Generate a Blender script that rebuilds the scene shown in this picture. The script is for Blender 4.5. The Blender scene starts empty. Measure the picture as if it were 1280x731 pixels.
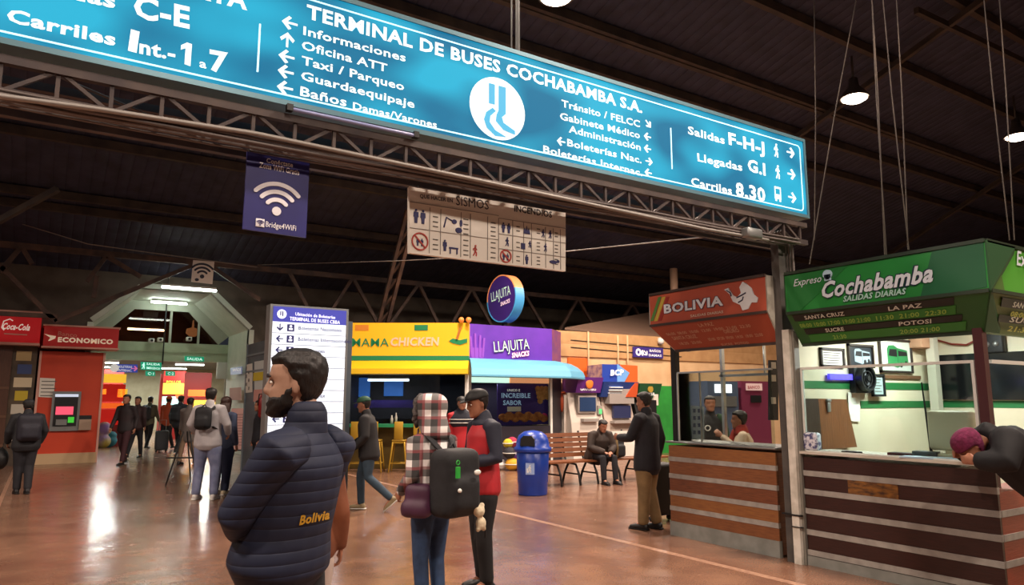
import bpy, bmesh, math, random
from mathutils import Vector, Matrix, Euler
random.seed(7)
S = bpy.context.scene
C = S.collection
PI = math.pi

# ------------------------------------------------------------------ camera, world, exposure
F, CX, CY, CAMH = 900.0, 640.0, 365.5, 1.6
PITCH = math.atan((500 - 365.5) / 900)
YAW = math.radians(32.7)
cam = bpy.data.objects.new('camera', bpy.data.cameras.new('camera'))
C.objects.link(cam)
cam.location = (0, 0, CAMH)
cam.rotation_euler = (PI / 2 + PITCH, 0, -YAW)
cam.data.sensor_width = 36
cam.data.lens = 36 * F / 1280
cam.data.clip_end = 300
cam.data.clip_start = 0.05
S.camera = cam
S.view_settings.view_transform = 'Standard'
S.view_settings.look = 'None'
S.view_settings.gamma = 1
S.view_settings.use_curve_mapping = False
S.view_settings.exposure = 0.0
W = bpy.data.worlds.new('night'); S.world = W
W.use_nodes = True
W.node_tree.nodes['Background'].inputs[0].default_value = (0.55, 0.6, 0.8, 1)
W.node_tree.nodes['Background'].inputs[1].default_value = 0.03

LAMP_W = 500.0            # each high bay lamp
LAMP_COL = (1.0, 0.80, 0.66)
TUBE_COL = (0.92, 1.0, 0.95)

# ------------------------------------------------------------------ measuring the place
cp, sp = math.cos(PITCH), math.sin(PITCH)
FH = Vector((math.sin(YAW), math.cos(YAW), 0)); RT = Vector((math.cos(YAW), -math.sin(YAW), 0))
def ray(px, py):
    u = (px - CX) / F; v = (CY - py) / F
    r = FH * (cp - v * sp) + RT * u
    return Vector((r.x, r.y, sp + v * cp))
EYE = Vector((0, 0, CAMH))
def G(px, py, z=0.0):
    r = ray(px, py); return EYE + r * ((z - CAMH) / r.z)
def PY(px, py, y):
    r = ray(px, py); return EYE + r * (y / r.y)
def PX(px, py, x):
    r = ray(px, py); return EYE + r * (x / r.x)
def D(px, py, d):
    r = ray(px, py); return EYE + r * (d / r.dot(FH))
def XY(v, z=0.0): return Vector((v.x, v.y, z))

class Fr:
    """upright plane: local x runs along it as read, local y goes into it, z up"""
    def __init__(s, o, ux):
        ux = Vector((ux[0], ux[1], 0)).normalized(); uy = Vector((-ux.y, ux.x, 0))
        s.o = Vector((o[0], o[1], 0)); s.ux = ux; s.uy = uy
        s.M = Matrix(((ux.x, uy.x, 0, s.o.x), (ux.y, uy.y, 0, s.o.y), (0, 0, 1, 0), (0, 0, 0, 1)))
    def px(s, px, py, d=0.0):
        r = ray(px, py); t = ((s.o + s.uy * d - EYE).dot(s.uy)) / r.dot(s.uy)
        p = EYE + r * t
        return ((p - s.o).dot(s.ux), p.z)
    def w(s, x, y, z): return s.o + s.ux * x + s.uy * y + Vector((0, 0, z))
def FX(y, x=0.0): return Fr((x, y), (1, 0))
def FY(x, y=0.0): return Fr((x, y), (0, -1))
WORLD = Matrix.Identity(4)

# ------------------------------------------------------------------ materials
def lin(c): return c / 12.92 if c <= .04045 else ((c + .055) / 1.055) ** 2.4
def col(h):
    if isinstance(h, str):
        h = h.lstrip('#'); h = tuple(int(h[i:i + 2], 16) / 255 for i in (0, 2, 4))
    return (lin(h[0]), lin(h[1]), lin(h[2]), 1)
MATS = {}
def mat(name, c, rough=.6, metal=0.0, emit=0.0, c2=None, scale=8.0, stretch=(1, 1, 1), bump=0.0, coat=0.0, detail=4.0, contrast=.3):
    if name in MATS: return MATS[name]
    m = bpy.data.materials.new(name); m.use_nodes = True
    nt = m.node_tree; b = nt.nodes['Principled BSDF']
    b.inputs['Base Color'].default_value = col(c)
    b.inputs['Roughness'].default_value = rough
    b.inputs['Metallic'].default_value = metal
    if coat: b.inputs['Coat Weight'].default_value = coat; b.inputs['Coat Roughness'].default_value = .1
    if emit:
        b.inputs['Emission Color'].default_value = col(c); b.inputs['Emission Strength'].default_value = emit
    if c2 or bump:
        tc = nt.nodes.new('ShaderNodeTexCoord'); mp = nt.nodes.new('ShaderNodeMapping'); no = nt.nodes.new('ShaderNodeTexNoise')
        mp.inputs['Scale'].default_value = stretch
        no.inputs['Scale'].default_value = scale; no.inputs['Detail'].default_value = detail
        nt.links.new(tc.outputs['Object'], mp.inputs['Vector']); nt.links.new(mp.outputs[0], no.inputs['Vector'])
        if c2:
            r = nt.nodes.new('ShaderNodeValToRGB')
            r.color_ramp.elements[0].position = .5 - contrast / 2; r.color_ramp.elements[1].position = .5 + contrast / 2
            r.color_ramp.elements[0].color = col(c); r.color_ramp.elements[1].color = col(c2)
            nt.links.new(no.outputs[0], r.inputs[0]); nt.links.new(r.outputs[0], b.inputs['Base Color'])
        if bump:
            bp = nt.nodes.new('ShaderNodeBump'); bp.inputs['Strength'].default_value = bump; bp.inputs['Distance'].default_value = .02
            nt.links.new(no.outputs[0], bp.inputs['Height']); nt.links.new(bp.outputs[0], b.inputs['Normal'])
    MATS[name] = m
    return m
def wood(name, a, b_, vert=False, rough=.45):
    return mat(name, a, rough, c2=b_, scale=6, stretch=(14, 14, 1.2) if vert else (1.2, 1.2, 14), bump=.15, contrast=.5)
def ribbed(name, c, c2, axis, freq, bump=.6, rough=.6, metal=0.0, c3=None, dist=.03):
    """fabric or sheet with regular ribs along one axis"""
    if name in MATS: return MATS[name]
    m = mat(name, c, rough, metal, c2=c2, scale=3)
    nt = m.node_tree; b = nt.nodes['Principled BSDF']
    tc = nt.nodes.new('ShaderNodeTexCoord'); sx = nt.nodes.new('ShaderNodeSeparateXYZ')
    nt.links.new(tc.outputs['Object'], sx.inputs[0])
    m1 = nt.nodes.new('ShaderNodeMath'); m1.operation = 'MULTIPLY'; m1.inputs[1].default_value = freq * PI
    nt.links.new(sx.outputs[axis], m1.inputs[0])
    m2 = nt.nodes.new('ShaderNodeMath'); m2.operation = 'SINE'; nt.links.new(m1.outputs[0], m2.inputs[0])
    m3 = nt.nodes.new('ShaderNodeMath'); m3.operation = 'ABSOLUTE'; nt.links.new(m2.outputs[0], m3.inputs[0])
    m4 = nt.nodes.new('ShaderNodeMath'); m4.operation = 'POWER'; m4.inputs[1].default_value = .5; nt.links.new(m3.outputs[0], m4.inputs[0])
    bp = nt.nodes.new('ShaderNodeBump'); bp.inputs['Strength'].default_value = bump; bp.inputs['Distance'].default_value = dist
    nt.links.new(m4.outputs[0], bp.inputs['Height']); nt.links.new(bp.outputs[0], b.inputs['Normal'])
    return m
def plaid_mat():
    m = mat('plaid', '#d8d4d2', .85); nt = m.node_tree; b = nt.nodes['Principled BSDF']
    tc = nt.nodes.new('ShaderNodeTexCoord'); sx = nt.nodes.new('ShaderNodeSeparateXYZ'); nt.links.new(tc.outputs['Object'], sx.inputs[0])
    def band(src, freq, lo, hi, ph=0.0):
        a = nt.nodes.new('ShaderNodeMath'); a.operation = 'MULTIPLY_ADD'; a.inputs[1].default_value = freq; a.inputs[2].default_value = ph
        nt.links.new(src, a.inputs[0])
        f = nt.nodes.new('ShaderNodeMath'); f.operation = 'FRACT'; nt.links.new(a.outputs[0], f.inputs[0])
        g = nt.nodes.new('ShaderNodeMath'); g.operation = 'COMPARE'; g.inputs[1].default_value = (lo + hi) / 2; g.inputs[2].default_value = (hi - lo) / 2
        nt.links.new(f.outputs[0], g.inputs[0]); return g.outputs[0]
    ad = nt.nodes.new('ShaderNodeMath'); ad.operation = 'ADD'
    ma = nt.nodes.new('ShaderNodeMath'); ma.operation = 'MULTIPLY'; ma.inputs[1].default_value = .84; mb = nt.nodes.new('ShaderNodeMath'); mb.operation = 'MULTIPLY'; mb.inputs[1].default_value = -.54
    nt.links.new(sx.outputs[0], ma.inputs[0]); nt.links.new(sx.outputs[1], mb.inputs[0]); nt.links.new(ma.outputs[0], ad.inputs[0]); nt.links.new(mb.outputs[0], ad.inputs[1])
    def mix(a, bcol, fac, k):
        x = nt.nodes.new('ShaderNodeMix'); x.data_type = 'RGBA'
        mu = nt.nodes.new('ShaderNodeMath'); mu.operation = 'MULTIPLY'; mu.inputs[1].default_value = k
        nt.links.new(fac, mu.inputs[0]); nt.links.new(mu.outputs[0], x.inputs[0])
        if a is None: x.inputs[6].default_value = col('#e6e2e0')
        else: nt.links.new(a, x.inputs[6])
        x.inputs[7].default_value = col(bcol); return x.outputs[2]
    k1 = band(ad.outputs[0], 8.5, 0, .42); k2 = band(sx.outputs[2], 8.5, 0, .42)
    r1 = band(ad.outputs[0], 8.5, .42, .6); r2 = band(sx.outputs[2], 8.5, .42, .6)
    o = mix(None, '#0c0b10', k1, .8); o = mix(o, '#0c0b10', k2, .8); o = mix(o, '#7a1420', r1, .7); o = mix(o, '#7a1420', r2, .7)
    nt.links.new(o, b.inputs['Base Color'])
    return m
def glass(name, tint='#eef4f2', rough=.02, mixf=.9):
    if name in MATS: return MATS[name]
    m = bpy.data.materials.new(name); m.use_nodes = True; nt = m.node_tree; nt.nodes.clear()
    o = nt.nodes.new('ShaderNodeOutputMaterial'); t = nt.nodes.new('ShaderNodeBsdfTransparent'); g = nt.nodes.new('ShaderNodeBsdfGlossy')
    t.inputs[0].default_value = col(tint); g.inputs['Roughness'].default_value = rough
    f = nt.nodes.new('ShaderNodeFresnel'); f.inputs[0].default_value = 1.45
    x = nt.nodes.new('ShaderNodeMixShader'); nt.links.new(f.outputs[0], x.inputs[0]); nt.links.new(t.outputs[0], x.inputs[1]); nt.links.new(g.outputs[0], x.inputs[2])
    nt.links.new(x.outputs[0], o.inputs[0]); MATS[name] = m
    return m

# ------------------------------------------------------------------ mesh building
class B:
    def __init__(s, M=WORLD): s.bm = bmesh.new(); s.M = M
    def add(s, vs, fs, smooth=False):
        v = [s.bm.verts.new(s.M @ Vector(p)) for p in vs]
        for f in fs:
            try: s.bm.faces.new([v[i] for i in f]).smooth = smooth
            except ValueError: pass
        return s
    def box(s, x0, x1, y0, y1, z0, z1):
        return s.add([(x, y, z) for x in (x0, x1) for y in (y0, y1) for z in (z0, z1)],
                     [(0, 1, 3, 2), (4, 6, 7, 5), (0, 4, 5, 1), (2, 3, 7, 6), (0, 2, 6, 4), (1, 5, 7, 3)])
    def rbox(s, c, size, r=.02, R=None, seg=2):
        t = bmesh.new(); bmesh.ops.create_cube(t, size=1)
        for v in t.verts: v.co = Vector((v.co.x * size[0], v.co.y * size[1], v.co.z * size[2]))
        bmesh.ops.bevel(t, geom=list(t.edges), offset=r, segments=seg, affect='EDGES', profile=.5)
        R = R or Matrix.Identity(3)
        s.bm_from(t, lambda p: R @ p + Vector(c)); return s
    def bm_from(s, t, fn, smooth=True):
        t.verts.index_update(); vs = [fn(v.co) for v in t.verts]; fs = [[v.index for v in f.verts] for f in t.faces]
        t.free(); s.add(vs, fs, smooth)
    def prism(s, pts, d):
        """polygon pts (3D) pushed along d"""
        n = len(pts); d = Vector(d); a = [Vector(p) for p in pts]
        return s.add(a + [p + d for p in a], [tuple(range(n))[::-1], tuple(range(n, 2 * n))] + [(i, (i + 1) % n, n + (i + 1) % n, n + i) for i in range(n)])
    def flat(s, pts2, y0, y1):
        """polygon in the (x,z) plane between two depths"""
        return s.prism([(p[0], y0, p[1]) for p in pts2], (0, y1 - y0, 0))
    def disc(s, c, rx, rz, y0, y1, n=32):
        return s.flat([(c[0] + rx * math.cos(2 * PI * i / n), c[1] + rz * math.sin(2 * PI * i / n)) for i in range(n)], y0, y1)
    def ring(s, c, r0, r1, y0, y1, a0=0., a1=2 * PI, n=28, ez=1.0):
        closed = abs(a1 - a0 - 2 * PI) < 1e-3
        vs = []; k = n if closed else n + 1
        for i in range(k):
            a = a0 + (a1 - a0) * i / n; ca, sa = math.cos(a), math.sin(a) * ez
            for r in (r0, r1):
                for y in (y0, y1): vs.append((c[0] + r * ca, y, c[1] + r * sa))
        fs = []
        for i in range(n):
            p, q = 4 * i, 4 * ((i + 1) % k)
            fs += [(p, p + 2, q + 2, q), (p + 1, q + 1, q + 3, p + 3), (p, q, q + 1, p + 1), (p + 2, p + 3, q + 3, q + 2)]
        if not closed: fs += [(0, 1, 3, 2), (4 * n, 4 * n + 2, 4 * n + 3, 4 * n + 1)]
        return s.add(vs, fs)
    def tube(s, pts, r, n=10, L=None, cap=True):
        """swept tube; r is a radius, or one per point; a radius may be (across, deep) with L the across direction"""
        P = [Vector(p) for p in pts]; m = len(P)
        R = r if isinstance(r, (list, tuple)) and len(r) == m and not (m == 2 and False) else [r] * m
        vs = []; fs = []; prev = None
        rings = []
        for i, p in enumerate(P):
            t = (P[min(i + 1, m - 1)] - P[max(i - 1, 0)])
            if t.length < 1e-9: t = Vector((0, 0, 1))
            t.normalize()
            if L is not None: a = Vector(L) - t * Vector(L).dot(t)
            elif prev is None: a = t.orthogonal()
            else: a = prev - t * prev.dot(t)
            if a.length < 1e-6: a = t.orthogonal()
            a.normalize(); prev = a; b = t.cross(a)
            rr = R[i]; ra, rb = rr if isinstance(rr, (list, tuple)) else (rr, rr)
            rings.append((p, a, b, ra, rb, t))
        if cap:
            p, a, b, ra, rb, t = rings[0]; q = min(ra, rb)
            rings.insert(0, (p - t * q * .45, a, b, ra * .75, rb * .75, t))
            p, a, b, ra, rb, t = rings[-1]; q = min(ra, rb)
            rings.append((p + t * q * .45, a, b, ra * .75, rb * .75, t))
        for (p, a, b, ra, rb, t) in rings:
            for k in range(n):
                an = 2 * PI * k / n; vs.append(p + a * ra * math.cos(an) + b * rb * math.sin(an))
        for i in range(len(rings) - 1):
            for k in range(n):
                k2 = (k + 1) % n; fs.append((i * n + k, i * n + k2, (i + 1) * n + k2, (i + 1) * n + k))
        fs += [tuple(range(n))[::-1], tuple(range((len(rings) - 1) * n, len(rings) * n))]
        return s.add(vs, fs, True)
    def bar(s, p, q, w=.03, h=None):
        p, q = Vector(p), Vector(q); t = (q - p).normalized(); h = h or w
        a = t.cross(Vector((0, 0, 1)))
        if a.length < 1e-4: a = Vector((1, 0, 0))
        a.normalize(); b = a.cross(t)
        vs = [x + a * i * w / 2 + b * j * h / 2 for x in (p, q) for i, j in ((-1, -1), (1, -1), (1, 1), (-1, 1))]
        return s.add(vs, [(3, 2, 1, 0), (4, 5, 6, 7)] + [(i, (i + 1) % 4, 4 + (i + 1) % 4, 4 + i) for i in range(4)])
    def ball(s, c, r, R=None, n=14, f=None):
        t = bmesh.new(); bmesh.ops.create_uvsphere(t, u_segments=n, v_segments=max(6, n * 2 // 3), radius=1)
        rr = r if isinstance(r, (list, tuple)) else (r, r, r); R = R or Matrix.Identity(3); c = Vector(c)
        s.bm_from(t, lambda p: c + R @ Vector((p.x * rr[0], p.y * rr[1], p.z * rr[2]))); return s
    def lathe(s, c, prof, n=24, axis=None):
        c = Vector(c); vs = []; fs = []
        for (r, z) in prof:
            for k in range(n):
                a = 2 * PI * k / n; vs.append(c + Vector((r * math.cos(a), r * math.sin(a), z)))
        m = len(prof)
        for i in range(m - 1):
            for k in range(n):
                k2 = (k + 1) % n; fs.append((i * n + k, i * n + k2, (i + 1) * n + k2, (i + 1) * n + k))
        fs += [tuple(range(n))[::-1], tuple(range((m - 1) * n, m * n))]
        return s.add(vs, fs, True)

ORG = {}
def _props(o, label, cat, group, kind):
    if label: o['label'] = label
    if cat: o['category'] = cat
    if group: o['group'] = group
    if kind: o['kind'] = kind
def thing(name, label, cat, loc, group=None):
    o = bpy.data.objects.new(name, None); o.empty_display_size = .1; C.objects.link(o); o.location = Vector(loc); ORG[o.name] = Vector(loc)
    _props(o, label, cat, group, None); return o
def obj(name, b, m, parent=None, label=None, cat=None, group=None, kind=None, loc=None, vox=0, smooth=4):
    me = bpy.data.meshes.new(name)
    bm = b.bm
    bmesh.ops.recalc_face_normals(bm, faces=list(bm.faces))
    bm.to_mesh(me); bm.free()
    if vox:
        t = bpy.data.objects.new('tmp', me); C.objects.link(t)
        md = t.modifiers.new('r', 'REMESH'); md.mode = 'VOXEL'; md.voxel_size = vox
        if smooth: sm = t.modifiers.new('s', 'SMOOTH'); sm.factor = .5; sm.iterations = smooth
        dg = bpy.context.evaluated_depsgraph_get()
        new = bpy.data.meshes.new_from_object(t.evaluated_get(dg))
        bpy.data.objects.remove(t); bpy.data.meshes.remove(me); me = new; me.name = name
        me.polygons.foreach_set('use_smooth', [True] * len(me.polygons))
    org = ORG[parent.name] if parent else (Vector(loc) if loc is not None else sum(((v.co for v in me.vertices)), Vector()) / max(1, len(me.vertices)))
    if parent is None and loc is None and me.vertices: org = Vector((org.x, org.y, min(v.co.z for v in me.vertices)))
    me.transform(Matrix.Translation(-org))
    o = bpy.data.objects.new(name, me); C.objects.link(o)
    me.materials.clear(); me.materials.append(m)
    if parent: o.parent = parent; ORG[o.name] = org
    else: o.location = org; ORG[o.name] = org
    _props(o, label, cat, group, kind)
    return o
def struct(name, b, m, parent=None):
    return obj(name, b, m, parent, kind='structure' if parent is None else None, loc=(0, 0, 0) if parent is None else None)
def copy_tree(o, loc, label=None, group=None):
    r = o.copy(); C.objects.link(r); r.location = Vector(loc); ORG[r.name] = Vector(loc)
    if label: r['label'] = label
    if group: r['group'] = group
    for ch in list(o.children):
        c = ch.copy(); C.objects.link(c); c.parent = r
        for g in list(ch.children):
            d = g.copy(); C.objects.link(d); d.parent = c
    return r

# ------------------------------------------------------------------ lettering
_fc = {}
def glyphs(text, bold, shear):
    k = (text, bold, shear)
    if k not in _fc:
        cu = bpy.data.curves.new('t', 'FONT'); cu.body = text; cu.size = 1; cu.offset = bold; cu.shear = shear; cu.resolution_u = 2; cu.space_character = 1 + 2.2 * max(bold, 0)
        o = bpy.data.objects.new('t', cu); C.objects.link(o)
        dg = bpy.context.evaluated_depsgraph_get(); me = bpy.data.meshes.new_from_object(o.evaluated_get(dg))
        V = [v.co.copy() for v in me.vertices]; P = [tuple(p.vertices) for p in me.polygons]
        bpy.data.objects.remove(o); bpy.data.curves.remove(cu); bpy.data.meshes.remove(me)
        _fc[k] = (V, P)
    return _fc[k]
def put_text(b, text, p0, p1, h, d=-.004, bold=.02, shear=0.0):
    """letters from p0 to p1 (both (x,z) on the baseline), capitals h tall, lying at local depth d"""
    V, P = glyphs(text, bold, shear)
    if not V: return b
    x0 = min(v.x for v in V); x1 = max(v.x for v in V)
    L = math.hypot(p1[0] - p0[0], p1[1] - p0[1]); sx = L / (x1 - x0); sz = h / .73
    a = math.atan2(p1[1] - p0[1], p1[0] - p0[0]); ca, sa = math.cos(a), math.sin(a)
    return b.add([(p0[0] + (v.x - x0) * sx * ca - v.y * sz * sa, d, p0[1] + (v.x - x0) * sx * sa + v.y * sz * ca) for v in V], P)
def lettering(parent, fr, text, q0, q1, cap, m, d=-.004, bold=.02, shear=0.0, name='lettering', outline=None):
    """q0,q1: where the baseline starts and ends"""
    p0 = fr.px(q0[0], q0[1], d); p1 = fr.px(q1[0], q1[1], d); h = fr.px(q0[0], q0[1] - cap, d)[1] - p0[1]
    if outline:
        b = B(fr.M); put_text(b, text, p0, p1, h, d + .003, bold + .045, shear); obj(name + '_outline', b, outline, parent)
    b = B(fr.M); put_text(b, text, p0, p1, h, d, bold, shear)
    return obj(name, b, m, parent)
def arrow(b, c, size, ang, y0, y1, t=.17):
    s_ = size; pts = [(-.5, -.07), (.15, -.07), (-.12, -.36), (.06, -.46), (.5, 0), (.06, .46), (-.12, .36), (.15, .07), (-.5, .07)]
    ca, sa = math.cos(ang), math.sin(ang)
    return b.flat([(c[0] + s_ * (x * ca - z * sa), c[1] + s_ * (x * sa + z * ca)) for x, z in pts], y0, y1)
def walker(b, c, h, y0, y1, flip=1):
    """small walking figure sign"""
    k = h / 2
    b.disc((c[0] + .05 * k * flip, c[1] + .82 * k), .17 * k, .17 * k, y0, y1, 12)
    def st(pts, w):
        for (p, q) in zip(pts[:-1], pts[1:]):
            dx, dz = q[0] - p[0], q[1] - p[1]; l = math.hypot(dx, dz) or 1; nx, nz = -dz / l * w, dx / l * w
            b.flat([(c[0] + k * flip * (u), c[1] + k * v) for u, v in ((p[0] + nx, p[1] + nz), (q[0] + nx, q[1] + nz), (q[0] - nx, q[1] - nz), (p[0] - nx, p[1] - nz))], y0, y1)
    st([(0, .6), (0, -.1)], .17); st([(0, -.05), (.25, -.45), (.2, -1)], .1); st([(0, -.05), (-.12, -.5), (-.4, -.95)], .1)
    st([(.05, .5), (.35, .1)], .07); st([(-.05, .5), (-.35, .3), (-.42, 0)], .07)
    return b
def standing(b, c, h, y0, y1):
    k = h / 2
    b.disc((c[0], c[1] + .82 * k), .17 * k, .17 * k, y0, y1, 12)
    b.flat([(c[0] + k * u, c[1] + k * v) for u, v in ((-.35, .58), (.35, .58), (.38, -.15), (.26, -.15), (.2, -1), (.03, -1), (0, -.2), (-.03, -1), (-.2, -1), (-.26, -.15), (-.38, -.15))], y0, y1)
    return b

# ------------------------------------------------------------------ common materials
STEEL = mat('painted_steel', '#4a3d38', .6, c2='#33292a', scale=5)
RUSTY = mat('brown_steel', '#5a4236', .65, c2='#3a2b27', scale=4)
DARKM = mat('dark_metal', '#17181a', .45)
GREYM = mat('grey_metal', '#8b8d8c', .4, .6)
BLACK = mat('black', '#0b0b0d', .6)
WHITE = mat('white_paint', '#dcdcd6', .5)
PAPER = mat('paper', '#e8e4da', .8)
GLASS = glass('clear_glass')
ALU = mat('aluminium', '#b8bab8', .35, .7)
SKIN = mat('skin', '#a8745a', .5, c2='#96624a', scale=18)
HAIR = mat('black_hair', '#0d0a0a', .55, c2='#1c1513', scale=60, stretch=(1, 1, .3), bump=.4)

# ================================================================== the hall
YW = 16.4                                      # tan wall of the ticket hall
def roof_z(y): return 8.75 - .26 * (y - 8.5) if y > -3 else 8.75 + .26 * 11.5 - .26 * (-3 - y)

# polished terrazzo floor
fm = mat('terrazzo', '#6c4c3e', .2, c2='#8b6853', scale=2.2, detail=8, contrast=.5)
nt = fm.node_tree; bs = nt.nodes['Principled BSDF']
tc = nt.nodes.new('ShaderNodeTexCoord')
n2 = nt.nodes.new('ShaderNodeTexNoise'); n2.inputs['Scale'].default_value = 70; n2.inputs['Detail'].default_value = 2
nt.links.new(tc.outputs['Object'], n2.inputs['Vector'])
old = bs.inputs['Base Color'].links[0].from_socket
mx = nt.nodes.new('ShaderNodeMix'); mx.data_type = 'RGBA'; mx.blend_type = 'OVERLAY'; mx.inputs[0].default_value = .55
nt.links.new(old, mx.inputs[6]); nt.links.new(n2.outputs[0], mx.inputs[7]); nt.links.new(mx.outputs[2], bs.inputs['Base Color'])
n3 = nt.nodes.new('ShaderNodeTexNoise'); n3.inputs['Scale'].default_value = 3.5; n3.inputs['Detail'].default_value = 3
nt.links.new(tc.outputs['Object'], n3.inputs['Vector'])
bp = nt.nodes.new('ShaderNodeBump'); bp.inputs['Strength'].default_value = .22; bp.inputs['Distance'].default_value = .02
nt.links.new(n3.outputs[0], bp.inputs['Height']); nt.links.new(bp.outputs[0], bs.inputs['Normal'])
rr = nt.nodes.new('ShaderNodeMapRange'); rr.inputs[3].default_value = .12; rr.inputs[4].default_value = .34
nt.links.new(n3.outputs[0], rr.inputs[0]); nt.links.new(rr.outputs[0], bs.inputs['Roughness'])
b = B(); b.box(-14, 30, -8, 60, -.2, 0); struct('floor', b, fm)
SEAM = mat('cement_seam', '#b08a72', .4, c2='#8f6a58', scale=20)
xs = G(800, 682).x
b = B(); b.box(xs - .045, xs + .045, -2, 16, -.01, .002); struct('trim_1', b, SEAM)
b = B(); b.box(-.5, -.44, -2, 22, -.01, .002); struct('trim_2', b, SEAM)

# corrugated roof, ridge parallel to the big sign
RM = ribbed('roof_sheet', '#3b3f56', '#2d3042', 0, 4.2, .9, .75)
b = B()
for y0, y1 in ((-3, 22.62), (-12, -3)):
    z0, z1 = roof_z(y0), roof_z(y1)
    b.prism([(-16, y0, z0), (32, y0, z0), (32, y1, z1), (-16, y1, z1)], (0, 0, .08))
struct('ceiling', b, RM)
DW = mat('dark_wall', '#24232a', .85, c2='#1b1a20')
b = B(); b.box(-14.2, -14, -12, 40, 0, 14); struct('wall_left', b, DW)
b = B(); b.box(30, 30.2, -12, 40, 0, 14); struct('wall_right', b, DW)
b = B(); b.box(-14, 30, -8.2, -8, 0, 14); struct('wall_rear', b, DW)

# roof framing: purlins along x, rafters down the slope, diagonal braces
def roof_at(px, py):
    lo, hi = 1.0, 60.0; r = ray(px, py)
    for _ in range(50):
        m_ = (lo + hi) / 2; p = EYE + r * m_
        if p.z > roof_z(p.y): hi = m_
        else: lo = m_
    return EYE + r * lo
BEAM = mat('roof_beam', '#4a4038', .75, c2='#332d2b', scale=3)
for px, py in ((840, 65), (1120, 72), (1240, 20), (1130, 236), (1090, 150), (186, 252), (245, 193), (190, 268), (560, 20)):
    y = roof_at(px, py).y; z = roof_z(y) - .12
    b = B(); b.box(-13.9, 29.9, y - .06, y + .06, z - .09, z + .09)
    obj('roof_purlin', b, BEAM, label='long brown steel purlin running under the dark corrugated roof', cat='beam', group='purlins under the roof', loc=(8, y, z - .09))
for (a, c) in (((980, 165), (1195, 2)), ((1110, 306), (1280, 190)), ((1160, 0), (1280, 60))):
    p, q = roof_at(*a), roof_at(*c); p.z -= .35; q.z -= .35; e = (q - p) * .6
    b = B(); b.bar(p - e * .2, q + e, .09, .12)
    obj('roof_brace', b, BEAM, label='slanting steel brace crossing the purlins high above the ticket booths', cat='beam', group='slanting roof braces', loc=p)
p, q = D(-40, 297, 13), D(72, 236, 13)
b = B(); b.bar(p, q, .1); obj('roof_strut', b, BEAM, label='short slanting strut rising to the roof above the red soft drink sign', cat='beam', loc=p)
# thin hanger rods near the lit lamp
for i, (a, c, d) in enumerate((((1022, 60), (1018, 300), 9), ((1092, 0), (1108, 318), 8), ((1096, 60), (1106, 318), 8), ((1108, 60), (1136, 312), 8), ((1124, 20), (1135, 312), 8), ((1243, 120), (1262, 300), 8), ((1258, 60), (1268, 300), 8), ((1086, 88), (1012, 330), 8.5))):
    p, q = D(*a, d), D(*c, d); q.z = max(q.z, 3.0)
    p.z = min(max(p.z, 7), roof_z(p.y) - .1)
    b = B(); b.tube([p, (p + q) / 2 + Vector((.03 * (-1) ** i, 0, 0)), q], .007, 6)
    obj('hanger_cable', b, BEAM, label='thin brown cable dropping from the roof to the booth tops', cat='cable', group='cables dropping from the roof', loc=q)

# ------------------------------------------------------------------ high bay lamps
BULB = mat('lamp_glow', '#ffe9d0', emit=14)
LAMPM = mat('lamp_shell', '#6a6460', .4, .6)
def high_bay(p, label, group='high bay lamps under the roof'):
    t = thing('high_bay_lamp', label, 'lamp', p, group)
    b = B(); b.lathe(p, [(.05, .42), (.09, .40), (.11, .22), (.2, .12), (.3, -.02), (.3, -.04), (.27, -.03), (.1, .16), (.03, .2)], 24); obj('reflector', b, LAMPM, t)
    b = B(); b.lathe(p, [(.02, .02), (.2, .0), (.25, -.05), (.17, -.1), (.03, -.12)], 20); obj('bulb', b, BULB, t)
    b = B(); b.tube([p + Vector((0, 0, .4)), Vector((p.x, p.y, roof_z(p.y)))], .025, 8); obj('rod', b, LAMPM, t)
    l = bpy.data.lights.new('lamp_light', 'SPOT'); l.energy = LAMP_W * 4; l.color = LAMP_COL; l.spot_size = math.radians(165); l.spot_blend = .6; l.shadow_soft_size = .28
    o = bpy.data.objects.new('lamp_light', l); C.objects.link(o); o.parent = t; o.location = (0, 0, -.2)
    return t
high_bay(D(1068, 121, 14.4), 'glowing high bay lamp hanging above the two ticket booths')
high_bay(D(695, -6, 10.9), 'glowing high bay lamp above the big blue sign, cut by the top of the photo')
for x, y in ((-3.5, 7.5), (1.5, -2.5), (9.5, -2.5), (19.5, 7.5), (-9, 13), (-3.5, 2), (6, 2), (13.5, 13), (7.5, 12.5)):  # mostly unseen lamps added for fill; last two brighten tan wall and restaurant
    high_bay(Vector((x, y, 8.0 if y < 12 else 7.2)), 'extra high bay lamp added farther along the hall roof for fill light')

# ------------------------------------------------------------------ back wall with tan cladding
wf = FX(YW)
CLAD = ribbed('tan_cladding', '#c49a6a', '#b48a5c', 2, 2.2, .5, .7)
CREAM = mat('cream_wall', '#e2bf92', .75, c2='#d6b084', scale=2)
GREENW = mat('green_wall', '#2f9a3c', .6, c2='#278a35', scale=3)
ORANGE = mat('orange_paint', '#e0621c', .6)
b = B(); b.box(11.5, 29.9, YW, YW + .25, 0, 3.52); struct('wall_back', b, CREAM)
zc = wf.px(780, 448)[1]
b = B(); b.box(11.5, 29.9, YW - .05, YW - .002, zc, 3.55); struct('trim_3', b, CLAD)
b = B(); x0, zg = wf.px(812, 482); b.box(x0, x0 + 5.5, YW - .03, YW - .002, 0, zg); struct('trim_4', b, GREENW)
b = B(); x0, z1 = wf.px(709, 447); x1, _ = wf.px(734, 447); b.box(x0, x1, YW - .04, YW - .002, 0, z1); struct('trim_5', b, ORANGE)
b = B()
for py in (427, 436):
    a = wf.px(712, py - 2); c = wf.px(850, py + 10); b.bar((a[0], YW - .06, a[1]), (c[0], YW - .06, c[1]), .02)
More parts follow.
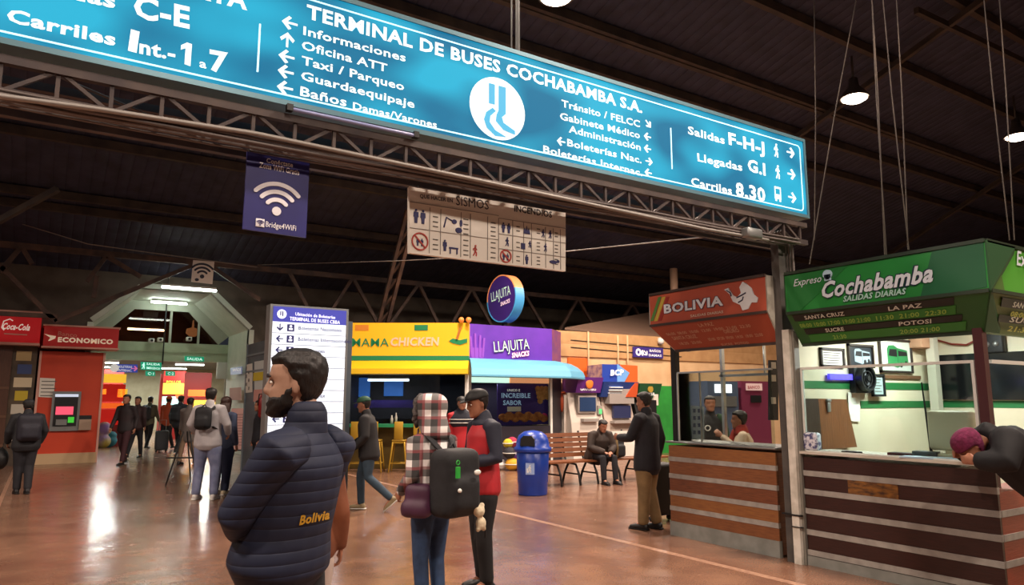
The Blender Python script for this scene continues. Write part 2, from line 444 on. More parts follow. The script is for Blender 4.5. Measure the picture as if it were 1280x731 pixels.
obj('wall_cable', b, DARKM, label='dark cable sagging across the tan cladding above the cash machines', cat='cable')
for px, pa, pb in ((734, 415, 470), (771, 420, 462), (783, 420, 462), (839, 437, 482)):
    x, z0 = wf.px(px, pb); _, z1 = wf.px(px, pa)
    b = B(); b.tube([(x, YW - .07, z0), (x, YW - .07, z1)], .03, 8)
    obj('wall_conduit', b, mat('tan_pipe', '#d8b98e', .6), label='slim painted conduit running down the tan wall', cat='pipe', group='conduits on the tan wall')
# stall roof slab and chimney above the wall
b = B(); p = [PY(706, 412, 16.5), PY(850, 424, 16.5), PY(818, 391, 19.5), PY(735, 408, 19.5)]
b.prism(p, (0, 0, .06)); obj('awning', b, mat('brown_sheet', '#6b5344', .7), label='brown sheet roof sloping up behind the tan wall', cat='awning')
p = PY(843, 372, 17.2); q = PY(843, 336, 17.2)
b = B(); b.lathe((p.x, p.y, 0), [(.13, 3.85), (.13, q.z), (.11, q.z + .01), (.11, q.z - .2)], 16)
obj('vent_pipe', b, mat('pale_pipe', '#c9a98f', .5), label='pale round vent pipe rising behind the orange booth sign', cat='pipe', loc=(p.x, p.y, 3.85))
p = wf.px(822, 427); t = thing('security_camera', 'white dome camera on the tan wall beside the purple sign', 'camera', (p[0], YW - .05, p[1]))
b = B(); b.ball((p[0], YW - .14, p[1]), .1); obj('dome', b, WHITE, t); b = B(); b.box(p[0] - .04, p[0] + .04, YW - .12, YW - .052, p[1] + .05, p[1] + .12); obj('bracket', b, WHITE, t)

# purple pictogram sign on the cladding
def sign_panel(name, label, fr, q, m, depth=.05, cat='sign', frame=None, d=0.0, group=None, fw=.03):
    """box sign from pixel corners tl,tr,br,bl measured on the plane fr at depth d"""
    pts = [fr.px(x, y, d) for x, y in q]
    base = fr.w(pts[3][0], d, min(p[1] for p in pts))
    t = thing(name, label, cat, base, group)
    b = B(fr.M); b.flat(pts, d, d + depth); obj('panel', b, m, t)
    if frame:
        b = B(fr.M)
        for i in range(4):
            a, c = pts[i], pts[(i + 1) % 4]; b.bar((a[0], d + depth / 2 - .01, a[1]), (c[0], d + depth / 2 - .01, c[1]), fw, depth + .02) if abs(a[0] - c[0]) < .02 else b.bar((a[0], d + depth / 2 - .01, a[1]), (c[0], d + depth / 2 - .01, c[1]), depth + .02, fw)
        obj('frame', b, frame, t)
    return t, pts
PURP = mat('violet_sign', '#3a2c78', .4, emit=.25)
WLET = mat('white_letters', '#f2f0ee', .5, emit=.35)
f2 = FX(YW - .12)
t, _ = sign_panel('pictogram_sign', 'small violet sign with white symbols on the tan wall cladding', f2, [(792, 433), (829, 435), (829, 448), (792, 446)], PURP)
b = B(f2.M); c = f2.px(798, 440); b.ring(c, .05, .11, -.006, 0); c = f2.px(807, 441); arrow(b, c, .2, -.8, -.006, 0); c = f2.px(803, 441); b.disc(c, .05, .09, -.006, 0, 12); obj('symbol', b, WLET, t)
lettering(t, f2, 'BAÑOS', (812, 439.5), (826, 440.5), 3, WLET); lettering(t, f2, 'DAMAS', (811, 445), (827, 446), 3, WLET)

# ------------------------------------------------------------------ back truss
def truss(name, label, fr_y, x0, x1, z0, z1, nodes, m, w=.12, slope=0.0):
    t = thing(name, label, 'truss', (x0, fr_y, z0))
    for z in (z0, z1):
        b = B(); b.box(x0, x1, fr_y - w / 2, fr_y + w / 2, z - w / 2, z + w / 2); obj('chord', b, m, t)
    for i in range(len(nodes) - 1):
        (xa, za), (xb, zb) = nodes[i], nodes[i + 1]
        b = B(); b.bar((xa, fr_y, za), (xb, fr_y, zb), w * .8); obj('web_bar', b, m, t)
    return t
ty = 20.0; zt = 5.15; zb = 3.55
TX = lambda px, py: (PY(px, py, ty).x, PY(px, py, ty).z)
t = thing('roof_truss', 'long brown lattice truss spanning behind the storefronts and above the bank kiosk', 'truss', (-12, ty, zb))
b = B(); b.box(-12, 27, ty - .06, ty + .06, zt - .07, zt + .07); obj('chord', b, RUSTY, t)
xq = TX(400, 400)[0]; b = B(); b.box(xq, 27, ty - .05, ty + .05, zb - .05, zb + .05); obj('chord', b, RUSTY, t)
b = B(); b.box(-12, TX(72, 400)[0], ty - .05, ty + .05, zb - .05, zb + .05); obj('chord', b, RUSTY, t)
segs = [((-70, 345), (-30, 300)), ((-30, 300), (70, 402)), ((0, 340), (27, 308)), ((27, 308), (40, 330)), ((240, 332), (68, 402)), ((133, 320), (109, 352)), ((133, 320), (176, 346)), ((121, 345), (117, 372)), ((267, 335), (325, 375))]
pxs = [360, 400, 440, 480, 523, 556, 589, 624, 655, 690, 722, 755, 790, 820, 850]
for i in range(len(pxs) - 1):
    xa, xb = PY(pxs[i], 370, ty).x, PY(pxs[i + 1], 370, ty).x; za, zc_ = (zt, zb) if i % 2 == 0 else (zb, zt)
    b = B(); b.bar((xa, ty, za), (xb, ty, zc_), .09); obj('web_bar', b, RUSTY, t)
for a, c in segs:
    a, c = TX(*a), TX(*c); b = B(); b.bar((a[0], ty, min(a[1], zt)), (c[0], ty, min(c[1], zt)), .1); obj('web_bar', b, RUSTY, t)
# leaning lattice leg beside the pictogram board
t = thing('lattice_leg', 'leaning lattice roof leg rising behind the earthquake notice board', 'column', D(478, 405, 19))
for dx in (-6, 5):
    p, q = D(478 + dx, 408, 19), D(515 + dx, 262, 17.5); b = B(); b.bar(p, q, .09); obj('chord', b, RUSTY, t)
for i in range(7):
    u, v = i / 7, (i + 1) / 7; a = D(472 + 37 * u, 408 - 146 * u, 19 - 1.5 * u); c = D(483 + 37 * v, 408 - 146 * v, 19 - 1.5 * v)
    b = B(); b.bar(a, c, .05); obj('web_bar', b, RUSTY, t)
# thin wires
def wire(name, pts, r, m, label, group=None):
    b = B(); b.tube(pts, r, 6); return obj(name, b, m, label=label, cat='cable', group=group, loc=pts[0])
WIREM = mat('pale_wire', '#9a9088', .6)
wire('span_wire', [roof_at(28, 280), D(110, 305, 17), PY(322, 334, 19.95)], .012, WIREM, 'thin pale wire drooping across the dark roof above the bank kiosk')
wire('stay_wire', [PY(322, 331, 19.95), PY(500, 326, 14), PY(700, 315, 9), PY(885, 296, 4.95)], .008, WIREM, 'thin wire stretched under the white notice board towards the truss end')
b = B(); b.tube([D(540, 316, 7), D(536, 400, 7)], .006, 6)

# ------------------------------------------------------------------ arch wall, portal and corridor
y1, y2 = 22.5, 25.4
GW = mat('gable_wall', '#6e6459', .8, c2='#5c5349', scale=2)
PORT = mat('portal_white', '#e2e8d8', .6, c2='#d4dccb', scale=2)
f1 = FX(y1); fi = FX(y2)
oR = f1.px(308, 412); oT2 = f1.px(264, 371); oT1 = f1.px(178, 363); oL = f1.px(128, 408)
oR = (5.02, oR[1]); 
oT2 = (oT2[0], 4.72); oT1 = (oT1[0], 4.72); oL = (oT1[0] - (oR[0] - oT2[0]), oR[1])
outer = [(oR[0], 0), oR, oT2, oT1, oL, (oL[0], 0)]
b = B()
zz = roof_z(y1) + .05
poly = [(-13.9, 0), (-13.9, zz), (29.9, zz), (29.9, 0)] + outer
b.flat([(29.9, 0), (29.9, zz), (-13.9, zz), (-13.9, 0), (oL[0], 0), oL, oT1, oT2, oR, (oR[0], 0)], y1, y1 + .2)
struct('wall_far', b, GW)
# tunnel lining of the portal
b = B()
for a, c in zip(outer[:-1], outer[1:]):
    dx, dz = c[0] - a[0], c[1] - a[1]; l = math.hypot(dx, dz); n = (dz / l * .14, -dx / l * .14)
    b.flat([a, c, (c[0] + n[0], c[1] + n[1]), (a[0] + n[0], a[1] + n[1])], y1 - .04, y2)
struct('wall_portal', b, PORT)
# inner end: frame, trapezoid window, lintel
PORT2 = mat('portal_frame', '#a9ac9c', .6)
inn = [(oR[0], 0), oR, oT2, oT1, oL, (oL[0], 0)]
w1, w2, w3, w4 = (2.2, fi.px(163, 386)[1]), fi.px(236, 390), fi.px(273, 430), (oL[0] + .25, 3.42)
w1 = (w4[0] + (w3[0] - w2[0]), w2[1]); w3 = (w3[0], w4[1])
zl = fi.px(200, 451)[1]
b = B()
b.flat([oL, oT1, w1, w4], y2, y2 + .15); b.flat([oT1, oT2, w2, w1], y2, y2 + .15); b.flat([oT2, oR, w3, w2], y2, y2 + .15)
struct('wall_upper', b, PORT2)
GRB = mat('greenish_white', '#b7c3a6', .6, c2='#a9b699', scale=2)
b = B(); b.box(oL[0], oR[0], y2 - .02, y2 + .2, zl, w4[1]); b.box(oL[0], oR[0], y2 - .06, y2 + .2, w4[1] - .3, w4[1] - .27); struct('wall_lintel', b, GRB)
b = B(); b.flat([w1, w2, w3, w4], y2 + .05, y2 + .07); obj('window_1', b, glass('dim_glass', '#b8a08c'), kind='structure', loc=(0, 0, 0))
b = B()
for x in (3.2, 4.05): b.box(x, x + .07, y2 + .03, y2 + .11, w4[1], w1[1])
struct('trim_6', b, PORT2)
b = B(); x = fi.px(205, 420)[0]; b.tube([(x, y2 - .1, zl - .1), (x, y2 - .1, w1[1] + .3)], .02, 6); obj('drop_pipe', b, DARKM, label='thin dark pipe hanging in front of the upper window of the passage', cat='pipe')
BRW = mat('brown_room', '#7a4c38', .8, c2='#5d3a2c', scale=1.5)
b = B(); b.box(oL[0], oR[0], y2 + 3, y2 + 3.1, 3.2, 5); b.box(oL[0], oR[0], y2, y2 + 3, 4.95, 5.0); b.box(oL[0], oR[0], y2 + .2, y2 + 3, 3.15, 3.2); struct('wall_mezzanine', b, BRW)
# passage beyond
PASS = mat('passage_wall', '#b3a98c', .7, c2='#a09678', scale=2)
CPX0, CPX1, CPE = -2.2, 9.5, 44.0
b = B(); b.box(CPX0 - .2, CPX0, y2 + .2, CPE, 0, 3.3); struct('wall_passage_left', b, PASS)
b = B(); b.box(CPX1, CPX1 + .2, y2 + .2, CPE, 0, 3.3); struct('wall_passage_right', b, PASS)
b = B(); b.box(CPX0, CPX1, CPE, CPE + .2, 0, 3.3); struct('wall_passage_end', b, PASS)
b = B(); b.box(CPX0, CPX1, y2 + 3.2, CPE, 3.3, 3.4); struct('ceiling_passage', b, mat('passage_ceiling', '#6a6a62', .7))
b = B(); b.box(CPX0, oL[0] + .02, y2 + .15, y2 + .3, 0, 3.3); b.box(oR[0], CPX1, y2 + .15, y2 + .3, 0, 3.3); struct('wall_jamb', b, PASS)

TUBE = mat('tube_glow', '#f2fff8', emit=7); TUBEB = mat('tube_bright', '#f0fff4', emit=35); TUBEC = mat('tube_soft', '#f0fff4', emit=28)
def tube_lamp(p, L, ux, label, group=None, energy=40, m=None, hang=None):
    ux = Vector(ux).normalized(); t = thing('tube_lamp', label, 'lamp', p, group)
    a, c = p - ux * L / 2, p + ux * L / 2
    b = B(); b.tube([a, c], .03, 8); obj('tube', b, m or TUBE, t)
    b = B(); b.bar(a + Vector((0, 0, .06)), c + Vector((0, 0, .06)), .09, .05); obj('housing', b, WHITE, t)
    if hang:
        for q in (a, c): q = q * .8 + p * .2; b = B(); b.tube([q + Vector((0, 0, .08)), Vector((q.x, q.y, hang))], .008, 6); obj('hanger', b, DARKM, t)
    if energy:
        l = bpy.data.lights.new('tube_light', 'AREA'); l.shape = 'RECTANGLE'; l.size = L; l.size_y = .12
        l.energy = energy; l.color = TUBE_COL
        o = bpy.data.objects.new('tube_light', l); C.objects.link(o); o.parent = t; o.location = (0, 0, -.06)
        o.rotation_euler = (0, 0, math.atan2(ux.y, ux.x))
    return t
p = PY(237, 361, 21.0)
tube_lamp(p, 1.35, (1, 0, 0), 'bright white tube lamp hanging above the passage entrance', None, 0, TUBEC, hang=roof_z(21.0) + .02)
for y in (29.2, 32, 36, 41):
    for x in (2.0, 5.5): tube_lamp(Vector((x, y, 3.21)), 1.2, (1, 0, 0), 'tube lamp on the passage ceiling', 'tube lamps in the passage', 170)
p = PY(183, 412, y2 + 1.6)
tube_lamp(p, 1.1, (1, 0, 0), 'slim tube lamp seen through the upper window of the passage', None, 0, TUBEB)
p = PY(201, 369, y1 + 1.3)
tube_lamp(Vector((3.05, y1 + 2.2, 4.62)), 1.0, (1, 0, 0), 'pale tube lamp under the top of the passage arch', None, 0, TUBEB)
b = B(); q = PY(241, 413, y2 + 1.2); b.lathe(q, [(.02, .35), (.04, .1), (.2, .05), (.22, -.1), (.1, -.2), (.02, -.22)], 20); obj('globe_lamp', b, mat('globe_glow', '#f0c8a0', emit=.7), label='round globe lamp behind the upper window', cat='lamp')
# little cameras on the lintel
for px, py in ((189, 428), (200, 427), (236, 426)):
    q = PY(px, py, y2 - .2); t = thing('lintel_camera', 'small white camera box on the pale lintel above the passage', 'camera', q, 'cameras on the lintel')
    b = B(); b.rbox((q.x, q.y, q.z + .06), (.16, .22, .13), .02); obj('body', b, WHITE, t); b = B(); b.disc((q.x, q.z + .06), .04, .04, q.y - .13, q.y - .1, 12); obj('lens', b, BLACK, t)

# hanging signs inside the passage
GRN = mat('green_sign', '#0f8f6c', emit=.75)
BLU = mat('blue_sign', '#2c3f96', emit=.7)
fz = FX(y2 - .5)
t, _ = sign_panel('direction_sign', 'violet-blue rounded direction sign with red arrow hanging at the passage mouth', fz, [(141, 455), (172, 455.5), (172, 465.5), (141, 465)], BLU)
b = B(fz.M); b.disc(fz.px(143, 460), .12, .12, -.012, -.002); obj('emblem', b, WLET, t)
b = B(fz.M); arrow(b, fz.px(168, 460.5), .18, 0, -.012, -.002); obj('arrow', b, mat('pink_arrow', '#e070a0', emit=.6), t)
lettering(t, fz, 'BOLETERIAS', (148, 459.5), (165, 460), 3, WLET); lettering(t, fz, 'INTERNAC.', (148, 464), (165, 464.5), 3, WLET)
GLT = mat('pale_green_letters', '#d8fff0', emit=.8)
for i, (q, tx, lb) in enumerate((([(176, 452), (202, 453), (202, 463), (176, 462)], ('SALIDA', 'EMERGENCIA'), 'larger green two line sign hanging beside the violet direction sign'),
                 ([(182, 463.5), (194, 464), (194, 470), (182, 469.5)], ('C·1',), 'small green lane sign under the larger green sign'),
                 ([(207, 463.5), (219, 464), (219, 470), (207, 469.5)], ('C·2',), 'small green lane sign standing apart, nearer the pale jamb'),
                 ([(231, 445), (255, 446), (255, 452), (231, 451)], ('SALIDA',), 'narrow green sign on the pale lintel near the white portal wall'))):
    ff = fz if i < 3 else FX(y2 - .1)
    t, _ = sign_panel('lane_sign', lb, ff, q, GRN)
    (x0, ya), (x1, yb) = q[3], q[2]
    n = len(tx); hh = (q[3][1] - q[0][1]) / n
    for j, s_ in enumerate(tx):
        lettering(t, ff, s_, (x0 + (7 if i == 0 else 2.5), ya - hh * (n - 1 - j) - hh * .22), (x1 - 2, yb - hh * (n - 1 - j) - hh * .22), hh * .55, GLT)
    if i == 0:
        b = B(ff.M); walker(b, ff.px(179.5, 457), .2, -.012, -.002); obj('symbol', b, GLT, t)
# blue plate on the portal's white wall
ff = FY(oR[0] - .16)
t, _ = sign_panel('wall_plate', 'small dark blue plate on the white portal wall', ff, [(288, 460), (302, 458), (302, 467), (288, 468.5)], mat('blue_plate', '#1d3c86', .4, emit=.15), .02, d=-.02)
lettering(t, ff, 'BAÑOS', (291, 464), (301, 463), 3, WLET, d=-.026)
t, _ = sign_panel('pink_notice', 'pinkish paper notice low on the white portal wall', ff, [(287, 485), (301, 484), (301, 500), (287, 500)], mat('pink_paper', '#dca79c', .8), .01, d=-.015)
b = B(); q = PY(277, 463, y2 - .1); b.rbox(q, (.32, .12, .55), .02); obj('switch_cabinet', b, WHITE, label='narrow white box on the jamb under the pale lintel', cat='box')

# food stalls glowing inside the passage
REDL = mat('red_light', '#c81e16', emit=.5); YELL = mat('yellow_light', '#ffc83c', emit=.8); ORL = mat('orange_light', '#f0641e', emit=.8)
def stall(name, label, x0, x1, y, rows):
    t = thing(name, label, 'stall', (x0, y, 0))
    b = B(); b.box(x0, x1, y + .1, y + 1.2, 0, 1.0); obj('counter', b, mat('stall_red', '#8c1c18', .5), t)
    b = B(); b.box(x0, x1, y + 1.0, y + 1.2, 1.0, 2.7); obj('back_panel', b, mat('stall_red', '#8c1c18', .5), t)
    for (xa, xb, za, zb_, m, nm) in rows:
        b = B(); b.box(x0 + xa, x0 + xb, y - .02, y + .1, za, zb_); obj(nm, b, m, t)
    return t
a = PY(122, 470, 28.8).x; c = PY(158, 470, 28.8).x
stall('snack_stall', 'glowing red and yellow snack stall behind the bank kiosk edge', a, c, 28.8,
      [(0, c - a, 2.2, 2.5, YELL, 'lit_header'), (0, c - a, 1.55, 2.15, REDL, 'lit_board'), (0, c - a, 1.32, 1.5, ORL, 'lit_strip'), (0, c - a, .75, 1.28, REDL, 'lit_front'),
       (.1, .3, 1.8, 1.98, YELL, 'menu_card'), (.65, .95, 1.7, 1.98, YELL, 'menu_card')])
a = PY(205, 470, 33).x; c = PY(248, 470, 33).x
t = stall('grill_stall', 'far glowing stall with red sign over bright yellow board', a, c, 33,
      [(0, c - a - .5, 2.35, 2.8, REDL, 'lit_sign'), (0, c - a, 1.85, 2.3, YELL, 'lit_board'), (.5, c - a, 1.65, 1.82, ORL, 'lit_strip'), (0, .9, 1.2, 1.75, mat('teal_light', '#9fd0c8', emit=.8), 'lit_case')])
lettering(t, FX(33 - .03), 'POLLOS', (208, 479), (226, 479), 3.5, YELL)
a = PY(233, 490, 31).x
stall('drinks_stall', 'small orange lit stall front near the man in the light hoodie', a, a + 1.0, 30.5, [(0, 1.0, 1.75, 2.0, ORL, 'lit_strip'), (0, 1.0, 1.2, 1.6, YELL, 'lit_board')])

# ------------------------------------------------------------------ small white wi-fi sign on the truss
fw_ = FX(19.912)
def wifi(b, c, r, y0, y1, dot=True, n=3):
    if dot: b.disc(c, r * .16, r * .16, y0, y1, 20)
    for k in range(n):
        R_ = r * (.42 + .29 * k); w = r * .075
        b.ring(c, R_ - w, R_ + w, y0, y1, PI / 2 - .85, PI / 2 + .85, 20)
        for s_ in (-1, 1):
            a = PI / 2 + s_ * .85; b.disc((c[0] + R_ * math.cos(a), c[1] + R_ * math.sin(a)), w, w, y0 - .0005, y1, 12)
t, pts = sign_panel('wifi_plate', 'small white wi-fi plate hanging on the brown truss above the tube lamp', fw_, [(241.5, 325), (268, 327), (265.5, 355), (239, 352)], mat('cream_plate', '#f2e8de', .6), .03)
b = B(fw_.M); c = fw_.px(252.5, 345.5); wifi(b, c, .33, -.01, 0); obj('symbol', b, mat('dark_navy', '#1c1a33', .5), t)
b = B(fw_.M); c = fw_.px(246, 349.5); b.disc(c, .05, .04, -.01, 0, 12); obj('dot', b, mat('dark_navy', '#1c1a33', .5), t)

# ================================================================== big blue direction sign and its truss
SY = 4.6
fs = FX(SY)
CYAN = mat('sign_cyan', '#1fa3cf', emit=.0)
nt = CYAN.node_tree; bs = nt.nodes['Principled BSDF']
# backlit acrylic: uneven glow painted into the emission by a noise ramp
tc = nt.nodes.new('ShaderNodeTexCoord'); no = nt.nodes.new('ShaderNodeTexNoise'); no.inputs['Scale'].default_value = 1.3; no.inputs['Detail'].default_value = 1
mpn = nt.nodes.new('ShaderNodeMapping'); mpn.inputs['Scale'].default_value = (1.0, 1, 1.8)
nt.links.new(tc.outputs['Object'], mpn.inputs[0]); nt.links.new(mpn.outputs[0], no.inputs['Vector'])
cr = nt.nodes.new('ShaderNodeValToRGB'); cr.color_ramp.elements[0].position = .36; cr.color_ramp.elements[1].position = .64
cr.color_ramp.elements[0].color = col('#14749c'); cr.color_ramp.elements[1].color = col('#28b6da')
nt.links.new(no.outputs[0], cr.inputs[0]); nt.links.new(cr.outputs[0], bs.inputs['Emission Color']); bs.inputs['Emission Strength'].default_value = 1.0
bs.inputs['Base Color'].default_value = col('#062634'); bs.inputs['Roughness'].default_value = .75; bs.inputs['Specular IOR Level'].default_value = .2
LIT = mat('lit_letters', '#d6e8ea', emit=.55)
LITB = mat('lit_border', '#bdf4ff', emit=.6)
xr = fs.px(1006, 225)[0]; xl = -2.6; zt_, zb_ = 4.37, 3.555
t = thing('direction_lightbox', 'long glowing cyan direction sign with white lettering on the steel truss', 'sign', (xl, SY, zb_))
b = B(fs.M); b.box(xl, xr, 0, .22, zb_, zt_); obj('panel', b, CYAN, t)
FR = mat('sign_frame', '#5b7f8c', .4, .4)
b = B(fs.M)
for (x0, x1, z0, z1) in ((xl - .03, xr + .03, zt_, zt_ + .035), (xl - .03, xr + .03, zb_ - .035, zb_), (xr, xr + .03, zb_, zt_), (xl - .03, xl, zb_, zt_)): b.box(x0, x1, -.012, .23, z0, z1)
obj('frame', b, FR, t)
a = fs.px(224, 78); w1_ = fs.px(242, 82)[0] - a[0]; h1_ = fs.px(224, 50)[1] - a[1]; b = B(fs.M)
b.flat([(a[0] + w1_ * u, a[1] + h1_ * v - .012 * u) for u, v in ((.36, 0), (.78, 0), (.78, 1), (.44, 1), (.04, .78), (.04, .58), (.36, .72))], -.006, 0); obj('lettering', b, LIT, t)
b = B(fs.M); m_ = .055; w_ = .011
for (x0, x1, z0, z1) in ((xl + m_, xr - m_ - .05, zt_ - m_ - w_, zt_ - m_), (xl + m_, xr - m_ - .05, zb_ + .03, zb_ + .03 + w_), (xr - m_ - w_, xr - m_, zb_ + .03 + .05, zt_ - m_ - .05)): b.box(x0, x1, -.006, 0, z0, z1)
for cz, a0 in ((zt_ - m_ - .05, 0), (zb_ + .03 + .05, -PI / 2)): b.ring((xr - m_ - .05, cz), .05 - w_, .05, -.006, 0, a0, a0 + PI / 2, 8)
for px in (325, 838):
    (xa, za), (xb, zb2) = fs.px(px, 30 if px < 400 else 160), fs.px(px, 91 if px < 400 else 211)
    b.box(xa - .006, xa + .006, -.006, 0, zb2, za)
obj('border_line', b, LITB, t)
TXT = [('PUERTA', (175, -21), (309, 12), 24), ('Salidas', (20, -17), (144, 10), 19), ('C-E', (167, 20), (237, 35), 28), ('Carriles', (8, 26), (144, 57), 17),
       ('I', (160, 62), (171, 65), 27), ('nt.-', (174, 66), (219, 75), 18), ('a', (249, 83.5), (258, 85.5), 11), ('7', (262, 87), (285, 91), 26),
       ('TERMINAL DE BUSES COCHABAMBA S.A.', (383, 22), (803, 141), 17.5),
       ('Informaciones', (379, 43), (507, 77), 11), ('Oficina ATT', (377, 61), (484, 90), 11), ('Taxi / Parqueo', (377, 80), (505, 113), 11), ('Guardaequipaje', (376, 99), (518, 135), 11),
       ('Baños', (375, 119), (433, 133), 12), ('Damas/Varones', (441, 136), (546, 160), 9),
       ('Tránsito / FELCC', (702, 133), (800, 159), 9), ('Gabinete Médico', (700, 149), (800, 173), 9), ('Administración', (711, 165), (801, 188), 9), ('Boleterías Nac.', (709, 182), (802, 204), 9), ('Boleterías Internac.', (679, 190), (803, 220), 9),
       ('Salidas', (860, 167), (906, 180), 10), ('F-H-J', (911, 180), (956, 192), 15), ('Llegadas', (872, 201), (928, 213.5), 10), ('G.I', (935, 213), (957, 219), 15), ('Carriles', (864, 231), (915, 243), 10),
       ('8', (920, 244), (930, 246.5), 17), ('a', (931, 247), (936, 248), 6), ('30', (937, 247.5), (957, 252), 17)]
for (s_, q0, q1, cap, *bo) in TXT: lettering(t, fs, s_, q0, q1, cap, LIT, d=-.005, bold=bo[0] if bo else (.035 if cap > 12 else .024))
def arr(px, py, sz, a): b = B(fs.M); arrow(b, fs.px(px, py), sz, a, -.006, 0); obj('arrow', b, LIT, t)
for (px, py, a) in ((362, 29, PI), (359, 50, PI / 2), (358, 71, PI), (357, 90, PI), (356, 110, PI)): arr(px, py, .105, a)
for (px, py, a) in ((810, 155, -PI / 4), (809, 171, PI), (809, 186, PI), (701, 177, PI), (811, 202, 0), (810, 216, PI)): arr(px, py, .085, a)
for (px, py) in ((988, 191), (989, 218), (990, 247)): arr(px, py, .13, 0)
for q in ((970, 188), (972, 215)): b = B(fs.M); walker(b, fs.px(*q), .15, -.006, 0); obj('symbol', b, LIT, t)
b = B(fs.M)
c = fs.px(972, 243); b.box(c[0] - .05, c[0] + .05, -.006, 0, c[1] + .06, c[1] + .08); b.box(c[0] - .05, c[0] - .037, -.006, 0, c[1] - .04, c[1] + .06); b.box(c[0] + .037, c[0] + .05, -.006, 0, c[1] - .04, c[1] + .06); b.box(c[0] - .05, c[0] + .05, -.006, 0, c[1] - .05, c[1])
for s_ in (-1, 1): b.box(c[0] + s_ * .032 - .012, c[0] + s_ * .032 + .012, -.006, 0, c[1] - .075, c[1] - .05)
obj('symbol', b, LIT, t)
c = fs.px(622, 136); R_ = abs(fs.px(655, 144)[0] - c[0]) * 1.02
b = B(fs.M); b.disc(c, R_, R_ * 1.0, -.006, 0, 40); lg = obj('emblem', b, LIT, t)
b = B(fs.M)
RD = mat('emblem_blue', '#2b8fb8', emit=.9)
def lp(u, v): return (c[0] + R_ * u, c[1] + R_ * v)
b.flat([lp(-.33, .75), lp(-.12, .75), lp(-.12, .1), lp(-.33, .1)], -.009, -.007)
b.flat([lp(.02, .75), lp(.28, .75), lp(.28, -.12), lp(.14, -.25), lp(.2, -.42), lp(.62, -.6), lp(.62, -.92 + .2), lp(.2, -.65), lp(-.08, -.42), lp(-.05, -.2), lp(.02, -.05)], -.009, -.007)
b.flat([lp(-.2, -.02), lp(-.08, -.1), lp(-.28, -.3), lp(-.3, -.5), lp(-.1, -.72), lp(.3, -.86), lp(-.1, -.9), lp(-.4, -.7), lp(-.5, -.45), lp(-.42, -.2)], -.009, -.007)
obj('road_mark', b, RD, lg)

# truss carrying it
t = thing('sign_truss', 'dark steel truss carrying the cyan direction sign', 'truss', (6.5, SY + .1, 3.2))
for dy in (.02, .34):
    for z in (3.45, 3.26):
        b = B(); b.box(-4, 6.72, SY + dy, SY + dy + .05, z - .025, z + .025); obj('chord', b, STEEL, t)
xs_ = [PY(px, 230, SY).x for px in (682, 730)]; st = .268
k = 0; x = 6.62
while x > -3.4:
    b = B(); b.bar((x, SY + .045, 3.26), (x, SY + .045, 3.45), .022); obj('web_bar', b, STEEL, t)
    x2 = x - st
    b = B()
    if k % 2: b.bar((x, SY + .045, 3.45), (x2, SY + .045, 3.26), .022)
    else: b.bar((x, SY + .045, 3.26), (x2, SY + .045, 3.45), .022)
    obj('web_bar', b, STEEL, t)
    x = x2; k += 1
b = B(); p = D(648, 66, 6.7); b.tube([(PY(647, 66, SY + .12).x, SY + .12, 4.38), (PY(647, 66, SY + .12).x, SY + .12, 7.6)], .02, 8); b.tube([(PY(641, 66, SY + .12).x, SY + .14, 4.38), (PY(641, 66, SY + .12).x, SY + .14, 7.6)], .007, 6)
obj('hanger_pole', b, GREYM, label='grey hanger pole holding the cyan sign from the roof', cat='pole')
# cables and pipe on the truss
CB = mat('cable_grey', '#5c5350', .6)
rnd = random.Random(3)
for i in range(7):
    pts = []; z0 = 3.265 - .006 * i; yy = SY + .0 + .05 * (i % 5)
    for j in range(15):
        x = -3.6 + j * .725; pts.append((x, yy + rnd.uniform(-.01, .01), z0 + rnd.uniform(-.012, .01)))
    wire('truss_cable', pts, .009 + .003 * (i % 2), CB, 'grey cable tied along the lower side of the sign truss', 'cables along the sign truss')
pts = [PY(px, py, SY - .02) for px, py in ((-200, 100), (0, 120), (120, 136), (320, 167), (540, 213), (700, 247), (880, 286), (960, 300))]
wire('conduit_pipe', pts, .016, mat('pale_conduit', '#8f8a85', .5, .3), 'pale conduit pipe running under the sign truss')
pts = [PY(px, py, SY + .3) for px, py in ((-120, 60), (60, 90), (200, 150), (330, 178), (470, 200))]
wire('loose_cable', pts, .008, CB, 'thin loose cable crossing the truss near the row of lane letters')
b = B(); p = PY(940, 292, SY - .06); b.rbox(p, (.22, .1, .1), .02); obj('junction_box', b, GREYM, label='small grey junction box on the truss end above the orange booth', cat='box')
pa_, pb_ = PY(362, 139, SY - .02), PY(520, 169, SY - .02); pa_.z = pb_.z = zb_ - .06
t = thing('tube_lamp', 'unlit spare tube lamp fixed under the cyan sign frame', 'lamp', (pa_ + pb_) / 2)
b = B(); b.tube([pa_, pb_], .014, 8); obj('tube', b, mat('lavender_tube', '#8f97c4', .3), t)
for p in (pa_, pb_): b = B(); b.box(p.x - .02, p.x + .02, p.y - .015, p.y + .03, p.z - .015, zb_ - .03); obj('holder', b, DARKM, t)

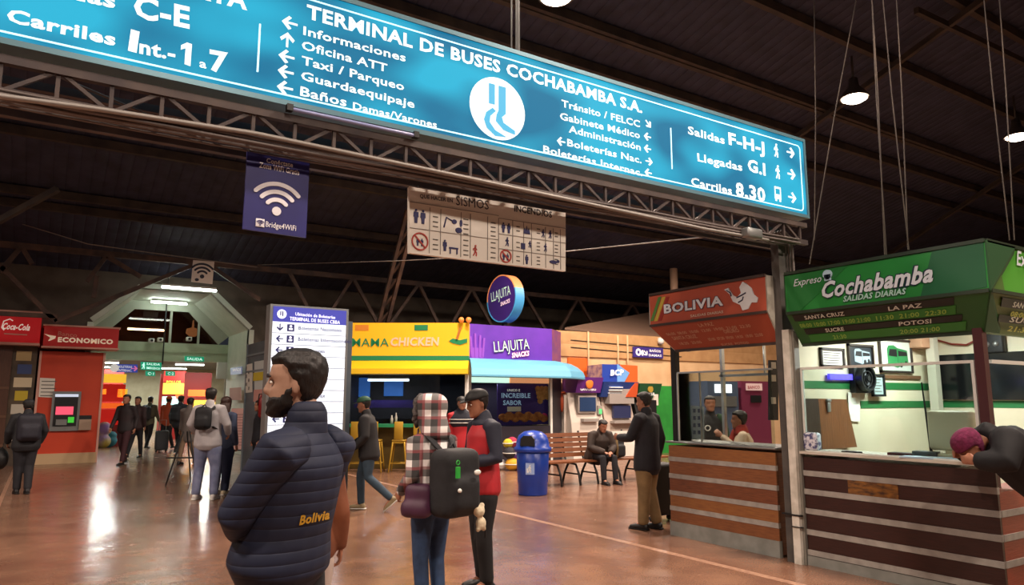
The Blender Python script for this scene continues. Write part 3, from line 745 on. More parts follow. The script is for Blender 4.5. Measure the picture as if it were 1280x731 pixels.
# ------------------------------------------------------------------ navy wi-fi banner
t, pts = sign_panel('wifi_banner', 'navy blue hanging banner with large white wi-fi symbol', FX(4.75), [(309, 189), (387, 204), (382.5, 297), (303.5, 286)], mat('navy_banner', '#19175c', .5, c2='#212172', scale=2, emit=.0), .02)
fb = FX(4.75)
WB = mat('banner_white', '#e4e4ea', .6)
b = B(fb.M); c = fb.px(345.5, 264); wifi(b, c, .185, -.006, 0); obj('symbol', b, WB, t)
lettering(t, fb, 'Conéctate', (333, 203), (366, 209), 6, WB, bold=.01); lettering(t, fb, 'Zona WiFi Gratis', (324, 209), (374, 219), 7, WB)
b = B(fb.M); c = fb.px(325, 278.5); b.rbox((c[0], -.003, c[1]), (.055, .006, .055), .002); e = obj('emblem', b, WB, t)
b = B(fb.M); wifi(b, (c[0], c[1] - .015), .03, -.009, -.0065); obj('mark', b, mat('navy_ink', '#211f6e', .5), e)
lettering(t, fb, 'Bridge4WiFi', (332, 283), (370, 288.5), 7, WB, bold=.008)
b = B(fb.M)
for px in (312, 384): x = fb.px(px, 200)[0]; b.tube([(x, .01, fb.px(px, 197)[1]), (x, .01, 3.24)], .004, 6)
obj('hanger', b, DARKM, t)

# ------------------------------------------------------------------ white notice board: earthquakes / fires
fq = FX(4.9)
BOARD = mat('notice_white', '#e6e2d8', .35)
INK = mat('ink', '#23232e', .6); INKR = mat('ink_red', '#b03a30', .6); INKB = mat('ink_blue', '#2a2c5e', .6); LINE = mat('line_grey', '#8b8680', .7)
t, pts = sign_panel('notice_board', 'white hanging notice board of black emergency pictograms under the truss', fq, [(512, 233), (707, 266), (707, 339), (512, 316)], BOARD, .04)
BQ = lambda u, v: fq.px(512 + 195 * u, 233 + 33 * u + v * (83 - 10 * u))
lettering(t, fq, 'QUE HACER EN', (525, 247), (566, 253), 5, INK); lettering(t, fq, 'SISMOS', (570, 256), (611, 262), 12, INK, bold=.0); lettering(t, fq, 'INCENDIOS', (643, 264), (690, 272), 8, INK)
b = B(fq.M)
def ln(u0, v0, u1, v1, w=.004):
    a, c = BQ(u0, v0), BQ(u1, v1); b.bar((a[0], -.003, a[1]), (c[0], -.003, c[1]), .004, w) if abs(u0 - u1) > .001 else b.box(a[0] - w / 2, a[0] + w / 2, -.005, 0, c[1], a[1])
for u in (.13, .2, .33, .39, .5, .57, .66, .73, .78): ln(u, .27, u, .97)
for u in (.87, .92, .965): ln(u, .3, u, .98)
ln(0, .23, .57, .23); ln(.57, .27, 1, .27); ln(0, .62, .57, .62); ln(.57, .52, 1, .52); ln(.57, .76, 1, .76)
obj('grid_line', b, LINE, t)
def pict(fn, m_=INKB, nm='pictogram'):
    b = B(fq.M); fn(b); return obj(nm, b, m_, t)
for u in (.04, .085): pict(lambda b: standing(b, BQ(u, .43), .11, -.006, 0))
for u in (.60, .635): pict(lambda b: standing(b, BQ(u, .41), .085, -.006, 0))
for q, h_ in (((.625, .63), .075), ((.9, .41), .07), ((.855, .41), .07), ((.87, .64), .07), ((.77, .62), .06)): pict(lambda b: walker(b, BQ(*q), h_, -.006, 0))
for q, h_ in (((.75, .88), .08), ((.225, .82), .09)): pict(lambda b: standing(b, BQ(*q), h_, -.006, 0))
c = BQ(.75, .4)
def flame(b):
    for s_, h_ in ((-.02, .04), (0, .06), (.02, .04)): b.flat([(c[0] + s_ - .014, c[1] - .03), (c[0] + s_ + .014, c[1] - .03), (c[0] + s_ + .006, c[1]), (c[0] + s_, c[1] + h_ - .02), (c[0] + s_ - .01, c[1])], -.006, 0)
pict(flame)
a = BQ(.22, .5)
pict(lambda b: (b.tube([(a[0], -.003, a[1] - .02), (a[0] + .02, -.003, a[1] + .06), (a[0] + .07, -.003, a[1] + .04)], .006, 6), b.disc((a[0] + .09, a[1] + .035), .022, .018, -.006, 0, 12)))
pict(lambda b: b.disc((a[0] + .13, a[1] - .03), .03, .022, -.006, 0, 12)); pict(lambda b: b.disc((a[0] + .15, a[1] + .03), .012, .03, -.006, 0, 8))
a = BQ(.285, .86)
pict(lambda b: (b.box(a[0] - .045, a[0] + .035, -.006, 0, a[1] + .0, a[1] + .012), b.box(a[0] - .04, a[0] - .03, -.006, 0, a[1] - .04, a[1]), b.box(a[0] + .02, a[0] + .03, -.006, 0, a[1] - .04, a[1])))
a = BQ(.92, .87); pict(lambda b: (b.disc((a[0] - .0, a[1]), .04, .015, -.006, 0, 12), b.disc((a[0] + .05, a[1] + .01), .015, .014, -.006, 0, 10)))
a = BQ(.72, .66); pict(lambda b: b.box(a[0] - .01, a[0] + .03, -.006, 0, a[1] - .03, a[1] + .02))
for (u, v, r) in ((.065, .81, .07), (.615, .87, .055)):
    c = BQ(u, v); pict(lambda b: (b.ring(c, r - .01, r, -.008, -.001), b.bar((c[0] - r * .68, -.005, c[1] + r * .68), (c[0] + r * .68, -.005, c[1] - r * .68), .004, .011)), INKR, 'prohibition_mark')
    for s_ in (-.018, .018): pict(lambda b: standing(b, (c[0] + s_, c[1] - .005), .06, -.004, 0))
pict(lambda b: walker(b, BQ(.42, .84), .09, -.006, 0), INKR)
b = B(fq.M)
for (u0, vs) in ((.165, (.4, .48, .55, .75, .83, .9)), (.36, (.37, .45, .52, .6, .7, .78, .86, .93)), (.535, (.36, .43, .5, .57, .68, .76, .84, .92)), (.695, (.36, .43, .62, .7, .85, .92)), (.825, (.35, .42, .58, .64, .7, .82, .88, .94)), (.94, (.37, .43, .58, .64, .7, .82, .9))):
    for v in vs: a = BQ(u0, v); w_ = .022 if u0 < .6 else .016; b.box(a[0] - w_, a[0] + w_, -.004, 0, a[1] - .004, a[1] + .004)
obj('small_print', b, mat('print_grey', '#5a5650', .7), t)
b = B(fq.M)
for u in (.06, .45, .93): a = BQ(u, 0); b.tube([(a[0], .02, a[1]), (a[0], .02, 3.24)], .004, 6)
obj('hanger', b, DARKM, t)

# ------------------------------------------------------------------ column between the booths
PX0 = 6.34
COLM = mat('column_grey', '#454240', .7, c2='#55504b', scale=6)
cf = FY(6.38)
b = B(); b.box(6.41, 6.62, 4.765, 4.86, 0, 3.3); struct('column_1', b, COLM)
t = thing('cable_post', 'white painted post with cable duct between the orange and green booths', 'post', (6.4, 4.76, 0))
b = B(); b.box(6.38, 6.5, 4.675, 4.757, 0, 2.32); obj('duct', b, mat('chipped_white', '#dedad0', .6, c2='#c2beb2', scale=7, contrast=.2), t)
b = B(); b.box(6.42, 6.5, 4.65, 4.672, 0, 2.3); obj('side_strip', b, mat('strip_grey', '#7d7a72', .6), t)
b = B(); b.box(6.37, 6.405, 4.645, 4.87, .46, .475); b.box(6.37, 6.405, 4.645, 4.762, .35, .36); obj('strap', b, BLACK, t)
for i in range(6):
    y = 4.7 + .035 * i; b = B(); b.tube([(6.58, y, 2.3), (6.56, y, 2.9), (6.55 - .01 * i, y, 3.3), (6.4, y - .02, 3.36)], .014, 6)
    obj('riser_cable', b, CB, label='cable rising behind the booth signs to the truss end', cat='cable', group='cables rising to the truss', loc=(6.58, y, 2.3))

# ================================================================== ticket booths
STRIP = mat('pale_strip', '#a29d96', .55, c2='#8d8882', scale=9)
def plank_mat(i, dark):
    if dark: return wood('dark_plank', '#2a1512', '#3a1d18', rough=.4)
    return wood(('brown_plank', 'tan_plank', 'red_plank')[i % 3], ('#6a3d24', '#7a4a2a', '#5c3320')[i % 3], ('#8a5630', '#94602f', '#7d4728')[i % 3])
XF = 6.47
def counter(name, label, fr, L, h, bands, depth, dark, base):
    """striped counter front: planks and pale strips. fr origin at its near reading start"""
    t = thing(name, label, 'counter', fr.w(0, 0, 0))
    b = B(fr.M); b.box(0, L - (.32 if dark and L > 1.71 else 0), .02, depth, .02, h - .03); obj('body', b, plank_mat(0, True) if dark else plank_mat(2, False), t)
    zs = [base] + bands
    for i, z in enumerate(bands):
        b = B(fr.M); b.box(-.004, L + .004, -.008, .03, z - .026, z + .026); obj('pale_strip', b, STRIP, t)
    lv = [base] + [z for z in bands] + [h - .03]
    for i in range(len(lv) - 1):
        b = B(fr.M); b.box(0, L, 0, .03, lv[i] + (.026 if i else 0), lv[i + 1] - (.026 if i < len(lv) - 2 else 0)); obj('plank', b, plank_mat(i, dark), t)
    b = B(fr.M); b.box(-.006, L + .006, -.012, .04, 0, base); obj('kick_rail', b, mat('rail_grey', '#8f908a', .6, c2='#787a74', scale=5), t)
    return t
# orange booth: y 6.53 (far) .. 5.0 (near)
f1b = FY(XF, 6.53)
bands = [PX(838, y, XF).z for y in (634, 615, 594, 573)]
counter('booth_counter', 'brown plank counter with pale strips under the orange booth sign', f1b, 1.54, 1.085, bands, .5, False, .165)
b = B(f1b.M); b.rbox((.77, .27, 1.085 + .012), (1.6, .6, .024), .008); obj('worktop', b, GREYM, label='thin grey worktop along the orange booth counter', cat='worktop')
zt = PX(875, 459, XF).z
b = B(f1b.M); b.box(.17, 1.52, .03, .045, 1.1, 1.92); sc_ = B(f1b.M)
t = thing('booth_screen', 'clear glass screen standing on the orange booth counter', 'screen', f1b.w(.8, .04, 1.1)); obj('pane', b, GLASS, t)
b = B(f1b.M); b.box(.14, 1.53, .025, .05, 1.92, 1.94); b.box(.14, .155, .025, .05, 1.1, 1.94); b.box(.5, .51, .03, .047, 1.1, 1.92); b.box(.14, 1.53, .025, .05, 1.1, 1.115); obj('edge_trim', b, ALU, t)
b = B(f1b.M); b.box(.06, .13, .02, .1, 1.1, 2.3); obj('booth_post', b, BLACK, label='black post at the far end of the orange booth', cat='post')
b = B(f1b.M); b.box(.0, 1.5, .95, 1.0, 1.9, 1.93); b.box(.02, .06, .95, 1.0, 0, 2.4); b.box(.7, .72, .96, .99, 1.93, 2.5); b.box(0, 1.5, .95, 1.0, 2.4, 2.44)
obj('booth_framework', b, ALU, label='slim aluminium framework at the back of the orange booth', cat='framework')  # uprights and rails of the booth's own back frame
b = B(f1b.M)
for i in range(16): b.box(.3 + i * .075, .32 + i * .075, .2, .9, 2.3, 2.32)
b.box(.25, 1.52, .2, .24, 2.28, 2.32); b.box(.25, 1.52, .86, .9, 2.28, 2.32)
obj('ceiling_grille', b, WHITE, label='pale slatted grille under the orange booth top', cat='grille')
# fascia as one folded sign
def fascia(name, label, q, x0, x1, m_top, m_low, trim, ends):
    TL, TR, BL, BR = [PX(*p, x0) for p in q[:4]]; L2, R2 = [PX(*p, x1) for p in q[4:6]]
    z = (TL.z + TR.z) / 2; TL.z = TR.z = z; z = (BL.z + BR.z) / 2; BL.z = BR.z = z; BL.y = TL.y; BR.y = TR.y; z = (L2.z + R2.z) / 2; L2.z = R2.z = z
    t = thing(name, label, 'sign', (x0, (TL.y + TR.y) / 2, BL.z))
    b = B(); b.prism([TL, TR, BR, BL], (.03, 0, 0)); obj('upper_panel', b, m_top, t)
    b = B(); n = (L2 - BL).cross(BR - BL).normalized() * .03
    if n.x < 0: n = -n
    b.prism([BL + Vector((0, 0, -.012)), BR + Vector((0, 0, -.012)), R2, L2], n); obj('lower_panel', b, m_low, t)
    b = B(); b.bar(BL, BR, .03, .03); b.bar(TL, TR, .03, .03); b.bar(L2, R2, .03); obj('edge_trim', b, trim, t)
    b = B(); d = x1 + .25 - x0
    b.prism([TL, TR, TR + Vector((d, 0, 0)), TL + Vector((d, 0, 0))], (0, 0, -.02)); obj('top_board', b, ends, t)
    for (a, c, e) in ((TL, BL, L2), (TR, BR, R2)):
        b = B(); b.prism([a, c, e, Vector((x1 + .25, e.y, e.z)), Vector((x1 + .25, a.y, a.z))], (0, .015 if a is TL else -.015, 0)); obj('end_board', b, ends, t)
    return t, (TL, TR, BL, BR, L2, R2)
OR1 = mat('orange_sign', '#a8452c', .5, c2='#b25034', scale=2); OR2 = mat('orange_lower', '#984026', .5)
tb, cb = fascia('booth_sign', 'orange-red folded booth sign with white BOLIVIA lettering and map', [(812, 371), (956, 341), (815, 406), (958, 391), (845, 440), (975, 427)], 6.3, 6.5, OR1, OR2, mat('sign_trim', '#3b2a22', .5), mat('end_white', '#b5b0a4', .7, c2='#7d776d', scale=4))
ff = FY(6.3)
WS = mat('sign_white', '#d6dbe0', .5); SH = mat('sign_shadow', '#2a2f4a', .6)
lettering(tb, ff, 'BOLIVIA', (830, 391.5), (904, 381), 11, WS, bold=.035, d=-.012, outline=SH)
lettering(tb, ff, 'SALIDAS DIARIAS', (863, 396.5), (904, 391), 3.2, mat('sign_cream', '#cdb9a4', .5), d=-.006)
mp = [(906, 362), (911, 360), (917, 369), (922, 372), (927, 366), (925, 359), (929, 352), (934, 355), (940, 360), (943, 368), (948, 372), (947, 378), (940, 378), (936, 386), (929, 388), (926, 381), (917, 377), (913, 368)]
b = B(ff.M); b.flat([ff.px(*p) for p in mp], -.012, -.001); e = obj('map_shape', b, WS, tb)
b = B(ff.M)
for pa in ([(909, 363), (914, 366), (915, 370)], [(922, 372), (928, 369), (933, 366)], [(924, 378), (929, 375), (930, 371)]):
    b.tube([(ff.px(*p)[0], -.013, ff.px(*p)[1]) for p in pa], .008, 6)
obj('ribbon', b, SH, e)
for nm, a, m_ in (('yellow_stripe', 828, mat('stripe_yellow', '#b8a13a', .5)), ('green_stripe', 823, mat('stripe_green', '#4c7a34', .5)), ('red_stripe', 833, mat('stripe_red', '#8f2418', .5))):
    b = B(ff.M); b.flat([ff.px(a - 10, 402 - .4), ff.px(a - 6, 401), ff.px(a + 4, 371 - .5), ff.px(a, 371.5)], -.004, -.001); obj(nm, b, m_, tb)
def low_frame(c):
    """local helper on the slanted lower panel: u along (0..1), v down (0..1)"""
    TL, TR, BL, BR, L2, R2 = c
    o = (L2 - BL).cross(BR - BL).normalized() * .012
    if o.x > 0: o = -o
    return lambda u, v: (BL + (BR - BL) * u) * (1 - v) + (L2 + (R2 - L2) * u) * v + o
def low_text(parent, P, text, u0, u1, v, h, m, bold=.02):
    V, Q = glyphs(text, bold, 0); x0 = min(p.x for p in V); x1 = max(p.x for p in V)
    b = B(); b.add([P(u0 + (u1 - u0) * (p.x - x0) / (x1 - x0), v - p.y / .73 * h) for p in V], Q); return obj('lettering', b, m, parent)
def low_bar(parent, P, u0, u1, v0, v1, m, name='band', lift=.5):
    b = B(); q = [P(u0, v1), P(u1, v1), P(u1, v0), P(u0, v0)]; n = (q[1] - q[0]).cross(q[2] - q[0]).normalized() * .004; b.prism(q, n if n.x > 0 else -n); return obj(name, b, m, parent)
P = low_frame(cb); LC = mat('low_letters', '#b98a70', .6)
for tx, u0, u1, v, h in (('LA PAZ', .43, .56, .22, .12), ('06:00  08:00  10:00  12:00  19:00  21:00  22:30', .08, .84, .4, .1), ('SANTA CRUZ', .1, .34, .58, .13), ('ORURO', .6, .73, .52, .12), ('18:30  20:00', .12, .34, .78, .1), ('05:00  07:30  09:00  14:30  18:00  22:00', .42, .9, .72, .1), ('SUCRE  POTOSI', .5, .75, .93, .08)):
    low_text(tb, P, tx, u0, u1, v, h, LC)
b = B(); b.box(6.5, 6.95, cb[5].y, cb[4].y, 2.33, 2.36); obj('booth_soffit', b, DARKM, label='dark soffit board under the orange booth sign', cat='board')

# green booth: y 4.64 .. 2.88, corner turns toward +x
f2b = FY(6.45, 4.64)
yC = 2.885; L2 = 4.64 - yC
bands = [PX(1008, y, 6.45).z for y in (689, 664, 638, 614, 591)]
counter('booth_counter', 'dark brown plank counter with pale strips under the green booth sign', f2b, L2, 1.07, bands, .5, True, .09)
b = B(f2b.M); b.box(.47, .95, -.006, .001, bands[3] + .02, bands[4] - .028); obj('worn_patch', b, mat('worn_wood', '#8a5a1e', .6, c2='#3a2014', scale=9, stretch=(1, 1, 3), contrast=.3), bpy.data.objects['booth_counter.001'])
f2s = FX(yC, 6.482)
counter('side_counter', 'warm-lit low side counter of the green booth, around its corner', f2s, 1.7, .9, [b_ for b_ in bands[1:4]], .3, False, .12)
for o in bpy.data.objects['side_counter'].children:
    if o.name.startswith(('plank', 'body')): o.data.materials[0] = wood('warm_lit_plank', '#7a3022', '#8f3f2c')  # warm light on this face is put into the brighter, redder plank colour
b = B(f2b.M); b.box(-.02, L2 + .02, -.03, .5, 1.07, 1.095); obj('worktop', b, mat('worktop_pale', '#c9c2b6', .35), label='pale worktop along the green booth counter', cat='worktop')
# glass and white frame
t = thing('booth_screen', 'glass screen with white frame above the green booth counter', 'screen', f2b.w(.8, .05, 1.1))
zt2 = PX(1100, 458, 6.45).z
b = B(f2b.M); b.box(.02, L2 - .12, .04, .048, 1.1, zt2); obj('pane', b, GLASS, t)
b = B(f2b.M); b.box(0, L2 - .1, .03, .06, zt2, zt2 + .025); b.box(L2 - .125, L2 - .1, .03, .06, 1.1, zt2); b.box(0, .02, .03, .06, 1.1, zt2); b.box(.02, L2 - .1, .03, .06, 1.095, 1.105); obj('frame', b, WHITE, t)
b = B(f2s.M); b.box(.16, 1.7, .03, .06, zt2, zt2 + .03); obj('side_rail', b, WHITE, label='white rail above the warm-lit side counter of the green booth', cat='rail')
b = B(f2b.M); b.box(L2 - .085, L2 - .01, .02, .095, .9, 2.25); obj('corner_post', b, mat('maroon_post', '#4a2226', .5), label='maroon corner post holding the green booth sign', cat='post')
GN1 = mat('green_panel', '#1f8a34', .5, c2='#1a7a2e', scale=1.5); GN2 = mat('green_lower', '#1f5a22', .5)
tg, cg = fascia('booth_sign', 'green folded booth sign with white script lettering Cochabamba', [(981, 345), (1230, 297), (985, 393), (1236, 361), (1004, 432), (1229, 414)], 6.25, 6.5, GN1, GN2, mat('sign_trim_dark', '#22301f', .5), mat('green_end', '#1c4a24', .6))
# darker angled patches on the green face
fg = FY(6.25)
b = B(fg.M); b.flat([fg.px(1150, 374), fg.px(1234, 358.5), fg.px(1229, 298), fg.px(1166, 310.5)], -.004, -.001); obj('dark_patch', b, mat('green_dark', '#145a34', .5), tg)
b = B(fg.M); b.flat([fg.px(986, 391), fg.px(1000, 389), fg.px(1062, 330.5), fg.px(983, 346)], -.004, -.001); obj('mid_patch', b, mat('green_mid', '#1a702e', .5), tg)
SW = mat('script_white', '#ccd4dc', .5); SN = mat('script_navy', '#12233a', .5)
lettering(tg, fg, 'Cochabamba', (1028, 372), (1167, 351), 20, SW, bold=.03, shear=.35, d=-.014, outline=SN)
lettering(tg, fg, 'Expreso', (992, 358), (1027, 352), 9, SW, bold=.0, shear=.35, d=-.012)
lettering(tg, fg, 'SALIDAS DIARIAS', (1054, 377), (1133, 367), 7, mat('pale_green', '#a5cfc0', .5), bold=.03, shear=.25, d=-.012, outline=SN)
b = B(fg.M); c = fg.px(1035, 343); b.disc(c, .05, .045, -.014, -.001, 20); b.box(c[0] - .035, c[0] + .035, -.014, -.001, c[1] - .06, c[1]); e = obj('mask_emblem', b, mat('pale_blue', '#a7c4d4', .5), tg)
b = B(fg.M)
for s_ in (-.02, .02): b.disc((c[0] + s_, c[1] - .022), .012, .008, -.017, -.0145, 10)
b.box(c[0] - .02, c[0] + .02, -.017, -.0145, c[1] - .05, c[1] - .044); obj('eye_holes', b, SN, e)
P = low_frame(cg); BKB = mat('band_black', '#10150f', .5); TM = mat('time_letters', '#8fb84a', .5); CW = mat('city_letters', '#d0d4c8', .5)
low_bar(tg, P, .03, .86, .05, .24, BKB); low_bar(tg, P, .06, .9, .5, .66, BKB)
low_bar(tg, P, .045, .87, .26, .48, mat('green_mid2', '#2c7a26', .5)); low_bar(tg, P, .07, .92, .68, .9, mat('green_mid2', '#2c7a26', .5))
P2 = lambda u, v: P(u, v) + Vector((-.006, 0, -.006))
for tx, u0, u1, v, h, m_ in (('SANTA CRUZ', .1, .33, .2, .11, CW), ('LA PAZ', .56, .72, .2, .11, CW), ('08:00 10:00 17:00 19:00 21:00', .05, .46, .43, .12, TM), ('11:30  21:00  22:30', .49, .83, .43, .12, TM), ('SUCRE', .19, .3, .63, .11, CW), ('POTOSI', .6, .76, .63, .11, CW), ('21:30', .22, .3, .85, .12, TM), ('20:00 21:00', .6, .8, .85, .12, TM)):
    low_text(tg, P2, tx, u0, u1, v, h, m_)
# second face of the green sign
yS = cg[1].y; zT, zB = cg[0].z, cg[2].z; zL = cg[4].z; yL = cg[5].y
t2 = thing('booth_side_sign', 'lighter green side face of the booth sign, cut by the edge of the photo', 'sign', (6.3, yS, zB))
XE = 9.3
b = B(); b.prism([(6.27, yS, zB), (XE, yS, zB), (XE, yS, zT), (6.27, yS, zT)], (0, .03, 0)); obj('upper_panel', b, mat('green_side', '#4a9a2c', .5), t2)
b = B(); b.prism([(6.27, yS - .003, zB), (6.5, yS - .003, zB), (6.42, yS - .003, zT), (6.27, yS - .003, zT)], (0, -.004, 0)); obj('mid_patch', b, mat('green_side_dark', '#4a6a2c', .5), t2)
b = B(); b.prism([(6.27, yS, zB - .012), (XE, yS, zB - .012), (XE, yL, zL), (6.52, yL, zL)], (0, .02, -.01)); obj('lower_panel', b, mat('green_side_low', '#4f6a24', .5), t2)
b = B(); b.bar((6.27, yS, zB), (XE, yS, zB), .03); b.bar((6.27, yS, zT), (XE, yS, zT), .03); obj('edge_trim', b, mat('sign_trim_dark', '#22301f', .5), t2)
fs2 = FX(yS)
a = fs2.px(1269, 331); b = B(fs2.M); put_text(b, 'Expreso Cochabamba', (a[0], a[1] + .0), (a[0] + 1.5, a[1]), .13, -.012, .02, .35); obj('lettering', b, SW, t2)
PS = lambda u, v: Vector((6.27 + (XE - 6.27) * u + .25 * v * (1 - u), yS + (yL - yS) * v - .012, zB - .012 + (zL - zB + .012) * v - .008))
for v0, v1, tx, ty_ in ((.08, .3, 'SANTA CRUZ', '08:00  10:00  17:00'), (.5, .68, 'SUCRE', '21:30  22:00')):
    b = B(); q = [PS(.06, v1), PS(.8, v1), PS(.8, v0), PS(.06, v0)]; b.prism(q, (0, .004, .004)); obj('band', b, BKB, t2)
    for s_, v, u1_, m_ in ((tx, v1 - .04, .34, CW), (ty_, v1 + .2, .45, mat('time_letters2', '#b9c24a', .5))):
        V, Q = glyphs(s_, .02, .2); xa = min(p.x for p in V); xb = max(p.x for p in V)
        b = B(); b.add([PS(.12 + (u1_ - .12) * (p.x - xa) / (xb - xa), v - p.y / .73 * .14) + Vector((0, -.006, -.004)) for p in V], Q); obj('lettering', b, m_, t2)
b = B(); b.prism([(6.5, yS + .05, zT - .03), (XE, yS + .05, zT - .03), (XE, 4.7, zT - .03), (6.5, 4.7, zT - .03)], (0, 0, -.02)); obj('booth_roof', b, mat('green_end', '#1c4a24', .6), label='flat board closing the top of the green booth', cat='board')

# inside the green booth
yP = 4.76; fp = FX(yP)
BEI = mat('booth_wall', '#d9cfb4', .65, c2='#cfc4a8', scale=2); GST = mat('booth_stripe', '#1d6a35', .5)
b = B(); b.box(6.64, 9.4, yP, yP + .05, 0, 2.85); struct('wall_booth', b, BEI)
XW = 9.4
b = B(); b.box(XW, XW + .05, 1.2, yP + .05, 0, 2.85); struct('wall_booth_end', b, BEI)
for i, (ya, yb, xa, xb) in enumerate((((476.5, 485.5, 6.64, 9.4)), ((500, 509, fp.px(1075, 500)[0], 9.4)))):
    z1 = fp.px(1085, ya + 1.0)[1]; z0 = fp.px(1085, yb + 1)[1]
    b = B(); b.box(xa, xb, yP - .006, yP - .001, z0, z1); struct('trim_%d' % (7 + i), b, GST)
    if i: b = B(); b.box(XW - .006, XW - .001, 1.2, yP, z0, z1); struct('trim_9', b, GST)
z = fp.px(1090, 470)[1]
b = B(); b.box(fp.px(1062, 470)[0], 8.95, yP - .03, yP - .001, z - .02, z + .02); obj('picture_rail', b, mat('brown_rail', '#6b4a32', .5), label='thin brown rail on the green booth wall above the upper stripe', cat='rail')
def framed(name, label, q, fr, fm_, pic, draw=None, group=None):
    pts = [fr.px(*p) for p in q]; t = thing(name, label, 'picture', fr.w(pts[3][0], 0, min(p[1] for p in pts)), group)
    x0, x1 = (pts[0][0] + pts[3][0]) / 2, (pts[1][0] + pts[2][0]) / 2; z1, z0 = (pts[0][1] + pts[1][1]) / 2, (pts[2][1] + pts[3][1]) / 2
    b = B(fr.M); w_ = .025
    for e in ((x0, x1, z1 - w_, z1), (x0, x1, z0, z0 + w_), (x0, x0 + w_, z0, z1), (x1 - w_, x1, z0, z1)): b.box(e[0], e[1], -.03, -.002, e[2], e[3])
    obj('frame', b, fm_, t)
    b = B(fr.M); b.box(x0 + w_, x1 - w_, -.012, -.002, z0 + w_, z1 - w_); obj('sheet', b, pic, t)
    if draw: draw(t, fr, x0, x1, z0, z1)
    return t
FRB = mat('frame_dark', '#2b211c', .5)
def doc(t, fr, x0, x1, z0, z1):
    b = B(fr.M)
    for i in range(5): z = z1 - (z1 - z0) * (.25 + .13 * i); b.box(x0 + .06, x1 - .06 - .03 * (i % 2), -.015, -.012, z - .004, z + .004)
    obj('text_line', b, mat('print_grey', '#5a5650', .7), t)
def bus(m_body):
    def f(t, fr, x0, x1, z0, z1):
        w_, h_ = x1 - x0, z1 - z0; U = lambda u, v: (x0 + w_ * u, z0 + h_ * v)
        b = B(fr.M); b.flat([U(.25, .25), U(.55, .15), U(.55, .75), U(.45, .82), U(.3, .8), U(.25, .7)], -.016, -.012); b.flat([U(.56, .17), U(.88, .3), U(.86, .68), U(.56, .74)], -.016, -.012); e = obj('bus_picture', b, m_body, t)
        b = B(fr.M); b.flat([U(.28, .5), U(.53, .48), U(.53, .7), U(.32, .7)], -.019, -.0165); b.flat([U(.58, .5), U(.85, .52), U(.84, .63), U(.58, .66)], -.019, -.0165); b.disc(U(.65, .24), .025, .03, -.019, -.0165, 12); b.disc(U(.8, .3), .02, .025, -.019, -.0165, 12); obj('bus_windows', b, BLACK, e)
    return f
framed('framed_certificate', 'framed white certificate, first on the green booth wall', [(1023, 434), (1052, 436), (1055, 459), (1025, 459)], fp, FRB, PAPER, doc)
framed('framed_bus_photo', 'framed dark photo of a coach between certificate and big green coach photo', [(1058, 430), (1088, 431), (1092, 460), (1059, 459)], fp, FRB, mat('photo_dark', '#22282e', .4), bus(mat('bus_grey', '#8f9ea6', .4)))
framed('framed_bus_photo', 'large framed photo of a green coach on the booth wall', [(1097, 423), (1136, 425), (1140, 467), (1098, 465)], fp, FRB, mat('photo_light', '#c9cfc4', .4), bus(mat('bus_green', '#2a7a44', .4)))
framed('clipboard_frame', 'dark hanging frame with pale sheet beside the round fan', [(1088, 467), (1104, 468), (1104, 496), (1088, 495)], FX(yP - .05), BLACK, mat('pale_sheet', '#9fb0b0', .6), doc)
p = FX(yP - .06).px(1077, 473)
t = thing('wall_fan', 'round black fan on the green booth wall', 'fan', (p[0], yP - .06, p[1]))
M_ = FX(yP - .12).M
b = B(M_); b.ring(p, .12, .14, -.03, .05); b.ring(p, .075, .085, -.02, 0); b.ring(p, .04, .045, -.02, 0); obj('guard', b, DARKM, t)
b = B(M_); b.disc(p, .03, .03, -.03, .06, 16); b.box(p[0] - .15, p[0] + .15, .05, .11, p[1] - .16, p[1] + .14); obj('motor', b, BLACK, t)
for k in range(4):
    a = k * PI / 2 + .4; b = B(M_); b.flat([(p[0] + .03 * math.cos(a - .3), p[1] + .03 * math.sin(a - .3)), (p[0] + .11 * math.cos(a - .3), p[1] + .11 * math.sin(a - .3)), (p[0] + .11 * math.cos(a + .4), p[1] + .11 * math.sin(a + .4)), (p[0] + .03 * math.cos(a + .3), p[1] + .03 * math.sin(a + .3))], 0, .01); obj('blade', b, mat('blade_grey', '#6d6d74', .4), t)
fpp = FX(yP - .02)
t, _ = sign_panel('wall_paper', 'white paper sheet taped beneath the fan on the booth wall', fpp, [(1060, 490), (1075, 492), (1075, 527), (1062, 526)], PAPER, .004)
b = B(fpp.M); a = fpp.px(1034, 467); c = fpp.px(1066, 475); b.box(a[0], c[0], -.03, .0, c[1], a[1]); obj('glass_reflection_bar', b, mat('reflection_violet', '#5a4cff', emit=1.0), label='small violet glowing bar standing in for a glass reflection beside the round fan', cat='lamp')  # reflection in the booth glass, built as a glowing bar on the wall
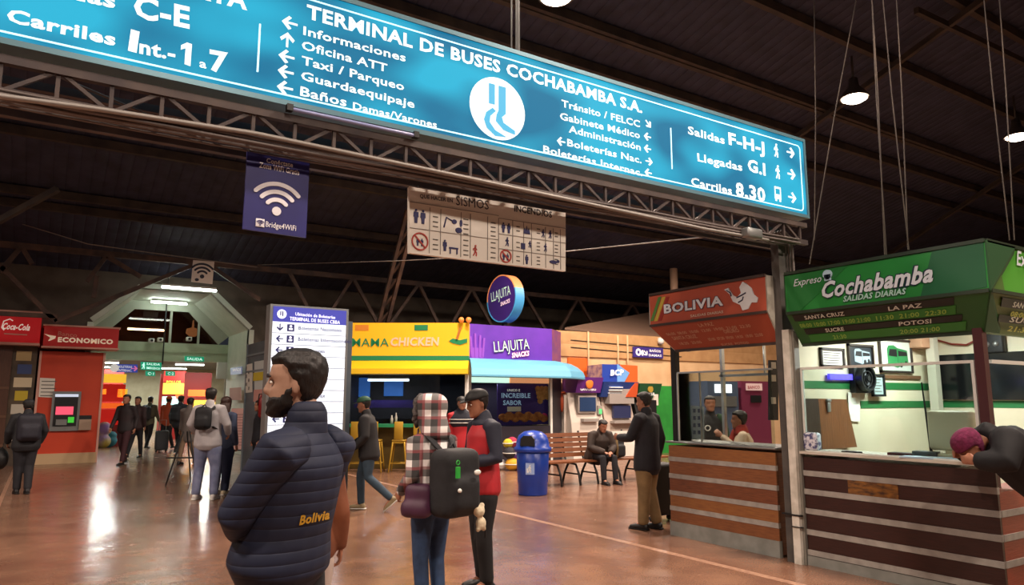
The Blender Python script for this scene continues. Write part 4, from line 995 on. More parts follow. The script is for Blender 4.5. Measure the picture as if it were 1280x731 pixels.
# leaning wooden board, printed bag, monitor, lamp, papers
t = thing('wooden_board', 'brown wooden chair-back board leaning behind the green booth counter', 'board', (7.05, 4.7, 1.1))
fbd = FX(4.68); q = [fbd.px(*p) for p in ((1003, 498), (1058, 499), (1072, 566), (1003, 566))]
q[2] = (q[2][0], 1.097); q[3] = (q[3][0], 1.097)
xm = q[0][0] + (q[1][0] - q[0][0]) * .35
b = B(fbd.M); b.flat([(xm, q[0][1]), q[1], q[2], (xm + .02, 1.097)], 0, .035); obj('panel', b, wood('board_wood', '#6b3d22', '#82502c', True), t)
b = B(fbd.M); b.flat([q[0], (xm, q[0][1]), (xm + .02, 1.097), q[3]], .0, .035); obj('dark_panel', b, wood('board_dark', '#2e1d16', '#3a251b', True), t)
b = B(fbd.M); cx_, cz_ = (q[0][0] + q[1][0]) / 2 + .04, q[0][1]; b.rbox((cx_, -.012, cz_ - .09), (.05, .02, .1), .006); b.rbox((cx_, -.012, cz_ - .02), (.07, .03, .03), .006); obj('latch', b, GREYM, t)
b = B(); c = PX(1014, 551, 6.52); b.rbox((c.x, c.y - .01, 1.1 + .09), (.1, .16, .18), .03, seg=3); obj('printed_bag', b, mat('bag_print', '#d8d6e0', .6, c2='#4a4a78', scale=22, contrast=.12), label='small white bag with dark print on the counter by the cable post', cat='bag')
t = thing('monitor', 'boxy beige monitor seen from behind on the green booth counter', 'monitor', (6.9, 3.3, 1.1))
c = PX(1190, 540, 6.82); R_ = Matrix.Rotation(-.12, 3, 'Z')
b = B(); b.rbox((c.x, c.y, 1.33), (.1, .4, .35), .025, R_); obj('back_shell', b, mat('beige_plastic', '#b9b196', .55), t)
b = B(); b.rbox((c.x - .04, c.y - .02, 1.115), (.16, .3, .03), .01, R_); b.rbox((c.x - .01, c.y, 1.16), (.05, .12, .1), .01, R_); obj('stand', b, mat('beige_plastic', '#a39c84', .55), t)
b = B(); c2 = PX(1207, 545, 6.75); b.rbox((c2.x, c2.y, 1.24), (.02, .05, .16), .008); obj('sticker', b, mat('orange_sticker', '#e09a3a', .6), t)
b = B(); p, q = PX(1152, 478, 6.9), PX(1163, 548, 6.8); q.z = 1.1; b.tube([p, (p + q) / 2, q], [.006, .01, .014], 8); b.lathe((q.x, q.y, 1.097), [(.05, 0), (.05, .015), (.015, .02)], 14); obj('desk_stick', b, BLACK, label='thin black stick standing on the counter before the beige monitor', cat='stick')
for i, (px, lab, m_, sz) in enumerate(((1065, 'small dark phone lying on the pale worktop beside the wooden board', BLACK, (.1, .16, .02)), (1140, 'black keyboard lying on the pale worktop', BLACK, (.14, .38, .025)), (1158, 'dark box of slips on the worktop before the monitor', mat('box_teal', '#26383c', .5), (.12, .2, .05)), (1165, 'pale blue folder lying at the worktop edge', mat('folder_blue', '#a9c0d4', .5), (.2, .5, .012)))):
    c = PX(px, 570, 6.55 if i in (0, 3) else 6.72); b = B(); b.rbox((c.x + (.02 if i == 3 else 0), c.y, 1.096 + sz[2] / 2), sz, .004, Matrix.Rotation(.1 * i, 3, 'Z')); obj(('phone', 'keyboard', 'slip_box', 'folder')[i], b, m_, label=lab, cat=('phone', 'keyboard', 'box', 'folder')[i])
# end wall things: dark window, switch box, white door post, wires
fe = FY(XW)
t, pts = sign_panel('dark_window', 'long black window panel on the end wall of the green booth', FY(XW - .06), [(1168, 444), (1290, 438), (1290, 500), (1176, 499)], mat('window_dark', '#0f1114', .15), .04)
b = B(); q = PY(1167, 460, 4.6); b.box(q.x - .05, q.x + .05, 4.55, 4.65, 0, 2.6); obj('door_post', b, mat('post_pale', '#b4ae9c', .6), label='pale narrow post standing before the dark window panel', cat='post')
c = PX(1240, 428, XW - .1); b = B(); b.rbox((XW - .07, c.y, c.z), (.1, .24, .24), .015); e = obj('switch_box', b, BLACK, label='black switch box on the end wall beside the maroon post', cat='box')
b = B()
for s_ in (-.05, .05): b.ball((XW - .125, c.y + s_, c.z - .02), .035, n=10)
obj('dial', b, GREYM, e)
wire('red_wire', [PX(1168, 424, XW - .05), PX(1190, 430, XW - .05), PX(1208, 431, XW - .05), PX(1216, 427, XW - .05)], .012, mat('red_wire', '#7a2a20', .5), 'dark red wire sagging on the upper end wall')
c = PY(1152, 427, 4.675); b = B(); b.rbox(c, (.3, .16, .16), .01); obj('shelf_box', b, mat('tan_box', '#b48a6c', .6), label='tan box high on the booth wall under the sign', cat='box')
tube_lamp(Vector((7.9, 3.9, 2.6)), 1.2, (1, 0, 0), 'tube lamp under the green booth roof', 'booth tube lamps', 90, hang=2.92)
tube_lamp(Vector((6.75, 5.75, 2.5)), .9, (0, 1, 0), 'tube lamp under the orange booth top', 'booth tube lamps', 60, hang=2.95)
# behind the orange booth: red cash machine booth, lit panel, dark shirt on hanger
fq2 = FX(9.6)
t = thing('cash_booth', 'maroon cash machine cabinet with pale header seen through the orange booth glass', 'cabinet', fq2.w(fq2.px(948, 560)[0], 0, 0))
x0, z1 = fq2.px(926, 476); x1, _ = fq2.px(961, 476); z0 = fq2.px(940, 552)[1]
b = B(fq2.M); b.box(x0, x1, 0, .5, 0, z1); obj('body', b, mat('maroon_panel', '#7a2c4a', .5), t)
a = fq2.px(932, 479); c = fq2.px(952, 488); b = B(fq2.M); b.box(a[0], c[0], -.02, 0, c[1], a[1]); obj('header', b, mat('header_pale', '#e0b9b4', emit=.5), t)
b = B(fq2.M); a = fq2.px(938, 494); c = fq2.px(951, 503); b.box(a[0], c[0], -.02, 0, c[1], a[1]); obj('screen', b, DARKM, t)
lettering(t, fq2, 'BANCO', (935, 486), (950, 485.5), 4, mat('header_red', '#b0323a', .5), d=-.025)
t = thing('lit_cabinet', 'blue-grey cash machine with white glowing screen seen through the booth glass', 'cabinet', fq2.w(fq2.px(905, 560)[0], 0, 0))
x0, z1 = fq2.px(884, 476); x1, _ = fq2.px(922, 476)
b = B(fq2.M); b.box(x0, x1, 0, .5, 0, z1); obj('body', b, mat('blue_grey', '#4a5a74', .5), t)
a = fq2.px(893, 480); c = fq2.px(914, 491); b = B(fq2.M); b.box(a[0], c[0], -.02, 0, c[1], a[1]); obj('screen', b, mat('screen_white', '#f4fbff', emit=1.6), t)
a = fq2.px(888, 495); c = fq2.px(920, 508); b = B(fq2.M); b.box(a[0], c[0], -.03, 0, c[1], a[1]); obj('fascia', b, GREYM, t)
# printed sheets on the booth glass
fsh = FY(XF + .06)
t, _ = sign_panel('posted_sheet', 'pale printed sheets stuck inside the far end of the orange booth glass', fsh, [(863, 507), (880, 508), (880, 549), (864, 548)], mat('sheet_blue', '#c4d0da', .6), .004)
b = B(fsh.M)
for j in range(4):
    for px in (868, 874): a = fsh.px(px, 513 + 9 * j); b.box(a[0] - .02, a[0] + .02, -.003, -.001, a[1] - .025, a[1] + .02)
obj('print', b, mat('print_navy', '#3c4a78', .7), t)
c = PX(1000, 1, 7); fsk = FX(5.05)
t, _ = sign_panel('notice_strip', 'column of dark and white notices at the near end of the orange booth', FX(5.06), [(962, 450), (973, 450), (973, 525), (962, 525)], mat('strip_dark', '#22262e', .5), .02)
b = B(FX(5.06).M)
for y in (456, 472, 500): a = FX(5.06).px(967, y); b.box(a[0] - .04, a[0] + .035, -.004, 0, a[1] - .04, a[1] + .03)
obj('white_card', b, PAPER, t)

# ================================================================== yellow chicken restaurant front
pa, pb = XY(D(430, 480, 17.4)), XY(D(586, 480, 17.4))
fm_ = Fr(pa, pb - pa); LM = (pb - pa).length
YEL = mat('sign_yellow', '#e8a812', .5, emit=.3); YEL2 = mat('awning_yellow', '#e0b414', .5, emit=.08); GRS = mat('stripe_green2', '#17784a', .5, emit=.05)
t = thing('restaurant_front', 'yellow restaurant front with green and pink chicken lettering over dark glass', 'shopfront', fm_.w(0, 0, 0))
zt, za, zs, zw = 3.44, fm_.px(500, 445)[1], fm_.px(500, 451)[1], fm_.px(500, 468)[1]
b = B(fm_.M); b.box(0, LM, -.15, .3, za, zt); obj('fascia', b, YEL, t)
b = B(fm_.M); b.box(0, LM, -.16, .3, zs, za); obj('green_stripe', b, GRS, t)
b = B(fm_.M); b.prism([(0, -.15, zs), (0, -.55, zw + .12), (0, -.55, zw), (0, .3, zw), (0, .3, zs)], (LM, 0, 0)); obj('awning', b, YEL2, t)
b = B(fm_.M); b.box(LM - .09, LM, -.05, .06, 0, zw); b.box(0, .06, -.05, .06, 0, zw); obj('pillar', b, WHITE, t)
f_ = Fr(fm_.w(0, -.15, 0), fm_.ux)
lettering(t, f_, 'MAMA', (440, 433), (486, 433), 11, mat('letter_green', '#0f7a4c', .5, emit=.05), bold=.004, d=-.02)
lettering(t, f_, 'CHICKEN', (488, 432), (549, 431.5), 10.5, mat('letter_pink', '#f0b49a', .5, emit=.2), bold=.03, shear=.1, d=-.02)
b = B(f_.M); b.flat([f_.px(*p) for p in ((561, 426), (566, 423), (575, 425), (584, 423), (584, 428), (575, 431), (566, 429))], -.02, -.001); obj('hand_emblem', b, mat('letter_green', '#0f7a4c'), t)
b = B(f_.M); p, q = f_.px(571, 424), f_.px(576, 409); b.bar((p[0], -.03, p[1]), (q[0], -.03, q[1]), .05); obj('drumstick', b, mat('drum_brown', '#a8641e', .5), t)
for px in (444, 518): 
    b = B(f_.M); a = f_.px(px, 413); c = f_.px(px + 17, 406); b.box(a[0], c[0], -.012, -.001, a[1], c[1]); obj('tag', b, mat('tag_orange', '#d98428', .5) if px < 500 else GRS, t)
for px in (577, 586):
    b = B(f_.M); a = f_.px(px, 404); b.ball((a[0], -.1, 3.5), .07, n=10); b.box(a[0] - .03, a[0] + .03, -.12, 0, 3.44, 3.5); obj('spotlight', b, mat('spot_orange', '#d87a34', .5, emit=.5), t)
INT = mat('interior_dark', '#1d1a22', .7); BND = mat('violet_band', '#3d2a78', .5, emit=.12)
b = B(fm_.M); b.box(.06, LM - .09, 0, .02, 1.05, zw); obj('window_pane', b, glass('shop_glass', '#b9bcc4'), t)
zb0, zb1 = fm_.px(500, 510)[1], fm_.px(500, 500)[1]
b = B(fm_.M); b.box(.06, LM - .85, .9, .95, zb0, zb1 + .0); obj('violet_band', b, BND, t)
zc = fm_.px(500, 531)[1]
b = B(fm_.M); b.box(.02, LM - .1, -.42, .05, zc - .04, zc + .03); obj('bar_shelf', b, GRS, t)
b = B(fm_.M); b.box(.02, LM - .09, 0, .1, 0, zc - .04); obj('low_wall', b, mat('olive_panel', '#5c4a1e', .6, c2='#6f5a24', scale=3), t)
b = B(fm_.M); b.box(0, LM - 1.1, 1.75, 1.8, 0, 3.2); b.box(-.05, 0, .3, 1.75, 0, 3.2); b.prism([(LM - .1, .05, 0), (LM - 1.15, 1.75, 0), (LM - 1.1, 1.78, 0), (LM - .05, .08, 0)], (0, 0, 3.2)); b.prism([(0, .3, 2.95), (LM - .25, .3, 2.95), (LM - 1.1, 1.75, 2.95), (0, 1.75, 2.95)], (0, 0, .05)); obj('inner_wall', b, INT, t)
b = B(fm_.M); b.box(.3, LM - 1.2, 1.0, 1.4, 0, 1.15); obj('service_counter', b, mat('counter_dark', '#33303a', .5), t)
SCR = mat('screen_blue', '#3f7fd0', emit=1.0)
for px, py, w_, h_ in ((454, 484, .35, .5), (492, 484, .5, .45)):
    x, z = fm_.px(px, py, 1.7); b = B(fm_.M); b.box(x - w_ / 2, x + w_ / 2, 1.69, 1.745, z - h_ / 2, z + h_ / 2); obj('menu_screen', b, SCR, t)
for px, w_ in ((474, .9), (497, .9)):
    x, z = fm_.px(px, 475, .8); tube_lamp(fm_.w(x, .8, min(z, 2.85)), .55, fm_.ux, 'short white tube lamp inside the yellow restaurant front', 'tube lamps in the restaurant', 14)
# bar stools
STY = mat('stool_yellow', '#b08a28', .45, .3)
def stool(p, R_):
    t = thing('bar_stool', 'yellow metal bar stool at the green bar shelf of the restaurant', 'stool', p, 'yellow stools at the restaurant bar')
    p = Vector(p)
    b = B(Matrix.Translation(p) @ R_.to_4x4()); b.rbox((0, 0, .70), (.31, .31, .03), .012); b.box(-.145, .145, -.145, .145, .64, .695); obj('seat', b, STY, t)
    b = B(Matrix.Translation(p) @ R_.to_4x4()); b.rbox((0, -.15, .92), (.2, .02, .4), .008); obj('backrest', b, STY, t)
    for sx in (-1, 1):
        for sy in (-1, 1):
            b = B(Matrix.Translation(p) @ R_.to_4x4()); b.tube([(sx * .13, sy * .13, .66), (sx * .2, sy * .2, .012)], [.022, .016], 8); obj('leg', b, STY, t)
    b = B(Matrix.Translation(p) @ R_.to_4x4())
    for (x0, y0, x1, y1_) in ((-.18, -.18, .18, -.18), (.18, -.18, .18, .18), (.18, .18, -.18, .18), (-.18, .18, -.18, -.18)): b.tube([(x0, y0, .2), (x1, y1_, .2)], .01, 6)
    obj('foot_ring', b, STY, t)
    return t
Rm = Matrix.Rotation(math.atan2(fm_.ux.y, fm_.ux.x), 3, 'Z')
st0 = None
for px in (445, 468, 499, 523, 548):
    x, _ = fm_.px(px, 560, -.75); p = fm_.w(x, -.75, 0)
    if st0 is None: st0 = stool(p, Rm)
    else: copy_tree(st0, p)
b = B(fm_.M)
for i, (u, r, h) in enumerate(((1.2, .035, .2), (1.3, .03, .26), (1.75, .03, .18))):
    bb = B(fm_.M); bb.lathe((u, -.2, zc + .03), [(r, 0), (r, h * .6), (r * .45, h * .8), (r * .45, h)], 12); obj('sauce_bottle', bb, mat('bottle_pale', '#a9a49a', .3), label=('pale sauce bottle on the restaurant bar shelf, nearer the cap-wearing walker', 'taller pale sauce bottle on the restaurant bar shelf', 'small sauce bottle standing apart on the restaurant bar shelf')[i], cat='bottle')

# ================================================================== violet snack booth
YL = 15.4
fl = FX(YL); VIO = mat('violet_fascia', '#542a9c', .5, c2='#6a32b4', scale=1.2, emit=.12); VIO2 = mat('violet_dark', '#38206e', .5); LBL = mat('awning_blue', '#5fa6c6', .5)
p0 = pb.x + .06
p0 = max(p0, fl.px(587, 430)[0]); p1 = fl.px(690, 430)[0]; p2 = p1 + .75
t = thing('snack_booth', 'violet snack booth with light blue awning and poster window', 'booth', (p0, YL, 0))
zt, zf, zw = 3.46, 2.62, 2.2
b = B(); b.box(p0, p1, YL, YL + .12, zf, zt); obj('fascia', b, VIO, t)
b = B(); b.prism([(p1, YL, zf), (p2, YL + .62, zf), (p2, YL + .74, zf), (p1, YL + .12, zf)], (0, 0, zt - zf)); obj('corner_fascia', b, mat('violet_corner', '#6a3a78', .5, c2='#8a4a6a', scale=5), t)
b = B(); n_ = 6
prof = [(0, zf), (-.18, zf - .04), (-.36, zf - .14), (-.5, zf - .27), (-.56, zf - .42), (-.56, zf - .46)]
path = [(p0, YL, -.45, -1), (p1 + .1, YL, .2, -1), (p2 + .1, YL + .62, .75, -.75)]
vs = []
for (x, y, nx, ny) in path:
    for (o_, z) in prof: vs.append((x - nx * o_ * 1.0, y - ny * o_, z))
    for (o_, z) in prof[::-1]: vs.append((x - nx * (o_ + .03), y - ny * (o_ + .03), z - .02))
m = 12; fs_ = []
for i in range(2):
    for k in range(m): fs_.append((i * m + k, i * m + (k + 1) % m, (i + 1) * m + (k + 1) % m, (i + 1) * m + k))
fs_ += [tuple(range(m)), tuple(range(2 * m, 3 * m))]
b.add(vs, fs_); obj('awning', b, LBL, t)
fL = FX(YL)
lettering(t, fL, 'LLAJUITA', (618, 440), (662, 436), 14, mat('mint_letters', '#bfe0d0', .5, emit=.25), bold=.0, d=-.03, outline=mat('letter_deep', '#2a1454', .5))
lettering(t, fL, 'SNACKS', (640, 447), (662, 444), 6, mat('white_pink', '#f0d8ec', .5, emit=.25), bold=.04, shear=.2, d=-.03, outline=mat('letter_pink2', '#c0307a', .5))
b = B(fL.M); a = fL.px(597, 432)
for dx, dz in ((-.16, .22), (-.06, .3), (.05, .26), (.14, .2)): b.bar((a[0] + dx, -.012, a[1] - .28), (a[0] + dx * 1.3, -.012, a[1] + dz), .02, .05)
b.flat([(a[0] - .18, a[1] - .35), (a[0] + .16, a[1] - .35), (a[0] + .2, a[1] - .05), (a[0] - .22, a[1] - .05)], -.01, -.001); obj('fries_drawing', b, mat('violet_light', '#8a4ac0', .5), t)
ftk = mat('booth_frame', '#26222c', .5)
zb = .95
for xx in (p0, p1 - .06): b = B(); b.box(xx, xx + .06, YL, YL + .1, 0, zf); obj('frame_post', b, WHITE, t)
b = B(); b.box(p0, p1, YL + .02, YL + .3, 0, zb); b.prism([(p1, YL, 0), (p2, YL + .62, 0), (p2, YL + .72, 0), (p1, YL + .12, 0)], (0, 0, zf)); obj('base', b, ftk, t)
b = B(); b.box(p0, p1, YL + .12, YL + 1, zt - .06, zt); obj('roof_board', b, VIO2, t)
b = B(); b.box(p0 + .06, p1 - .06, YL + .04, YL + .06, zb, zf); obj('window_pane', b, GLASS, t)
b = B(); b.box(p0, p1, YL + .95, YL + 1.0, 0, zf); b.box(p0, p1, YL + .12, YL + 1, zf - .03, zf); obj('inner_wall', b, mat('inner_violet', '#241634', .6), t)
x0, z0 = fL.px(622, 478, .2); x1, z1 = fL.px(686, 530, .2)
b = B(); b.box(x0, x1, YL + .2, YL + .22, z1, z0); po = obj('poster', b, mat('poster_violet', '#33205e', .5, emit=.1), t)
fP = FX(YL + .2)
lettering(po, fP, 'UNICO E', (634, 489), (650, 489), 3, WLET); lettering(po, fP, 'INCREIBLE', (627, 497), (663, 497), 6, mat('poster_letters', '#a9c8ea', .5, emit=.3)); lettering(po, fP, 'SABOR', (629, 506), (652, 506), 6, mat('poster_letters', '#a9c8ea'))
b = B(); a = fP.px(634, 508); c = fP.px(651, 514); b.box(a[0], c[0], YL + .19, YL + .199, c[1], a[1]); obj('price_card', b, PAPER, po)
BRG = mat('burger', '#8a4a24', .6, c2='#c08040', scale=9, emit=.05); CHK = mat('nuggets', '#c08a50', .6, c2='#a06a34', scale=14, emit=.05)
b = B()
for i in range(14): a = fP.px(628 + 4.2 * i * .95, 521 + 2.5 * math.sin(i * 2.1)); b.ball((a[0], YL + .19, a[1]), (.13, .02, .09), n=8)
obj('food_picture', b, BRG, po)
b = B()
for i in range(10): a = fP.px(672 + 5 * (i % 3) + (i // 3), 486 + 5 * (i // 3)); b.ball((a[0], YL + .19, a[1]), (.09, .02, .08), n=8)
obj('food_picture', b, CHK, po)
b = B(); a = fP.px(680, 521); b.disc(a, .1, .1, YL + .185, YL + .199); obj('round_mark', b, mat('mark_pink', '#c02a6a', .5), po)
for (xa, xb, m_) in ((589, 636, mat('strip_green_white', '#d8f4e4', emit=1.3)), (637, 686, mat('strip_orange', '#f0a070', emit=.8))):
    a = fL.px(xa, 474, .1); c = fL.px(xb, 474, .1); b = B(); b.box(a[0], c[0], YL + .07, YL + .14, zw - .17, zw - .03); obj('strip_light', b, m_, t)
l = bpy.data.lights.new('strip_light', 'AREA'); l.shape = 'RECTANGLE'; l.size = 1.8; l.size_y = .1; l.energy = 16; o = bpy.data.objects.new('strip_light', l); C.objects.link(o); o.parent = t; o.location = ((p1 - p0) / 2, .25, zw - .2)
# round sign on top
uy = FH * math.cos(math.radians(52)) + RT * math.sin(math.radians(52)); c = PY(627, 373, YL + .3)
fr = Fr((c.x, c.y), (uy.y, -uy.x))
t = thing('round_sign', 'round violet drum sign with blue and orange rim above the snack booth', 'sign', (c.x, c.y, 3.46))
zc = c.z; Rr = .62
b = B(fr.M); b.disc((0, zc), Rr - .03, Rr - .03, -.012, .2, 48); obj('face', b, mat('violet_disc', '#3a1d70', .5, c2='#33246e', scale=1), t)
b = B(fr.M); b.ring((0, zc), Rr - .03, Rr, -.02, .26, -PI * .98, PI * .12, 40); obj('blue_rim', b, mat('rim_blue', '#3f93c8', .5, emit=.1), t)
b = B(fr.M); b.ring((0, zc), Rr - .03, Rr, -.02, .26, PI * .12, PI * 1.02, 40); obj('orange_rim', b, mat('rim_orange', '#e0905a', .5, emit=.1), t)
b = B(fr.M); put_text(b, 'LLAJUITA', (-.4, zc - .05), (.42, zc + .06), .26, -.03, .0); obj('lettering', b, mat('mint_letters', '#bfe0d0'), t)
b = B(fr.M); put_text(b, 'SNACKS', (.0, zc - .2), (.4, zc - .14), .1, -.03, .03, .2); obj('lettering', b, mat('white_pink', '#f0d8ec'), t)
b = B(fr.M); b.box(-.05, .05, .05, .15, 3.46, zc - Rr + .03); obj('foot', b, DARKM, t)

# ================================================================== cash machines by the tan wall
YA = 15.6; fA = FX(YA)
WPL = mat('machine_white', '#d6cdc2', .45); GPL = mat('machine_grey', '#9a938e', .45)
def atm(label, px0, px1, pyt, head_m, body_m, decor, h0, h1):
    x0, z1 = fA.px(px0, pyt); x1, _ = fA.px(px1, pyt); hx0, hx1 = fA.px(h0, pyt)[0], fA.px(h1, pyt)[0]; t = thing('cash_machine', label, 'cash machine', ((x0 + x1) / 2, YA, 0)); w_ = x1 - x0
    zh = z1 - .42
    b = B(); b.prism([(x0 + .02, YA + .02, 0), (x0 + .02, YA + .12, 1.0), (x0 + .02, YA + .3, zh), (x0 + .02, YA + .7, zh), (x0 + .02, YA + .7, 0)], (w_ - .04, 0, 0)); obj('body', b, body_m, t)
    b = B(); b.prism([(hx0, YA + .1, zh), (hx0, YA - .05, z1), (hx0, YA + .7, z1), (hx0, YA + .7, zh)], (hx1 - hx0, 0, 0)); obj('header', b, head_m, t)
    decor(t, x0, x1, zh, z1, w_)
    return t
def dec_a(t, x0, x1, zh, z1, w_):
    f = FX(YA + .05); b = B(); b.ball(((x0 + x1) / 2, YA + .0, zh + .25), (.13, .03, .15), n=14); obj('emblem', b, mat('emblem_orange', '#d8762c', .5, emit=.1), t)
    b = B(); put_text(b, 'GANADERO', (x0 + .3, zh + .06), (x1 - .3, zh + .06), .07, YA + .06, .02); obj('lettering', b, WLET, t)
    b = B(); b.box(x0 + .25, x1 - .25, YA + .1, YA + .24, 1.25, 1.72); obj('screen_bezel', b, GPL, t)
    b = B(); b.box(x0 + .3, x1 - .3, YA + .08, YA + .12, 1.3, 1.68); obj('screen', b, mat('screen_navy', '#2a3c5c', .2, emit=.25), t)
    b = B(); b.box(x1 - .2, x1 - .06, YA + .1, YA + .2, 1.2, 1.45); b.box(x0 + .35, x0 + .9, YA + .0, YA + .16, 1.02, 1.1); obj('keypad', b, GPL, t)
    b = B(); b.box(x1 - .18, x1 - .08, YA + .085, YA + .11, 1.22, 1.36); obj('card_slot', b, mat('slot_green', '#58c47a', emit=.5), t)
    b = B(); b.ball((x0 - .02, YA + .4, 1.55), (.16, .09, .3), n=16); obj('side_emblem', b, mat('emblem_red', '#b8502a', .5), t)
    b = B(); b.box(x0 - .08, x0 + .02, YA + .3, YA + .7, 0, zh - .05); obj('side_panel', b, WPL, t)
def dec_b(t, x0, x1, zh, z1, w_):
    f = FX(YA - .03)
    b = B(); b.prism([(x0 + w_ * .62, YA - .0, zh + .0), (x1, YA - .0, zh), (x1, YA - .058, z1 - .02), (x0 + w_ * .9, YA - .058, z1 - .02)], (0, .04, 0)); obj('orange_flash', b, mat('flash_orange', '#c8542a', .5), t)
    for k in range(3): b = B(); b.box(x0 + .1, x0 + w_ * .5, YA + .02 - .035 * k, YA + .06, zh + .1 + .08 * k, zh + .12 + .08 * k); obj('text_line', b, WLET, t)
    b = B(); b.box(x0 + .12, x1 - .1, YA + .02, YA + .3, 1.5, 1.95); obj('hood', b, GPL, t)
    b = B(); b.box(x0 + .3, x1 - .2, YA + .06, YA + .14, 1.1, 1.45); obj('screen', b, mat('screen_dim', '#2e3250', .25, emit=.25), t)
    b = B(); b.box(x0 + .2, x1 - .15, YA - .08, YA + .12, .96, 1.03); obj('keypad', b, GPL, t)
def dec_c(t, x0, x1, zh, z1, w_):
    b = B(); b.disc(((x0 + x1) / 2, zh + .26), .1, .1, YA - .02, YA + .02, 20); obj('emblem', b, mat('emblem_gold', '#a88a34', .5), t)
    b = B(); put_text(b, 'FASSIL', (x0 + .25, zh + .08), (x1 - .2, zh + .08), .08, YA + .03, .02); obj('lettering', b, WLET, t)
    b = B(); b.box(x0 + .2, x1 - .15, YA + .05, YA + .14, 1.2, 1.6); obj('screen', b, DARKM, t)
    b = B(); b.box(x1 - .24, x1 - .06, YA + .06, YA + .18, 1.45, 1.85); obj('side_card', b, WPL, t)
atm('white cash machine with violet header and orange emblem beside the snack booth', 716, 757, 471, mat('header_violet', '#6a2f92', .5), WPL, dec_a, 722, 753)
atm('grey cash machine with dark blue header and orange flash', 758, 796, 477, mat('header_blue', '#1f3f86', .5), mat('machine_beige', '#b8a99c', .45), dec_b, 754, 797)
atm('dark green cash machine nearest the green wall, partly behind the man in khaki trousers', 799, 826, 479, mat('header_green', '#1f5a38', .5), DARKM, dec_c, 799, 826)
# blue bank board over the machines
fB = FX(16.2)
t, _ = sign_panel('bank_board', 'blue bank board with white letters and orange end above the cash machines', fB, [(752, 455), (775, 455.5), (775, 477), (752, 477)], mat('board_blue', '#23409c', .5, emit=.1), .06)
b = B(fB.M); b.flat([fB.px(*p) for p in ((735, 457), (752, 455), (752, 477), (735, 474))], -.02, .05); obj('photo_end', b, mat('photo_mix', '#5a3a5a', .5, c2='#a07a6a', scale=7), t)
b = B(fB.M); b.flat([fB.px(*p) for p in ((775, 455.5), (797, 457), (797, 478), (775, 477))], -.0, .05); obj('orange_end', b, mat('board_orange', '#d8642a', .5), t)
b = B(fB.M); b.flat([fB.px(*p) for p in ((771, 455), (786, 466), (780, 477), (771, 477))], -.03, -.002); obj('blue_wedge', b, mat('wedge_blue', '#6fa0d8', .5, emit=.2), t)
lettering(t, fB, 'BCP', (763, 469), (780, 468.5), 7, WLET, bold=.05, d=-.05, shear=.15)
# pale round plate on green wall
b = B(); q = PY(850, 512, YW - .06); b.rbox(q, (.14, .06, .5), .01); obj('wall_box', b, PAPER, label='narrow pale box on the green lower wall by the black booth post', cat='box')

# ================================================================== blue litter bin
TB = mat('bin_blue', '#173a9a', .35, c2='#1b43ac', scale=3)
p = G(666, 618); t = thing('litter_bin', 'blue plastic litter bin with domed swing lid', 'bin', (p.x, p.y, 0))
b = B(); b.lathe((p.x, p.y, 0), [(.24, .0), (.25, .02), (.255, .2), (.265, .22), (.265, .36), (.27, .38), (.285, .74), (.27, .75)], 28); obj('body', b, TB, t)
b = B(); b.lathe((p.x, p.y, 0), [(.30, .72), (.325, .73), (.325, .79), (.29, .81), (.28, .9), (.24, 1.0), (.15, 1.06), (.04, 1.08)], 28); obj('lid', b, TB, t)
v = Vector((-p.x, -p.y, 0)).normalized(); v = (v + Vector((-.75, .1, 0)) * .6).normalized(); pr = Vector((-v.y, v.x, 0))
frb = Fr((p.x + v.x * .27, p.y + v.y * .27), (-pr.x, -pr.y) if False else (Vector((-v.y, v.x, 0)) if (Vector((0, 0, 1)).cross(Vector((-v.y, v.x, 0)))).dot(-v) > 0 else Vector((v.y, -v.x, 0))))
b = B(frb.M); b.flat([(-.13, .83), (.13, .83), (.12, .95), (.07, 1.0), (-.07, 1.0), (-.12, .95)], -.02, .06); obj('opening', b, BLACK, t)
b = B(frb.M); b.ring((0, .86), .0, .001, 0, .001, 0, PI, 4); 
v = Vector((-p.x, -p.y, 0)).normalized(); frb = Fr((p.x + v.x * .272, p.y + v.y * .272), (-v.y, v.x)) ; 
if frb.uy.dot(v) > 0: frb = Fr((p.x + v.x * .272, p.y + v.y * .272), (v.y, -v.x))
b = B(frb.M); b.box(-.12, .03, -.004, .02, .36, .55); e = obj('sticker', b, mat('sticker_blue', '#8fa8d8', .5), t)
b = B(frb.M); walker(b, (-.05, .455), .13, -.009, -.004); b.box(-.1, -.075, -.009, -.004, .39, .46); obj('symbol', b, WHITE, e)

# ================================================================== slatted benches
BW = wood('bench_wood', '#6a3d24', '#85502f')
def bench(x0, x1, y, label):
    t = thing('bench', label, 'bench', (x0, y, 0))
    for i in range(5): b = B(); b.box(x0, x1, y + i * .09, y + .075 + i * .09, .42, .45); obj('seat_slat', b, BW, t)
    for i in range(5): z = .5 + i * .095; b = B(); b.prism([(x0, y + .44 + i * .025, z), (x0, y + .465 + i * .025, z), (x0, y + .485 + i * .025, z + .075), (x0, y + .46 + i * .025, z + .075)], (x1 - x0, 0, 0)); obj('back_slat', b, BW, t)
    for x in (x0 + .25, (x0 + x1) / 2, x1 - .25):
        b = B()
        b.tube([(x, y - .02, .0), (x, y + .02, .2), (x, y + .12, .38), (x, y + .42, .4), (x, y + .5, .6), (x, y + .6, .98)], .022, 8)
        b.tube([(x, y + .55, 0), (x, y + .48, .2), (x, y + .36, .38)], .022, 8); b.tube([(x, y + .02, .2), (x, y + .48, .2)], .016, 6); obj('iron_leg', b, BLACK, t)
    return t
yb_ = 11.15
bench(PY(688, 590, yb_).x, PY(752, 590, yb_).x + .15, yb_, 'slatted wooden bench with iron legs beside the blue bin')
